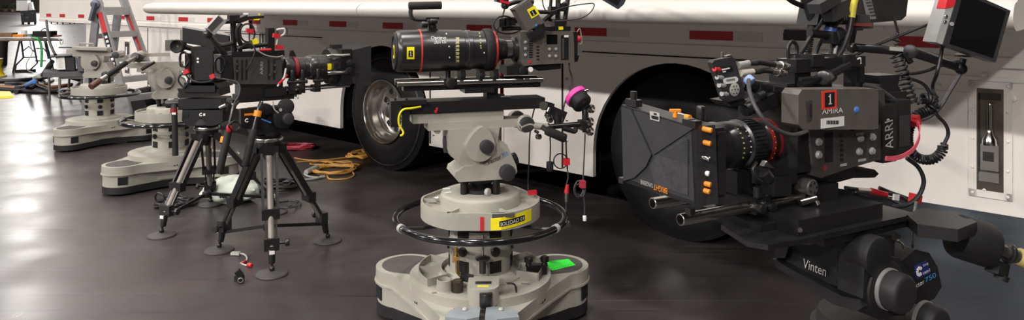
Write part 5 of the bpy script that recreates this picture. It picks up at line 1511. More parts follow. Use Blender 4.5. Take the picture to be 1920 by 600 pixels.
b = MB(); b.tube([p(1606, -12, -.025), p(1600, 12, -.025), p(1597, 33, -.025)], .0066, 12, 4); cy = Thing('cable', 'black cable with a yellow sleeve coming down beside the upper monitor', 'cable', p(1597, 33, -.025), RF); cy.part('sleeve', b, mat('olive yellow tape', (196, 184, 54), .5), 'yellow sleeve')
b = MB(); b.tube([p(1597, 33, -.025), p(1592, 60, -.025), p(1582, 88, -.025), p(1570, 108, -.025)], .0052, 10, 5); cy.part('jacket', b, CABLE)
UP = Thing('upright_post', 'black upright posts and ball joint holding the upper monitor over the handle', 'camera arm', p(1570, 108, 0), RF)
b = MB(); b.cyl(p(1564, 110, .0), p(1572, 66, .0), .0125, n=18); b.cyl(p(1562, 70, -.005), p(1577, 64, -.005), .016, n=18, bev=.004); b.obox(p(1560, 70, .0), .03, .03, .024, (1, 0, 0), (0, 0, 1), .008); b.cyl(p(1557, 58, 0), p(1562, 35, 0), .012, n=16); b.sphere(p(1565, 34, 0), .016)
pm = UP.part('post', b, BLACKM)
b = MB(); b.cyl(p(1556.5, 61, 0), p(1558, 54, 0), .0135, n=16); UP.part('blue_band', b, mat('blue band', (52, 78, 140), .4), 'blue band', parent=pm)
b = MB(); b.cyl(p(1518, 62, 0), p(1560, 67, 0), .008, n=14); UP.part('cross_bar', b, BLACK)
b = MB(); b.obox(p(1562, 20, -.01), .05, .035, .03, (1, 0, .3), (0, 0, 1), .006); b.obox(p(1545, 6, -.02), .06, .03, .02, (1, 0, .4), (0, 0, 1), .004); b.cyl(p(1540, 26, -.02), p(1575, 10, -.02), .004); UP.part('plate', b, CHAR)
CB = Thing('cable', 'thick black stem cable with a coiled lower half left of the upright posts', 'cable', p(1514, 108, .02), RF)
b = MB(); b.tube([p(1512, -14, .02), p(1519, 15, .02), p(1524, 40, .02), p(1522, 60, .02)], .014, 12, 4, r2=.009); CB.part('stem', b, BLACKP)
b = MB(); b.coil([p(1520, 62, .02), p(1517, 86, .02), p(1513, 112, .02)], .0055, 12, .0019); CB.part('coil', b, CABLE)
cable('thick black cable sweeping in from the photo edge to the upright stem', [p(1474, -6, .03), p(1488, 4, .03), p(1505, 11, .03), p(1525, 16, .02), p(1545, 14, .0)], .0055, fr=RF)
cable('black lead rising from the handle to the stem', [p(1486, 120, .0), p(1496, 108, .0), p(1508, 90, .0), p(1522, 66, .0), p(1536, 48, .0), p(1546, 28, .0)], .0042, fr=RF)
cable('black loop of lead standing left of the coiled stem', [p(1482, 120, .0), p(1478, 104, .0), p(1478, 88, .0), p(1485, 78, .0), p(1493, 84, .0), p(1494, 100, .0), p(1486, 116, .0)], .0036, fr=RF)
cable('black cable climbing behind the ball joint', [p(1527, 128, .03), p(1530, 100, .03), p(1538, 80, .03), p(1548, 66, .03)], .0048, fr=RF)
cable('thin black lead from the upper monitor down across the jointed arm', [wq(1675, 30), wq(1681, 50), wq(1683, 64), wq(1672, 72), wq(1686, 78), wq(1678, 84)], .0028, fr=RF)
cable('thin dark lead crossing from the handle up to the right hand monitor', [wq(1604, 104), wq(1640, 86), wq(1690, 66), wq(1740, 46), wq(1764, 39)], .003, fr=RF)
b = MB(); b.coil([wq(1680, 102), wq(1690, 128), wq(1702, 170), wq(1712, 196)], .0115, 11, .0027); solo('coiled_cable', 'springy black coil hanging from the jointed arm', 'cable', b, CABLE, wq(1680, 102), RF)
b = MB(); b.coil([wq(1728, 184), wq(1742, 186), wq(1752, 196), wq(1742, 206)], .010, 7, .0032); b.coil([wq(1742, 206), wq(1722, 214), wq(1708, 232), wq(1702, 258), wq(1708, 284), wq(1726, 298), wq(1750, 298), wq(1766, 284), wq(1768, 270)], .0085, 34, .0026)
solo('coiled_cable', 'long black coiled cable looping down behind the battery of the nearest camera', 'cable', b, CABLE, wq(1702, 258), RF)
cable('black lead dropping from the right hand monitor to the long coil', [wq(1767, 86, 1.5), wq(1763, 110, 1.5), wq(1756, 140, 1.5), wq(1749, 160), wq(1752, 176), wq(1758, 184)], .0038, fr=RF)
cable('grey cable curving from the ball mount down to the red tie', [wq(1760, 124), wq(1780, 118), wq(1802, 117), wq(1806, 124), wq(1798, 142), wq(1780, 172), wq(1766, 196), wq(1752, 212), wq(1736, 222), wq(1718, 226)], .0042, CABLEG, fr=RF)
cable('short cable with a metal inline joint left of the ball mount', [wq(1690, 140), wq(1718, 137), wq(1740, 132), wq(1762, 123)], .0036, fr=RF)
cable('black cable arcing over the viewfinder mount to the coil', [wq(1690, 146), wq(1716, 150), wq(1734, 160), wq(1744, 176), wq(1750, 190), wq(1756, 214), wq(1772, 232), wq(1778, 250), wq(1772, 266), wq(1766, 276)], .0038, fr=RF)
cable('grey black cable running from the handle back to the red tie', [p(1620, 160, -.03), p(1650, 168, -.04), p(1680, 190, -.05), p(1700, 210, -.04), p(1716, 226, -.02)], .0042, CABLEG, fr=RF)
b = MB(); b.obox(wq(1715, 226, 1.52), .016, .016, .02, (1, 0, .3), (0, 0, 1), .004); b.tube([wq(1706, 222, 1.51), wq(1712, 226, 1.505), wq(1720, 230, 1.51)], .004); solo('cable_tie', 'red tie on the cables behind the nearest camera', 'cable tie', b, REDP, wq(1715, 226, 1.52), RF)
b = MB(); pts_ = [wq(1720, 228, 1.5), wq(1724, 245, 1.49), wq(1722, 262, 1.48), wq(1712, 280, 1.46), wq(1694, 292, 1.43), wq(1676, 297, 1.40), wq(1661, 297, 1.38)]
sp_ = smooth_path(pts_, 6)
for a_, c_ in zip(sp_, sp_[1:]):
    b.bar(a_, c_ + (c_ - a_) * .1, .0022, .0085, (0, 0, 1))
solo('ribbon', 'pink red ribbon trailing across the back of the nearest camera', 'ribbon', b, PINKR, pts_[0], RF)
# cables lying on the head behind the camera
cable('black cable dropping from the battery to the head top', [wq(1700, 296, 1.5), wq(1722, 314, 1.5), wq(1732, 340, 1.5), wq(1722, 368, 1.5), wq(1700, 384, 1.5), wq(1672, 388, 1.5)], .0045, fr=RF)
t_ = Thing('cable', 'cable bundle with red plug lying on the head top behind the nearest camera', 'cable', wq(1640, 362, 1.55), RF)
b = MB(); b.tube([wq(1585, 352, 1.5), wq(1612, 356, 1.52), wq(1640, 360, 1.55), wq(1680, 366, 1.55), wq(1704, 378, 1.55)], .004, 8, 5); b.tube([wq(1648, 352, 1.56), wq(1672, 362, 1.56), wq(1700, 372, 1.56), wq(1715, 382, 1.56)], .0042, 8, 5); b.tube([wq(1600, 360, 1.5), wq(1630, 370, 1.52), wq(1668, 374, 1.53), wq(1690, 384, 1.52)], .0036, 8, 5); t_.part('strands', b, CABLE)
b = MB(); b.cyl(wq(1632, 358, 1.535), wq(1664, 365, 1.535), .007, .005, n=14, bev=.001); t_.part('red_plug', b, REDP, 'red plug')
b = MB(); b.cyl(wq(1606, 356, 1.5), wq(1630, 358, 1.53), .005, n=12); t_.part('metal_plug', b, STEEL, 'metal plug')
b = MB(); b.obox(wq(1680, 370, 1.53), .018, .004, .012, (1, 0, -.2)); t_.part('white_tag', b, PAPER, 'white tag')
b = MB(); b.obox(wq(1716, 372, 1.53), .022, .016, .018, (1, 0, -.3), (0, 0, 1), .005); solo('cable_tie', 'red tie on the bundle lying on the black head', 'cable tie', b, REDP, wq(1716, 372, 1.53), RF)
cable('braided pale lead hanging down from the red tie over the black head', [wq(1718, 378, 1.46), wq(1714, 400, 1.46), wq(1713, 430, 1.46), wq(1711, 462, 1.46), wq(1712, 490, 1.46)], .0028, mat('braided grey', (120, 116, 112), .5, 0, .6, 300), fr=RF)
# monitor corner at the top of the photo, between the two main cameras
TM = Thing('monitor', 'dark corner of a monitor hanging into the top edge between the two big cameras', 'monitor', WORLD.p(1150, 0, 2.2))
wt = lambda x_, y_, Y_=2.2: WORLD.p(x_, y_, Y_)
b = MB(); b.ppoly([wt(1128, -2), wt(1160, 17), wt(1170, 8), wt(1200, -60), wt(1130, -70)], (0, .03, 0), .004); TM.part('housing', b, mat('dark slate plastic', (44, 46, 54), .45))
b = MB(); b.ppoly([wt(1134, -3, 2.199), wt(1158, 11, 2.199), wt(1188, -52, 2.199), wt(1136, -62, 2.199)], (0, .002, 0)); TM.part('screen', b, SCREEN)
b = MB(); b.tube([wt(1170, -30, 2.24), wt(1190, -60, 2.4), wt(1090, -70, 3.3), wt(1066, -12, 3.5)], .012, 10, 6); TM.part('arm', b, BLACKM)

# ------------------------------------------------------------------ a tripod: used three times
TUBEG = mat('matt grey tube', (128, 122, 114), .5, .2)
def tripod(fr, z, feet, label, inner=TUBEG, tag=True, sup=True):
    t = Thing('camera_tripod', label, 'tripod', (0, 0, 0), fr)
    b = MB(); b.lathe((0, 0, z - .05), (0, 0, 1), [(0, .06), (.01, .075), (.035, .08), (.05, .08)], 32); b.lathe((0, 0, z - .12), (0, 0, 1), [(0, .018), (.02, .03), (.07, .03)], 20)
    t.part('bowl', b, BLACKM)
    b = MB(); b.lathe((0, 0, z - .002), (0, 0, 1), [(0, .088), (.012, .09), (.02, .086)], 36); t.part('bowl_ring', b, STEEL, 'silver ring')
    if sup:
        b = MB(); b.cyl((0, 0, .16), (0, 0, .2), .03, n=18, bev=.005)
        for f in feet:
            q = V((f[0], f[1], 0)); d = q.normalized(); b.bar(d * .03 + V((0, 0, .18)), q * .93 + V((0, 0, .12)), .016, .02, bev=.002)
        t.part('spreader', b, BLACK)
    for f in feet:
        q = V((f[0], f[1], 0)); d = q.normalized(); s = V((-d.y, d.x, 0))
        top = d * .07 + V((0, 0, z - .05)); bot = q * .97 + V((0, 0, .11))
        ax = (bot - top)
        l = MB()
        for k in (-1, 1):
            l.bar(top + s * .045 * k, top + ax * .62 + s * .04 * k, .014, .034, d, .003)
        l.obox(top, .05, .11, .05, d, (0, 0, 1), .008)
        l.obox(top + ax * .62, .05, .1, .06, d, -ax, .006)
        lo = t.part('leg', l, BLACK)
        l = MB(); l.cyl(top + ax * .06, top + ax * .93, .0195, n=18); t.part('leg_tube', l, inner, parent=lo)
        l = MB()
        for k in (-1, 1):
            l.bar(top + ax * .56 + s * .03 * k, top + ax * .9 + s * .028 * k, .01, .016, d)
        l.obox(top + ax * .9, .045, .085, .07, d, -ax, .006); l.cyl(top + ax * .9 + s * .03, top + ax * .9 + s * .085, .008); l.cyl(top + ax * .9 + s * .075, top + ax * .9 + s * .1, .022, n=16, bev=.005)
        t.part('leg_clamp', l, BLACKM, parent=lo)
        l = MB(); l.cyl(top + ax * .95, bot + V((0, 0, -.05)), .022, .018, n=16, bev=.003); l.sphere(q + V((0, 0, .035)), .016); l.cyl(q + V((0, 0, .02)), bot, .008); t.part('leg_tip', l, BLACK, parent=lo)
        l = MB(); l.lathe(q, (0, 0, 1), [(0, .088), (.005, .09), (.012, .086), (.018, .05), (.022, .03), (.024, .0)], 32); t.part('floor_pad', l, mat('grey rubber pad', (66, 62, 62), .6), 'grey round floor pad', parent=lo)
        if tag:
            l = MB(); l.obox(top + ax * .97 + d * .021 , .004, .03, .02, d, -ax); t.part('tag', l, WHITE, 'white tag', parent=lo)
    return t
zc_ = RF.p(1590, 585, 0)
T3 = Frame(RF.w((zc_.x, 0, 0)).x, RF.w((zc_.x, 0, 0)).y, 29.3)
tripod(T3, zc_.z - .09, ((.4, .0), (-.2, .35), (-.2, -.35)), 'tripod below the large black head of the nearest camera')
# ------------------------------------------------------------------ the two tripods at the left
TB = Frame(-1.503, 4.56, 36.9)
zB = 0.714
fw = lambda x, y: tuple(TB.inv((x, y, 0)).xy)
tripod(TB, zB, (fw(-1.376, 4.24), fw(-1.84, 4.65), fw(-1.205, 4.84)), 'black camera tripod with round floor pads, the nearer of the two tripods')
p = TB.p
H = Thing('fluid_head', 'black fluid head with orange bands on the nearer tripod', 'camera head', (0, 0, zB + .02), TB)
b = MB(); b.lathe((0, 0, zB + .02), (0, 0, 1), [(0, .075), (.02, .085), (.04, .08)], 32); b.box(-.1, .1, -.08, .08, zB + .05, zB + .2, .02, 3); H.part('body', b, BLACKP)
b = MB(); c = p(529, 222, -.09); b.cyl(c + V((0, .03, 0)), c + V((0, -.03, 0)), .062, n=30, bev=.008); b.cyl(p(536, 200, -.07), p(536, 200, -.11), .05, n=28, bev=.008); dh = H.part('drag_disc', b, BLACKP)
b = MB(); c = p(538, 222, -.12); b.cyl(c, c + V((0, -.04, 0)), .034, n=24, bev=.006); H.part('drag_knob', b, CHAR, parent=dh)
b = MB(); c = p(526, 206, -.121); b.cyl(c, c + V((0, -.003, 0)), .01, n=14); b.tube([p(512, 190, -.122), p(514, 204, -.122), p(522, 212, -.122)], .004); H.part('disc_mark', b, GREYP, parent=dh)
b = MB(); c = p(498, 205, -.085); b.cyl(c + V((0, .02, 0)), c + V((0, -.02, 0)), .036, n=24, bev=.006); H.part('pan_disc', b, BLACKP)
b = MB(); b.ppoly([p(452, 205, -.1), p(482, 202, -.1), p(482, 244, -.1), p(452, 240, -.1)], (0, .04, 0), .004); eb = H.part('side_panel', b, BLACK)
b = MB(); b.ppoly([p(458, 213, -.1015), p(478, 212, -.1015), p(478, 216, -.1015), p(458, 217, -.1015)], (0, .001, 0)); H.part('orange_label', b, ORANGE, 'orange label', parent=eb)
b = MB(); b.torus(p(463, 226, -.102), .009, .0035, (0, 1, 0), 16, 6, .6, 5.4); H.part('emblem', b, WHITE, 'white round emblem', parent=eb)
b = MB(); b.bar(p(490, 223, -.125), p(508, 230, -.125), .004, .008); H.part('blue_mark', b, BLUE, 'blue mark')
b = MB(); b.box(p(430, 185, 0).x, p(545, 185, 0).x, -.06, .06, p(490, 190, -.06).z, p(490, 183, -.06).z, .004); b.box(p(440, 185, 0).x, p(560, 185, 0).x, -.05, .05, p(490, 183, -.06).z, p(490, 176, -.06).z, .003)
H.part('top_plate', b, BLACK)
def pbar(a, m, e, og, lab=None):
    b = MB(); b.tube([p(*a, -.12), p(*m, -.14), p(*e, -.17)], .0125, 12, 5); po = H.part('pan_bar', b, BLACKM)
    A = p(*m, -.14); E = p(*e, -.17)
    b = MB(); b.cyl(A.lerp(E, .3), E, .021, n=16, bev=.005); H.part('bar_grip', b, RUBBER, parent=po)
    b = MB(); q = p(*og, -.135); d = (E - A).normalized(); b.cyl(q - d * .018, q + d * .018, .0235, n=18); H.part('orange_band', b, ORANGE, 'orange band', parent=po)
pbar((490, 192), (483, 213), (459, 312), (483, 213))
pbar((446, 190), (436, 210), (411, 326), (421, 262))

CB_ = Thing('cinema_camera', 'dark cable covered cinema camera on the nearer tripod, pointing right', 'camera', (0, 0, p(485, 165, 0).z), TB)
b = MB(); b.ppoly([p(437, 108, -.075), p(527, 106, -.075), p(530, 150, -.075), p(520, 158, -.075), p(440, 158, -.075)], (0, .15, 0), .006); body = CB_.part('body', b, CAMDARK)
b = MB(); b.ppoly([p(412, 104, -.07), p(436, 103, -.07), p(437, 150, -.07), p(414, 148, -.07)], (0, .13, 0), .006); CB_.part('battery', b, BLACK)
b = MB(); b.text('ARRI', p(493, 140, -.0765), p(493.5, 116, -.0765), p(487.5, 140, -.0765), .001); CB_.part('lettering', b, GREYP, parent=body)
b = MB()
for q in (443, 452, 460, 502, 512):
    b.ppoly([p(q, 112, -.076), p(q + 4, 112, -.076), p(q + 4, 150, -.076), p(q, 150, -.076)], (0, .002, 0))
CB_.part('side_groove', b, BLACK, parent=body)
for q in ((444, 120), (444, 133), (515, 122), (515, 135), (505, 140)):
    b = MB(); c = p(q[0], q[1], -.076); b.cyl(c, c + V((0, -.008, 0)), .007, n=12); CB_.part('socket', b, STEEL, 'silver socket', parent=body)
b = MB(); b.box(p(430, 95, 0).x, p(528, 95, 0).x, -.05, .05, p(480, 107, -.05).z, p(480, 96, -.05).z, .005)
b.cyl(p(440, 90, 0), p(512, 82, 0), .014, n=14); b.bar(p(450, 104, 0), p(450, 86, 0), .02, .03); b.bar(p(505, 104, 0), p(506, 82, 0), .02, .03)
b.box(p(500, 76, 0).x, p(512, 76, 0).x, -.03, .03, p(505, 100, 0).z, p(505, 52, 0).z, .004)
CB_.part('top_handle', b, BLACK)
b = MB(); b.box(p(445, 160, 0).x, p(525, 160, 0).x, -.05, .05, p(480, 177, -.05).z, p(480, 157, -.05).z, .006); CB_.part('base_plate', b, BLACKM)
b = MB(); b.cyl(p(530, 127, 0), p(545, 127, 0), .066, n=32, bev=.006); CB_.part('lens_mount', b, BLACKM)
# zoom lens and matte box
AZB = p(570, 127, 0).z
xB = p(540, 127, 0).x
LB = Thing('zoom_lens', 'black zoom lens with a yellow label on the camera of the nearer tripod', 'lens', (xB, 0, AZB), TB)
s_ = 1 / 292.0
prof = [(0, .06), (14 * s_, .062), (15 * s_, .07), (26 * s_, .07), (27 * s_, .066), (34 * s_, .068), (36 * s_, .075), (42 * s_, .078), (44 * s_, .08), (52 * s_, .08), (53 * s_, .076), (60 * s_, .078), (80 * s_, .079), (88 * s_, .076)]
b = MB(); b.lathe((xB, 0, AZB), (1, 0, 0), prof, 48); lb = LB.part('barrel', b, BLACKM)
b = MB(); b.lathe((xB, 0, AZB), (1, 0, 0), [(8 * s_, .06), (8 * s_, .0715), (14 * s_, .0715), (14 * s_, .06)], 48, cap=False); LB.part('red_band', b, mat('deep red band', (150, 34, 38), .4), 'red band', parent=lb)
b = MB(); a0 = math.radians(-8)
for k in range(5):
    a = a0 + k * .1; c = V((xB + 71 * s_, -.0795 * math.cos(a), AZB + .0795 * math.sin(a))); b.obox(c, .03, .0095, .0012, (1, 0, 0), (0, -math.cos(a), math.sin(a)))
LB.part('yellow_label', b, YELLOW, 'yellow label', parent=lb)
b = MB(); b.ppoly([p(545, 95, -.0), p(550, 94, -.0), p(556, 106, 0), p(544, 106, 0)], (0, .02, 0), .003); LB.part('zoom_lever', b, BLACKM)
RB = p(600, 165, -.06).z
SB = Thing('rod_support', 'chrome rods with lens motor posts under the lens on the nearer tripod', 'camera support', (xB, 0, RB - .02), TB)
for yy in (-.05, .05):
    b = MB(); b.pipe((p(505, 165, -.05).x, yy, RB), (p(655, 160, -.05).x, yy, RB), .0095, .007, 18); SB.part('rod', b, CHROME, 'chrome rod')
b = MB(); b.box(p(490, 165, 0).x, p(530, 165, 0).x, -.07, .07, RB - .03, RB + .02, .004); SB.part('rod_bridge', b, BLACK)
for q in (546, 565, 594):
    X_ = p(q, 150, -.06).x
    b = MB(); b.box(X_ - .02, X_ + .02, -.075, .0, RB - .022, RB + .02, .004); b.box(X_ - .014, X_ + .014, -.09, -.055, RB, RB + .075, .004); b.cyl((X_, -.08, RB + .06), (X_, -.08, RB + .125), .014, n=14, bev=.003); b.cyl((X_ - .03, -.08, RB + .05), (X_ + .03, -.08, RB + .05), .012, n=12)
    SB.part('lens_motor', b, BLACKM)
xM = xB + 74 * s_
MB_ = Thing('matte_box', 'black matte box with an open hood on the camera of the nearer tripod', 'matte box', (xM, 0, AZB - .1), TB)
b = MB(); b.lathe((xM, 0, AZB), (1, 0, 0), [(0, .084), (.0, .112), (.02, .118), (.06, .118), (.075, .1)], 48); b.box(xM + .05, xM + .12, -.125, .125, AZB - .115, AZB + .115, .01); MB_.part('filter_stage', b, BLACK)
hb = MB(); x0_, x1_ = xM + .12, xM + .235
q0 = [(-.12, AZB - .105), (.12, AZB - .105), (.12, AZB + .105), (-.12, AZB + .105)]
q1 = [(-.165, AZB - .13), (.165, AZB - .13), (.165, AZB + .135), (-.165, AZB + .135)]
for i in range(4):
    j = (i + 1) % 4
    def ins(q): return (q[0] * .96, AZB + (q[1] - AZB) * .96)
    a0_, a1_, c0_, c1_ = q0[i], q0[j], q1[i], q1[j]
    hb.hull8([(x0_, *a0_), (x0_, *a1_), (x1_, *c1_), (x1_, *c0_), (x0_, *ins(a0_)), (x0_, *ins(a1_)), (x1_, *ins(c1_)), (x1_, *ins(c0_))])
MB_.part('hood', hb, BLACKP)
b = MB()
for q in ((620, 105), (622, 137)):
    c = p(q[0], q[1], -.13); b.cyl(c + V((-.03, 0, 0)), c + V((.13, 0, 0)), .011, n=14, bev=.002)
MB_.part('side_rod', b, CHROME, 'chrome side rod')
b = MB(); 
for q in ((653, 118), (652, 131)):
    c = p(q[0], q[1], -.14); b.cyl(c, c + V((0, -.03, 0)), .02, n=18, bev=.004)
b.obox(p(636, 122, -.128), .02, .004, .05, (1, 0, 0)); b.box(xM + .03, xM + .1, -.02, .02, AZB + .11, AZB + .14, .004)
MB_.part('stage_knob', b, BLACKM)
# things above camera B
AM = Thing('monitor_stand', 'black vertical post carrying a flat silver edged box over the nearer tripod camera', 'monitor stand', p(438, 100, 0), TB)
b = MB(); b.cyl(p(439, 98, 0), p(437, 40, 0), .017, n=14); b.obox(p(438, 36, 0), .06, .05, .05, (1, 0, 0), (0, 0, 1), .012); b.cyl(p(420, 41, 0), p(445, 38, 0), .014); b.tube([p(445, 92, -.02), p(460, 84, -.03), p(475, 88, -.04)], .016)
AM.part('post', b, BLACKM)
FM = Thing('monitor', 'flat monitor seen edge on with silver top and yellow tags above the nearer tripod camera', 'monitor', p(468, 45, 0), TB)
b = MB(); b.ppoly([p(440, 38, -.05), p(466, 27, -.05), p(495, 27, -.05), p(495, 34, -.05), p(470, 36, -.05), p(450, 44, -.05)], (0, .1, 0), .004); fo = FM.part('housing', b, BLACK)
b = MB(); b.ppoly([p(466, 24.5, -.051), p(495, 24.5, -.051), p(495, 29, -.051), p(464, 31, -.051)], (0, .1, 0), .002); FM.part('top_shell', b, SILVER, 'silver top shell')
b = MB(); b.ppoly([p(484, 25.5, -.052), p(488, 25.5, -.052), p(488, 29, -.052), p(484, 29, -.052)], (0, .001, 0)); b.ppoly([p(476, 36, -.052), p(488, 35, -.052), p(486, 38, -.052), p(476, 38, -.052)], (0, .04, 0)); FM.part('yellow_tag', b, YELLOW, 'yellow tag')
b = MB(); b.cyl(p(470, 38, 0), p(471, 56, 0), .01); FM.part('neck', b, BLACK)
SM = Thing('monitor', 'tilted silver monitor with glossy face left of the nearer tripod camera', 'monitor', p(400, 66, -.05), TB)
q = [p(388, 53, -.1), p(410, 28, -.1), p(425, 40, -.1), p(402, 66, -.1)]
b = MB(); b.ppoly(q, (0, .05, 0), .005); so_ = SM.part('housing', b, SILVER)
b = MB(); b.ppoly([p(389, 52, -.1012), p(409.5, 30, -.1012), p(419, 38, -.1012), p(397, 60, -.1012)], (0, .001, 0)); SM.part('screen', b, mat('silvery dark glass', (90, 88, 86), .1, .3), parent=so_)
AA = Thing('monitor_stand', 'black jointed arm holding the tilted silver monitor', 'monitor stand', p(424, 108, -.03), TB)
b = MB(); b.cyl(p(391, 64, -.06), p(424, 106, -.03), .016, n=14, bev=.003); b.sphere(p(389, 64, -.06), .026); b.tube([p(394, 70, -.05), p(410, 84, -.04), p(424, 84, -.03), p(436, 80, -.02)], .014); AA.part('link', b, BLACKM)
def loops(label, cx, cy, rx, ry, y, n, r, m, fr, ph=0, jit=2.0):
    pts = []
    rnd = random.Random(int(cx * 7 + cy))
    for k in range(n * 8 + 1):
        a = 2 * PI * k / 8 + ph; j = rnd.uniform(-jit, jit)
        pts.append(fr.p(cx + (rx + j) * math.cos(a), cy + (ry + j) * math.sin(a), y - .01 * (k / 8)))
    return cable(label, pts, r, m, fr, sub=4, n=6)
loops('black cable loop standing behind the red tie over the nearer tripod camera', 464, 62, 14, 17, -.06, 1, .0055, CABLE, TB, jit=.5)
loops('thin black cable coil between the two tripod cameras', 412, 122, 9, 14, -.05, 3, .005, CABLE, TB)
loops('black cable coil beside the red plug at the front of the nearer tripod camera', 530, 60, 9, 8, -.02, 1, .005, CABLEG, TB, jit=1)
cable('black cable looping from the silver edged box down to the nearer tripod camera', [p(468, 58, -.06), p(468, 76, -.08), p(478, 92, -.1), p(476, 104, -.1), p(470, 118, -.1), p(462, 130, -.1)], .005, fr=TB)
cable('thick black hose curving up beside the post over the nearer tripod camera', [p(452, 84, -.03), p(446, 70, -.04), p(446, 54, -.04), p(452, 44, -.04)], .014, fr=TB)
cable('pale thin lead running along the top of the nearer tripod camera', [p(480, 94, -.08), p(500, 104, -.09), p(520, 107, -.09), p(530, 104, -.08)], .004, mat('pale lead', (150, 140, 136), .4), fr=TB)
cable('black lead hanging from between the tripod cameras to the pan bars', [p(405, 146, -.05), p(425, 149, -.08), p(444, 154, -.1), p(450, 165, -.12), p(447, 180, -.13), p(440, 192, -.14), p(437, 205, -.15)], .0045, CABLEG, fr=TB)
loops('thin black cable coil hanging at the red tie on the pan bar', 440, 236, 10, 9, -.17, 2, .0045, CABLE, TB)
for x_, y_, l_ in ((468, 58, 'red tie on the standing cable loop over the nearer tripod camera'), (518, 67, 'upper red plug at the front of the nearer tripod camera'), (524, 89, 'lower red plug at the front of the nearer tripod camera')):
    b = MB(); b.obox(p(x_, y_, -.07), .04, .03, .026, (1, 0, -.2), (0, 0, 1), .008); solo('red_plug', l_, 'connector', b, REDP, p(x_, y_, -.07), TB)
b = MB(); b.sphere(p(430, 241, -.17), .018, 1, .8, 1.4); solo('cable_tie', 'red tie around the left pan bar of the nearer tripod', 'cable tie', b, REDP, p(430, 241, -.17), TB)
b = MB(); b.obox(p(477, 78, -.06), .035, .03, .03, (1, 0, .2), (0, 0, 1), .008); solo('yellow_plug', 'yellow plug on top of the nearer tripod camera', 'connector', b, YELLOW, p(477, 78, -.06), TB)
b = MB(); b.cyl(p(487, 94, -.08), p(508, 93, -.08), .008, n=10); solo('red_sleeve', 'short red sleeve lying along the top of the nearer tripod camera', 'connector', b, REDP, p(487, 94, -.08), TB)
cable('white tipped lead curling up by the red plugs', [p(518, 84, -.07), p(522, 70, -.07), p(530, 66, -.07), p(534, 60, -.07), p(532, 54, -.07), p(518, 56, -.06)], .006, mat('white lead', (200, 196, 192), .4), fr=TB)
cable('red lead sloping down at the tail of the lens on the nearer tripod', [p(538, 140, -.09), p(530, 150, -.1), p(522, 158, -.1)], .008, REDP, fr=TB)
cable('white lead sloping down beside the red lead under the lens', [p(536, 128, -.09), p(532, 146, -.1), p(520, 162, -.1)], .006, mat('white lead', (200, 196, 192), .4), fr=TB)

# ------------------------------------------------------------------ the rear tripod, camera seen from behind
TA = Frame(-2.2, 5.33, 0)
zA = 0.655
fa = lambda x, y: (x + 2.2, y - 5.33)
tripod(TA, zA, (fa(-2.345, 4.95), fa(-1.76, 5.5), fa(-2.33, 5.72)), 'black camera tripod standing left of and behind the nearer tripod')
p = TA.p
H = Thing('fluid_head', 'black fluid head with white emblem on the rear tripod', 'camera head', (0, 0, zA + .02), TA)
b = MB(); b.lathe((0, 0, zA + .02), (0, 0, 1), [(0, .08), (.02, .11), (.06, .1)], 32); b.ppoly([p(342, 205, -.1), p(418, 203, -.1), p(417, 230, -.1), p(400, 236, -.1), p(350, 236, -.1), p(341, 226, -.1)], (0, .2, 0), .012); hb = H.part('body', b, BLACKP)
b = MB(); b.torus(p(377, 215, -.102), .009, .004, (0, 1, 0), 16, 6, .6, 5.4); b.obox(p(383, 215, -.102), .014, .002, .016); H.part('emblem', b, WHITE, 'white emblem', parent=hb)
b = MB(); c = p(350, 217, -.101); b.obox(c, .025, .004, .025); H.part('level_window', b, TRUCKD, parent=hb)
b = MB(); b.cyl(p(312, 195, -.05), p(340, 193, -.05), .03, n=20, bev=.006); b.cyl(p(420, 203, -.05), p(425, 203, -.05), .03, n=20, bev=.006); b.box(p(334, 190, -.1).x, p(414, 190, -.1).x, -.1, .1, p(0, 206, -.1).z, p(0, 186, -.1).z, .008); H.part('cross_tube', b, BLACK)
b = MB(); b.ppoly([p(332, 166, -.1), p(410, 164, -.1), p(412, 180, -.1), p(340, 184, -.1)], (0, .2, 0), .008); b.box(p(345, 170, -.1).x, p(405, 170, -.1).x, -.12, .12, p(0, 172, -.1).z, p(0, 160, -.1).z, .006); H.part('top_plate', b, BLACK)
b = MB(); b.tube([p(326, 198, -.1), p(327, 212, -.12), p(329, 292, -.14)], .02, 12, 4); pb = H.part('pan_bar', b, RUBBER)
b = MB(); b.cyl(p(326, 203, -.118), p(326, 212, -.122), .024, n=16); H.part('red_band', b, mat('deep red band', (150, 34, 38), .4), 'red band', parent=pb)
b = MB(); b.obox(p(326, 213, -.145), .028, .003, .014); H.part('white_tag', b, WHITE, 'white tag', parent=pb)
b = MB(); b.cyl(p(424, 196, -.1), p(412, 202, -.1), .014); H.part('lock_lever', b, STEEL)
C2 = Thing('cinema_camera', 'black camera seen from behind on the rear tripod', 'camera', p(385, 160, 0), TA)
b = MB(); b.box(p(358, 90, -.1).x, p(402, 90, -.1).x, -.1, .22, p(0, 160, -.1).z, p(0, 88, -.1).z, .01); body = C2.part('body', b, BLACK)
b = MB(); b.box(p(366, 90, -.13).x, p(400, 90, -.13).x, -.14, -.1, p(0, 150, -.13).z, p(0, 96, -.13).z, .008); bt = C2.part('battery', b, BLACKP)
b = MB()
for y_ in (110, 116):
    b.obox(p(371, y_, -.141), .014, .003, .013)
C2.part('battery_light', b, WHITE, 'white light', parent=bt)
b = MB(); b.box(p(400, 100, -.05).x, p(414, 100, -.05).x, -.08, .1, p(0, 150, -.05).z, p(0, 102, -.05).z, .008); b.box(p(350, 100, -.05).x, p(360, 100, -.05).x, -.08, .1, p(0, 140, -.05).z, p(0, 100, -.05).z, .008); b.cyl(p(395, 90, 0), p(420, 78, 0), .02)
C2.part('side_module', b, BLACKM)
b = MB(); b.box(p(345, 160, -.1).x, p(412, 160, -.1).x, -.1, .15, p(0, 166, -.1).z, p(0, 155, -.1).z, .006); C2.part('base_plate', b, BLACKM)
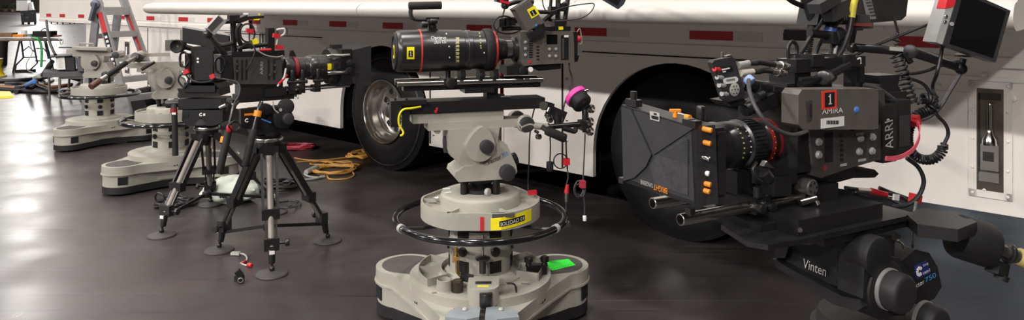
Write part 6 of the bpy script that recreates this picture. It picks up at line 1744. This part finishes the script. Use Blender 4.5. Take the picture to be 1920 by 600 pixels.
b = MB(); b.cyl(p(380, 118, .22), p(380, 118, .42), .075, n=32, bev=.006); C2.part('lens', b, BLACKM)
VM = Thing('monitor', 'wide black monitor back with silver rim on the rear tripod camera', 'monitor', p(385, 88, 0), TA)
b = MB(); b.ppoly([p(342, 52, -.06), p(428, 67, -.06), p(430, 88, -.06), p(396, 89, -.06), p(342, 80, -.06)], (0, .03, 0), .003); mo = VM.part('housing', b, BLACKP)
b = MB(); b.ppoly([p(341, 50.5, -.055), p(345, 49, -.055), p(428, 64, -.055), p(429, 67.5, -.055), p(343, 53.5, -.055), p(343, 81, -.055), p(341, 81, -.055)], (0, .03, 0), .001); VM.part('rim', b, SILVER, 'silver rim')
b = MB(); b.cyl(p(380, 92, -.02), p(382, 84, -.03), .015); VM.part('mount', b, BLACK)
EVF = Thing('viewfinder', 'viewfinder with round rubber eyecup left of the rear tripod camera', 'viewfinder', p(335, 100, -.1), TA)
b = MB(); b.box(p(312, 80, -.1).x, p(324, 80, -.1).x, -.12, -.03, p(0, 95, -.1).z, p(0, 75, -.1).z, .006); EVF.part('housing', b, CAMGREY)
b = MB(); c = p(331, 87, -.14); b.lathe(c + V((0, .09, 0)), (0, -1, 0), [(0, .035), (.05, .045), (.09, .048), (.095, .044), (.08, .034), (.07, .0)], 28); ey = EVF.part('eyecup', b, RUBBER)
b = MB(); b.cyl(c + V((0, .03, 0)), c + V((0, .018, 0)), .012, n=14); EVF.part('eye_lens', b, BRASS, 'small brass coloured lens', parent=ey)
b = MB(); b.cyl(p(340, 86, -.09), p(362, 92, -.05), .018); EVF.part('bracket', b, BLACK)
loops('tangle of black cable at the left side of the rear tripod camera', 345, 112, 8, 14, -.12, 3, .005, CABLE, TA)
loops('black cable drooping under the rear tripod camera', 345, 150, 9, 12, -.12, 2, .0055, CABLE, TA)
loops('tangle of black cable at the right side of the rear tripod camera', 411, 118, 6, 12, -.1, 3, .005, CABLE, TA)
cable('black cable hanging across the base of the rear tripod camera', [p(352, 130, -.12), p(358, 148, -.14), p(372, 154, -.15), p(395, 152, -.15), p(404, 140, -.12)], .007, fr=TA)
for x_, y_, l_ in ((350, 134, 'red plug at lower left of the rear tripod camera'), (399, 143, 'red plug at lower right of the rear tripod camera')):
    b = MB(); b.obox(p(x_, y_, -.13), .035, .03, .03, (1, 0, .4), (0, 0, 1), .009); solo('red_plug', l_, 'connector', b, REDP, p(x_, y_, -.13), TA)
# ------------------------------------------------------------------ background at the left
g = lambda x_, y_, Y_: WORLD.p(x_, y_, Y_)
fl0 = lambda x_, y_, z_=0.0: WORLD.pz(x_, y_, z_)
# step ladder
LD = Thing('step_ladder', 'tall aluminium step ladder with red labels in front of the trailer', 'ladder', fl0(238, 205))
def rail(a, c, w, d, m=ALU, name='rail', parent=None):
    b = MB(); b.bar(a, c, w, d, (0, 1, 0), .004); return LD.part(name, b, m, parent=parent)
FLa, FLb = g(249, 241, 9.2), g(171, -42, 9.2)
FRa, FRb = g(316, 232, 9.6), g(217, -40, 9.6)
RLa, RLb = g(157, 241, 9.2), g(181, 26, 9.2)
RRa, RRb = g(196, 232, 9.6), g(222, 15, 9.6)
r1 = rail(FLa, FLb, .09, .05); r2 = rail(FRa, FRb, .09, .05)
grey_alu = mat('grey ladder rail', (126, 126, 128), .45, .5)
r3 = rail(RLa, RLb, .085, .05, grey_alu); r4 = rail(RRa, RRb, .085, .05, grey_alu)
def along(a, c, z): return V(a).lerp(V(c), (z - a.z) / (c.z - a.z))
for z in (.377, .61, .87, 1.172, 1.465):
    q0, q1 = along(FLa, FLb, z), along(FRa, FRb, z)
    b = MB(); b.bar(q0, q1, .09, .075 if z < 1.4 else .1, (0, 0, 1), .004); LD.part('step', b, ALU)
for z in (.6, 1.15):
    q0, q1 = along(RLa, RLb, z), along(RRa, RRb, z)
    b = MB(); b.bar(q0, q1, .05, .06, (0, 0, 1), .004); LD.part('brace', b, ALU)
b = MB(); q = along(FLa, FLb, 1.55); b.cyl(q + V((-.02, -.06, 0)), q + V((-.02, .06, 0)), .055, n=20, bev=.01); b.bar(q + V((0, -.05, .02)), q + V((-.06, -.05, -.2)), .1, .03); LD.part('hinge', b, mat('blue grey hinge', (92, 98, 108), .4, .4))
off = V((0, -.028, 0))
for z0_, z1_, m_, n_ in ((1.2, 1.45, mat('red ladder label', (196, 40, 42), .5), 'red label'), (.75, 1.2, BLACK, 'black label')):
    b = MB(); b.bar(along(FLa, FLb, z0_) + off, along(FLa, FLb, z1_) + off, .055, .004, (0, 1, 0)); lo_ = LD.part('label_strip', b, m_, n_, parent=r1)
    if z0_ < 1:
        b = MB()
        for k in range(7):
            q0_, q1_ = along(FLa, FLb, .8 + k * .055) + off * 1.15, along(FLa, FLb, .83 + k * .055) + off * 1.15
            b.bar(q0_, q1_, .03, .004, (0, 1, 0))
        LD.part('white_print', b, WHITE, 'white print', parent=r1)
b = MB(); b.bar(along(FRa, FRb, .9) + off, along(FRa, FRb, 1.5) + off, .03, .004, (0, 1, 0)); LD.part('label_strip', b, mat('red ladder label', (196, 40, 42), .5), 'red label', parent=r2)
b = MB(); b.bar(along(FLa, FLb, 1.1).lerp(along(FRa, FRb, 1.1), .35) + V((0, -.05, .08)), along(FLa, FLb, 1.1).lerp(along(FRa, FRb, 1.1), .6) + V((0, -.05, .08)), .004, .02, (0, 0, 1)); LD.part('step_label', b, REDP, 'red label')
for a_ in (FLa, FRa, RLa, RRa):
    b = MB(); b.obox((a_.x, a_.y, .04), .12, .07, .08, (1, 0, 0), (0, 0, 1), .01); LD.part('foot', b, RUBBER)

# chair with a case on it
CHY = 11.9
CH = Thing('chair', 'grey padded metal chair left of the far pedestal', 'chair', fl0(112, 190))
cx = CH.at
b = MB(); b.hull8([g(80, 145, 11.7), g(155, 144, 11.7), g(158, 136, 12.1), g(84, 135, 12.1), g(80, 136, 11.7), g(155, 134, 11.7), g(158, 128, 12.1), g(84, 130, 12.1)], .03, 3); CH.part('seat', b, FABRIC)
b = MB(); b.hull8([g(146, 134, 11.6), g(156, 134, 11.6), g(158, 132, 12.1), g(149, 132, 12.1), g(138, 97, 11.6), g(148, 96, 11.6), g(150, 96, 12.1), g(141, 96, 12.1)], .02, 3); CH.part('backrest', b, FABRIC)
tubeg = mat('grey steel tube', (150, 146, 142), .35, .6)
b = MB(); b.tube([fl0(93, 188), g(92, 143, 11.86)], .018, 10, 1); CH.part('leg', b, tubeg)
b = MB(); b.tube([fl0(113, 191), g(112, 152, 11.75), g(116, 146, 11.75), g(155, 146, 11.75)], .02, 10, 3); CH.part('leg', b, tubeg)
b = MB(); b.tube([fl0(150, 188), g(154, 144, 11.9)], .018, 10, 1); CH.part('leg', b, tubeg)
b = MB(); b.tube([fl0(128, 180), g(130, 143, 12.4)], .018, 10, 1); CH.part('leg', b, tubeg)
b = MB(); b.tube([g(112, 172, 11.75), g(116, 168, 11.75), g(150, 167, 11.9)], .014, 10, 2); CH.part('stretcher', b, tubeg)
CS = Thing('equipment_case', 'open black equipment case with a sheet of paper taped to it on the chair', 'case', g(122, 133, 11.95))
b = MB(); b.hull8([g(107, 132, 11.75), g(140, 132, 11.75), g(143, 129, 12.2), g(110, 129, 12.2), g(104, 106, 11.75), g(138, 105, 11.75), g(141, 104, 12.2), g(108, 105, 12.2)], .01); cb_ = CS.part('shell', b, FLIGHT)
b = MB(); b.hull8([g(93, 109, 11.7), g(112, 107, 11.7), g(113, 103, 12.3), g(94, 104, 12.3), g(94, 106, 11.7), g(140, 104, 11.7), g(141, 100, 12.3), g(95, 102, 12.3)], .004); CS.part('lid', b, FLIGHT)
b = MB(); b.ppoly([g(105, 108, 11.74), g(121, 106.5, 11.74), g(123, 130, 11.74), g(107, 130.5, 11.74)], (0, -.004, 0)); po_ = CS.part('paper_sheet', b, PAPER, 'white paper sheet', parent=cb_)
b = MB()
for k in range(6):
    b.ppoly([g(110, 113 + k * 2.6, 11.734), g(116 + (k % 3), 112.6 + k * 2.6, 11.734), g(116 + (k % 3), 113.3 + k * 2.6, 11.734), g(110, 113.7 + k * 2.6, 11.734)], (0, -.001, 0))
CS.part('print_line', b, GREYP, parent=cb_)
# folding table with gear on it
TBL = Thing('folding_table', 'folding table with cables and gear on top at far left', 'table', fl0(60, 134))
YT = 16.9
b = MB(); b.hull8([g(-8, 77, YT - .3), g(116, 77, YT - .3), g(110, 71, YT + .9), g(6, 71, YT + .9), g(-8, 73.6, YT - .3), g(116, 73.6, YT - .3), g(110, 68.5, YT + .9), g(6, 68.5, YT + .9)], .004); TBL.part('table_top', b, TABLETOP)
legm = mat('dark steel leg', (70, 64, 64), .45, .5)
for k, pts_ in enumerate(([(37, 77), (24, 136)], [(40, 77), (44, 108), (30, 122), (28, 134)], [(62, 77), (70, 118), (58, 130), (55, 134)], [(86, 77), (94, 108), (100, 130)])):
    b = MB(); b.tube([g(x_, y_, YT - .1 + .25 * (k % 2)) for x_, y_ in pts_], .02, 8, 1); TBL.part('leg', b, legm)
b = MB(); b.tube([g(42, 108, YT), g(70, 107, YT)], .014, 8, 1); b.tube([g(41, 97, YT), g(54, 87, YT), g(64, 97, YT)], .014, 8, 1); b.tube([g(68, 91, YT), g(82, 91, YT), g(92, 104, YT)], .014, 8, 1); b.tube([g(66, 114, YT), g(86, 114, YT)], .014, 8, 1); TBL.part('leg_brace', b, legm)
rnd = random.Random(3)
tz = g(60, 70, YT + .3).z + .012
items = [('brown leather pouch at the left end of the folding table', 14, .34, .2, .1, BROWN), ('white cup on the folding table', 45, .1, .1, .16, PAPER), ('orange cloth bundle on the folding table', 36, .3, .16, .06, ORANGE),
         ('dark tool bag on the folding table', 84, .42, .24, .14, BLACKP), ('red handled tool near the right end of the folding table', 103, .24, .1, .05, mat('dull red', (120, 50, 48), .5)), ('pale cable reel on the folding table', 56, .22, .2, .08, GREYCAB)]
for l_, x_, sx_, sy_, sz_, m_ in items:
    c = g(x_, 70, YT + .2)
    b = MB()
    if 'cup' in l_: b.lathe((c.x, c.y, tz), (0, 0, 1), [(0, .05), (.14, .065), (.15, .06), (.02, .045)], 18)
    elif 'reel' in l_: b.lathe((c.x, c.y, tz), (0, 0, 1), [(0, .1), (.015, .1), (.016, .06), (.06, .06), (.061, .1), (.08, .1)], 20)
    elif 'tool near' in l_: b.tube([(c.x - .15, c.y, tz + .03), (c.x, c.y, tz + .025), (c.x + .16, c.y - .02, tz + .03)], .025, 10, 4, r2=.016)
    else:
        b.box(c.x - sx_ / 2, c.x + sx_ / 2, c.y - sy_ / 2, c.y + sy_ / 2, tz, tz + sz_, min(sz_, sx_) * .3, 3)
        if 'bag' in l_: b.tube([(c.x - .1, c.y, tz + sz_ - .01), (c.x, c.y, tz + sz_ + .06), (c.x + .1, c.y, tz + sz_ - .01)], .012)
    solo('tool_bag' if 'bag' in l_ else 'cup' if 'cup' in l_ else 'cable_reel' if 'reel' in l_ else 'hand_tool' if 'tool near' in l_ else 'pouch' if 'pouch' in l_ else 'cloth_bundle', l_, 'gear', b, m_, (c.x, c.y, tz))
for l_, pts_, m_, r_ in (('green cable hanging in a curve off the folding table', [(60, 71), (68, 72), (75, 78), (78, 92), (78, 112), (77, 126)], GRNCAB, .028),
                         ('black cables hanging from the right part of the folding table', [(74, 70), (84, 76), (88, 92), (92, 110)], CABLE, .03),
                         ('yellow strap hanging over the edge of the folding table', [(90, 68), (93, 74), (95, 84)], YELLOW, .016),
                         ('thin pale cable drooping off the right end of the folding table', [(104, 71.5), (111, 74), (114, 83), (118, 80), (117, 73)], GREYCAB, .008),
                         ('grey cable looping between the legs of the folding table', [(56, 78), (60, 100), (50, 118), (52, 132), (70, 137)], GREYCAB, .01)):
    cable(l_, [g(pts_[0][0], pts_[0][1], YT + .1)] + [g(x_, y_, YT - .4) for x_, y_ in pts_[1:]], r_, m_)
cable('black cable hanging from under the trailer down to the case on the chair', [g(87, 39, 12.8), g(89, 56, 12.6), g(93, 78, 12.3), g(100, 96, 12.1), g(104, 103, 11.95)], .022)
# bin and yellow spool
c = g(2, 107, 18.7)
BN = Thing('bin', 'black bin cut by the left photo edge above the yellow spool', 'bin', (c.x, c.y, 0.0))
zt_ = g(3, 70, 18.7).z
zb_ = g(3, 107, 15.2).z
b = MB(); b.lathe((c.x, c.y, .0), (0, 0, 1), [(0, .13), (zt_ - .06, .15), (zt_ - .06, .17), (zt_, .17)], 24); BN.part('bucket', b, BLACKP)
b = MB(); b.obox((c.x + .17, c.y, .62), .05, .05, .04, (1, 0, 0), (0, 0, 1), .01); BN.part('bin_handle', b, BLACK)
c = fl0(3, 142)
zr = WORLD.p(3, 108, c.y).z
b = MB(); b.lathe((c.x, c.y - .3, 0), (0, 0, 1), [(0, .27), (.03, .27), (.031, .15), (zr * .5, .14), (zr - .031, .17), (zr - .03, .2), (zr, .2)], 32)
SPL = Thing('cable_spool', 'spool wound with yellow cable at the left photo edge', 'spool', (c.x, c.y - .3, 0)); SPL.part('flange', b, mat('pale spool', (196, 180, 120), .5))
b = MB(); b.lathe((c.x, c.y - .3, .03), (0, 0, 1), [(0, .24), (zr * .2, .2), (zr * .5, .17), (zr - .08, .2)], 32); SPL.part('winding', b, YRUG, 'yellow winding')
# yellow ramp
b = MB(); q = [fl0(-30, 187), fl0(26, 183), fl0(20, 174), fl0(-30, 173)]
b.hull8([*q, *[v.lerp((q[0] + q[1] + q[2] + q[3]) / 4, .06) + V((0, 0, .03)) for v in q]]); solo('cable_ramp', 'flat yellow cable ramp on the floor at the left photo edge', 'cable ramp', b, YRUG, q[1])
# floor cables far left
rnd = random.Random(11)
paths = [([(-5, 152), (40, 150), (80, 146), (110, 140), (150, 150)], CABLE, .04, 'upper thick black floor cable running left of the chair'),
         ([(-5, 166), (40, 170), (90, 172), (140, 168)], CABLE, .035, 'lowest black floor cable passing under the chair'),
         ([(-5, 162), (30, 164), (60, 158), (95, 163), (135, 158)], BRNCAB, .03, 'brown floor cable among the black ones'),
         ([(12, 160), (45, 164), (70, 150), (84, 134), (92, 122), (98, 116)], CABLE, .035, 'black cable rising from the floor to the case on the chair'),
         ([(30, 172), (58, 164), (76, 150), (88, 136), (96, 122)], CABLE, .035, 'second black cable rising to the case on the chair'),
         ([(10, 156), (40, 156), (70, 160), (100, 170), (120, 174)], CABLE, .03, 'black floor cable crossing towards the chair legs'),
         ([(55, 158), (68, 152), (82, 158), (100, 150)], GREYCAB, .025, 'pale floor cable between the black ones'),
         ([(125, 172), (140, 176), (158, 180)], mat('coral cable', (206, 130, 104), .5), .014, 'thin coral cable on the floor by the far pedestal')]
for pts_, m_, r_, l_ in paths:
    P_ = []
    for x_, y_ in pts_:
        if y_ >= 146: P_.append(fl0(x_, y_, r_))
        else: P_.append(g(x_, y_, 13.2 - (146 - y_) * .045))
    cable(l_, P_, r_, m_)
b = MB(); q0, q1 = fl0(50, 160, .07), fl0(64, 153, .3); b.cyl(q0, q1, .04, n=14, bev=.01); solo('connector', 'blue cable connector among the far floor cables', 'connector', b, BLUE, q0)
b = MB(); q0, q1 = fl0(66, 146, .1), fl0(75, 142, .25); b.cyl(q0, q1, .05, n=14, bev=.01); solo('connector', 'pale cable connector below the chair case', 'connector', b, GREYCAB, q0)
b = MB(); c = fl0(40, 136); b.box(c.x - .15, c.x + .2, c.y, c.y + .2, 0, .06, .015); solo('power_strip', 'small black box on the floor under the folding table', 'box', b, BLACKP, c)
# black sandbag behind the ladder foot
c = fl0(262, 223)
b = MB(); q = [g(240, 223, c.y), g(276, 223, c.y), g(275, 199, c.y), g(268, 183, c.y), g(260, 180, c.y), g(258, 168, c.y), g(248, 168, c.y)]
b.ppoly([V((v.x, v.y, max(v.z, 0.0))) for v in q], (0, .4, 0), .04, 3); solo('sandbag', 'black sandbag on the floor beside the ladder', 'bag', b, BLACKP, (c.x, c.y, 0))
# far away: cart, planters, cases
c = fl0(54, 46)
CT = Thing('equipment_cart', 'black wheeled case far down the hall beside the end of the trailer', 'cart', c)
YC = c.y
b = MB(); b.hull8([g(40, 42, YC), g(69, 42, YC), g(69, 42, YC + 1), g(41, 42, YC + 1), g(38, 21, YC), g(67, 18, YC), g(66, 18, YC + 1), g(39, 20, YC + 1)], .06); ct_ = CT.part('case', b, FLIGHT)
b = MB()
for q in ((42, 27), (62, 25), (52, 33)):
    b.obox(g(*q, YC - .02), .25, .05, .1, (1, 0, 0))
CT.part('case_latch', b, STEEL, parent=ct_)
for q in (43, 54, 66):
    b = MB(); v = g(q, 44, YC + .3); b.cyl((v.x - .04, v.y, .1), (v.x + .04, v.y, .1), .1, n=14); CT.part('wheel', b, RUBBER)
v = g(46, 19, YC + .4)
b = MB(); b.box(v.x - .5, v.x + .35, v.y - .2, v.y + .2, v.z - .04, v.z + .75, .08); b.obox((v.x + .5, v.y, v.z + .3), .3, .2, .6, (1, 0, .2), (0, 0, 1), .06); solo('white_bundle', 'white wrapped bundle standing on the far black wheeled case', 'bundle', b, PAPER, (v.x, v.y, v.z - .04))
def plant(px, py, s, label):
    c = fl0(px, py); t = Thing('potted_plant', label, 'plant', c)
    b = MB(); b.lathe(c, (0, 0, 1), [(0, s * .3), (s * .4, s * .36), (s * .4, s * .3), (s * .36, 0)], 16); t.part('pot', b, BROWN)
    b = MB(); r = random.Random(px)
    for k in range(70):
        a = r.uniform(0, 6.28); e = r.uniform(.2, 1.5); L = s * r.uniform(.4, .8)
        d = V((math.cos(a) * math.cos(e), math.sin(a) * math.cos(e), math.sin(e))); q = c + V((0, 0, s * .4)) + d * L; n_ = d.cross(V((0, 0, 1))).normalized() * s * .1
        b.bm.faces.new([b.bm.verts.new(v) for v in (q - d * s * .16, q + n_, q + d * s * .16, q - n_)])
    t.part('foliage', b, LEAF, norm=False)
plant(10, 21, 1.3, 'brownish plant at the far end of the hall, left of the green one'); plant(26, 22, 1.4, 'green plant at the far end of the hall, left of the far cart')
for k, (x0_, x1_, y1_, l_) in enumerate(((92, 108, 45, 'dark case seen through the gap under the trailer, leftmost'), (113, 132, 45.5, 'dark case seen through the gap under the trailer, middle'), (134, 156, 45, 'dark case seen through the gap under the trailer, rightmost'))):
    a = fl0(x0_, y1_); c = fl0(x1_, y1_); z1_ = WORLD.p(x0_, 37, a.y).z
    t = Thing('road_case', l_, 'case', a)
    b = MB(); b.box(a.x, c.x, a.y, a.y + .8, .12, z1_, .04); bx_ = t.part('body', b, FLIGHT)
    b = MB()
    for s in (.15, .85): b.cyl((a.x + (c.x - a.x) * s, a.y + .1, .06), (a.x + (c.x - a.x) * s + .05, a.y + .1, .06), .06, n=12)
    t.part('caster', b, RUBBER)
    b = MB(); b.obox(((a.x + c.x) / 2, a.y - .01, z1_ * .6), .2, .03, .12); t.part('case_latch', b, STEEL, parent=bx_)

# ------------------------------------------------------------------ things on the floor between
# white plastic bag behind the tripods
bm_ = MB(); bm = bm_.bm
c = fl0(430, 381)
bmesh.ops.create_icosphere(bm, subdivisions=4, radius=1.0)
import mathutils.noise as mn
for v in bm.verts:
    d = v.co.copy()
    k = 1 + .16 * mn.noise(d * 2.3 + V((3, 1, 2))) + .08 * mn.noise(d * 6)
    v.co = V((d.x * .225 * k, d.y * .14 * k, max(-.002, .085 + d.z * .1 * k)))
    v.co.z += .02 * max(0, d.z) * (1 + d.x)
    v.co += c + V((0, .05, 0))
bg = Thing('plastic_bag', 'pale rumpled plastic bag on the floor between the two tripods', 'bag', c)
bag = bg.part('sack', bm_, BAG)
b = MB()
rnd = random.Random(2)
for cx_ in (413, 470):
    for k in range(6):
        q = WORLD.p(cx_ + k * 2.4, 369 - (3 if cx_ > 450 else 0) + rnd.uniform(-1, 1), c.y - .115)
        b.obox(q, .006, .008, .016, (1, 0, rnd.uniform(-.8, .8)))
bg.part('handwriting', b, BLACK, 'black handwriting', parent=bag)
def floor_coil(label, cx_, cy_, rx, turns, r, m, name='cable_coil', jit=.03, sq=1.0, tail=None, cat='cable'):
    c = fl0(cx_, cy_); rnd = random.Random(int(cx_)); pts = []
    for k in range(turns * 10):
        a = 2 * PI * k / 10; R_ = rx * (1 - .12 * rnd.random()) + rnd.uniform(-jit, jit)
        pts.append((c.x + R_ * math.cos(a) + .01 * math.sin(k), c.y + R_ * sq * math.sin(a), r + abs(rnd.gauss(0, 1)) * r * 1.1 + (k / 10) / turns * r * 3))
    if tail: pts += [fl0(x_, y_, r) for x_, y_ in tail]
    return cable(label, pts, r, m, name=name, sub=4, n=6, cat=cat)
floor_coil('coil of orange cable on the floor left of the nearer truck wheel', 625, 322, .19, 6, .007, ORCAB, tail=[(655, 318), (664, 328), (650, 335), (620, 336), (613, 330)])
floor_coil('crimson cable coil on the floor under the trailer', 560, 279, .17, 6, .009, REDCAB, sq=.7)
cable('long orange cable running from the tripods towards the trailer wheel', [fl0(x_, y_, .006) for x_, y_ in ((552, 296), (575, 300), (605, 300), (635, 297), (660, 293), (690, 288), (720, 286))], .006, ORCAB)
cable('orange cable with loose loops beside the coil', [fl0(x_, y_, .008) for x_, y_ in ((556, 304), (590, 302), (620, 305), (628, 310), (612, 313), (604, 309), (618, 304), (648, 302), (660, 305), (640, 309), (585, 308), (588, 304), (615, 302), (655, 306), (674, 309), (668, 312), (650, 313))], .006, ORCAB)
floor_coil('bunch of orange cable close to the truck wheel', 678, 293, .13, 4, .007, ORCAB, sq=1.4)
cable('short grey cable loop beside the grey connector', [fl0(x_, y_, .01) for x_, y_ in ((575, 322), (571, 326), (580, 331), (598, 333), (608, 331), (590, 335), (570, 337))], .009, GREYCAB)
b = MB(); q0, q1 = fl0(574, 323, .025), fl0(594, 315, .025); b.cyl(q0, q1, .024, .03, n=16, bev=.006); solo('connector', 'fat grey cable connector lying beside the orange coil', 'connector', b, GREYCAB, q0)
b = MB(); q0, q1 = fl0(600, 332, .012), fl0(609, 331, .012); b.cyl(q0, q1, .013, n=12); solo('connector', 'slim grey connector end in front of the orange coil', 'connector', b, GREYCAB, q0)
floor_coil('black cable heap on the floor behind the nearer tripod', 520, 352, .16, 7, .009, CABLE, jit=.05)
floor_coil('thin dark cable ring on the floor behind the nearer tripod', 532, 388, .12, 2, .006, CABLEG, jit=.02)
floor_coil('black cable heap on the floor behind the front foot of the rear tripod', 330, 385, .11, 7, .009, CABLE, jit=.05)
b = MB(); q = fl0(300, 384); b.torus(q + V((0, 0, .05)), .045, .008, (.3, 1, .2), 24, 8); solo('cable_ring', 'small dark cable ring standing beside the rear tripod foot', 'cable', b, CABLE, q)
# little things in front of the tripods
CC = Thing('adapter_cable', 'short grey adapter cable with a red plug on the floor in front of the tripods', 'cable', fl0(455, 485))
b = MB(); b.obox(fl0(442, 475, .012), .055, .028, .016, (1, -.1, 0), (0, 0, 1), .004); CC.part('plug', b, GREYCAB, 'grey plug')
b = MB(); b.tube([fl0(449, 475, .012), fl0(458, 477, .012), fl0(463, 483, .01), fl0(461, 490, .006), fl0(452, 493, .005), fl0(460, 497, .006), fl0(468, 497, .008)], .005, 8, 5); CC.part('lead', b, GREYCAB)
b = MB(); b.cyl(fl0(465, 496, .012), fl0(472, 498, .012), .012, n=14, bev=.003); CC.part('red_plug', b, REDP, 'red plug')
b = MB(); b.cyl(fl0(453, 494, .008), fl0(461, 489, .012), .006, n=10); CC.part('red_sleeve', b, REDP, 'red sleeve')
CP = Thing('lens_cap', 'small black cap with a silver ring lying on the floor', 'cap', fl0(447, 527))
b = MB(); q = fl0(451, 524, .022); b.cyl(q + V((-.01, .04, 0)), q + V((.005, -.012, 0)), .019, n=18, bev=.003); b.ppoly([fl0(439, 528), fl0(450, 529), fl0(450, 522), fl0(446, 523)], (0, 0, .03), .004); b.obox(q + V((-.012, .01, .03)), .03, .03, .04, (1, .3, .8), (0, 0, 1), .006)
cp = CP.part('shell', b, BLACKP)
b = MB(); b.torus(q + V((.0055, -.0135, 0)), .0125, .003, (.25, -1, 0), 20, 8); CP.part('ring', b, STEEL, 'silver ring', parent=cp)
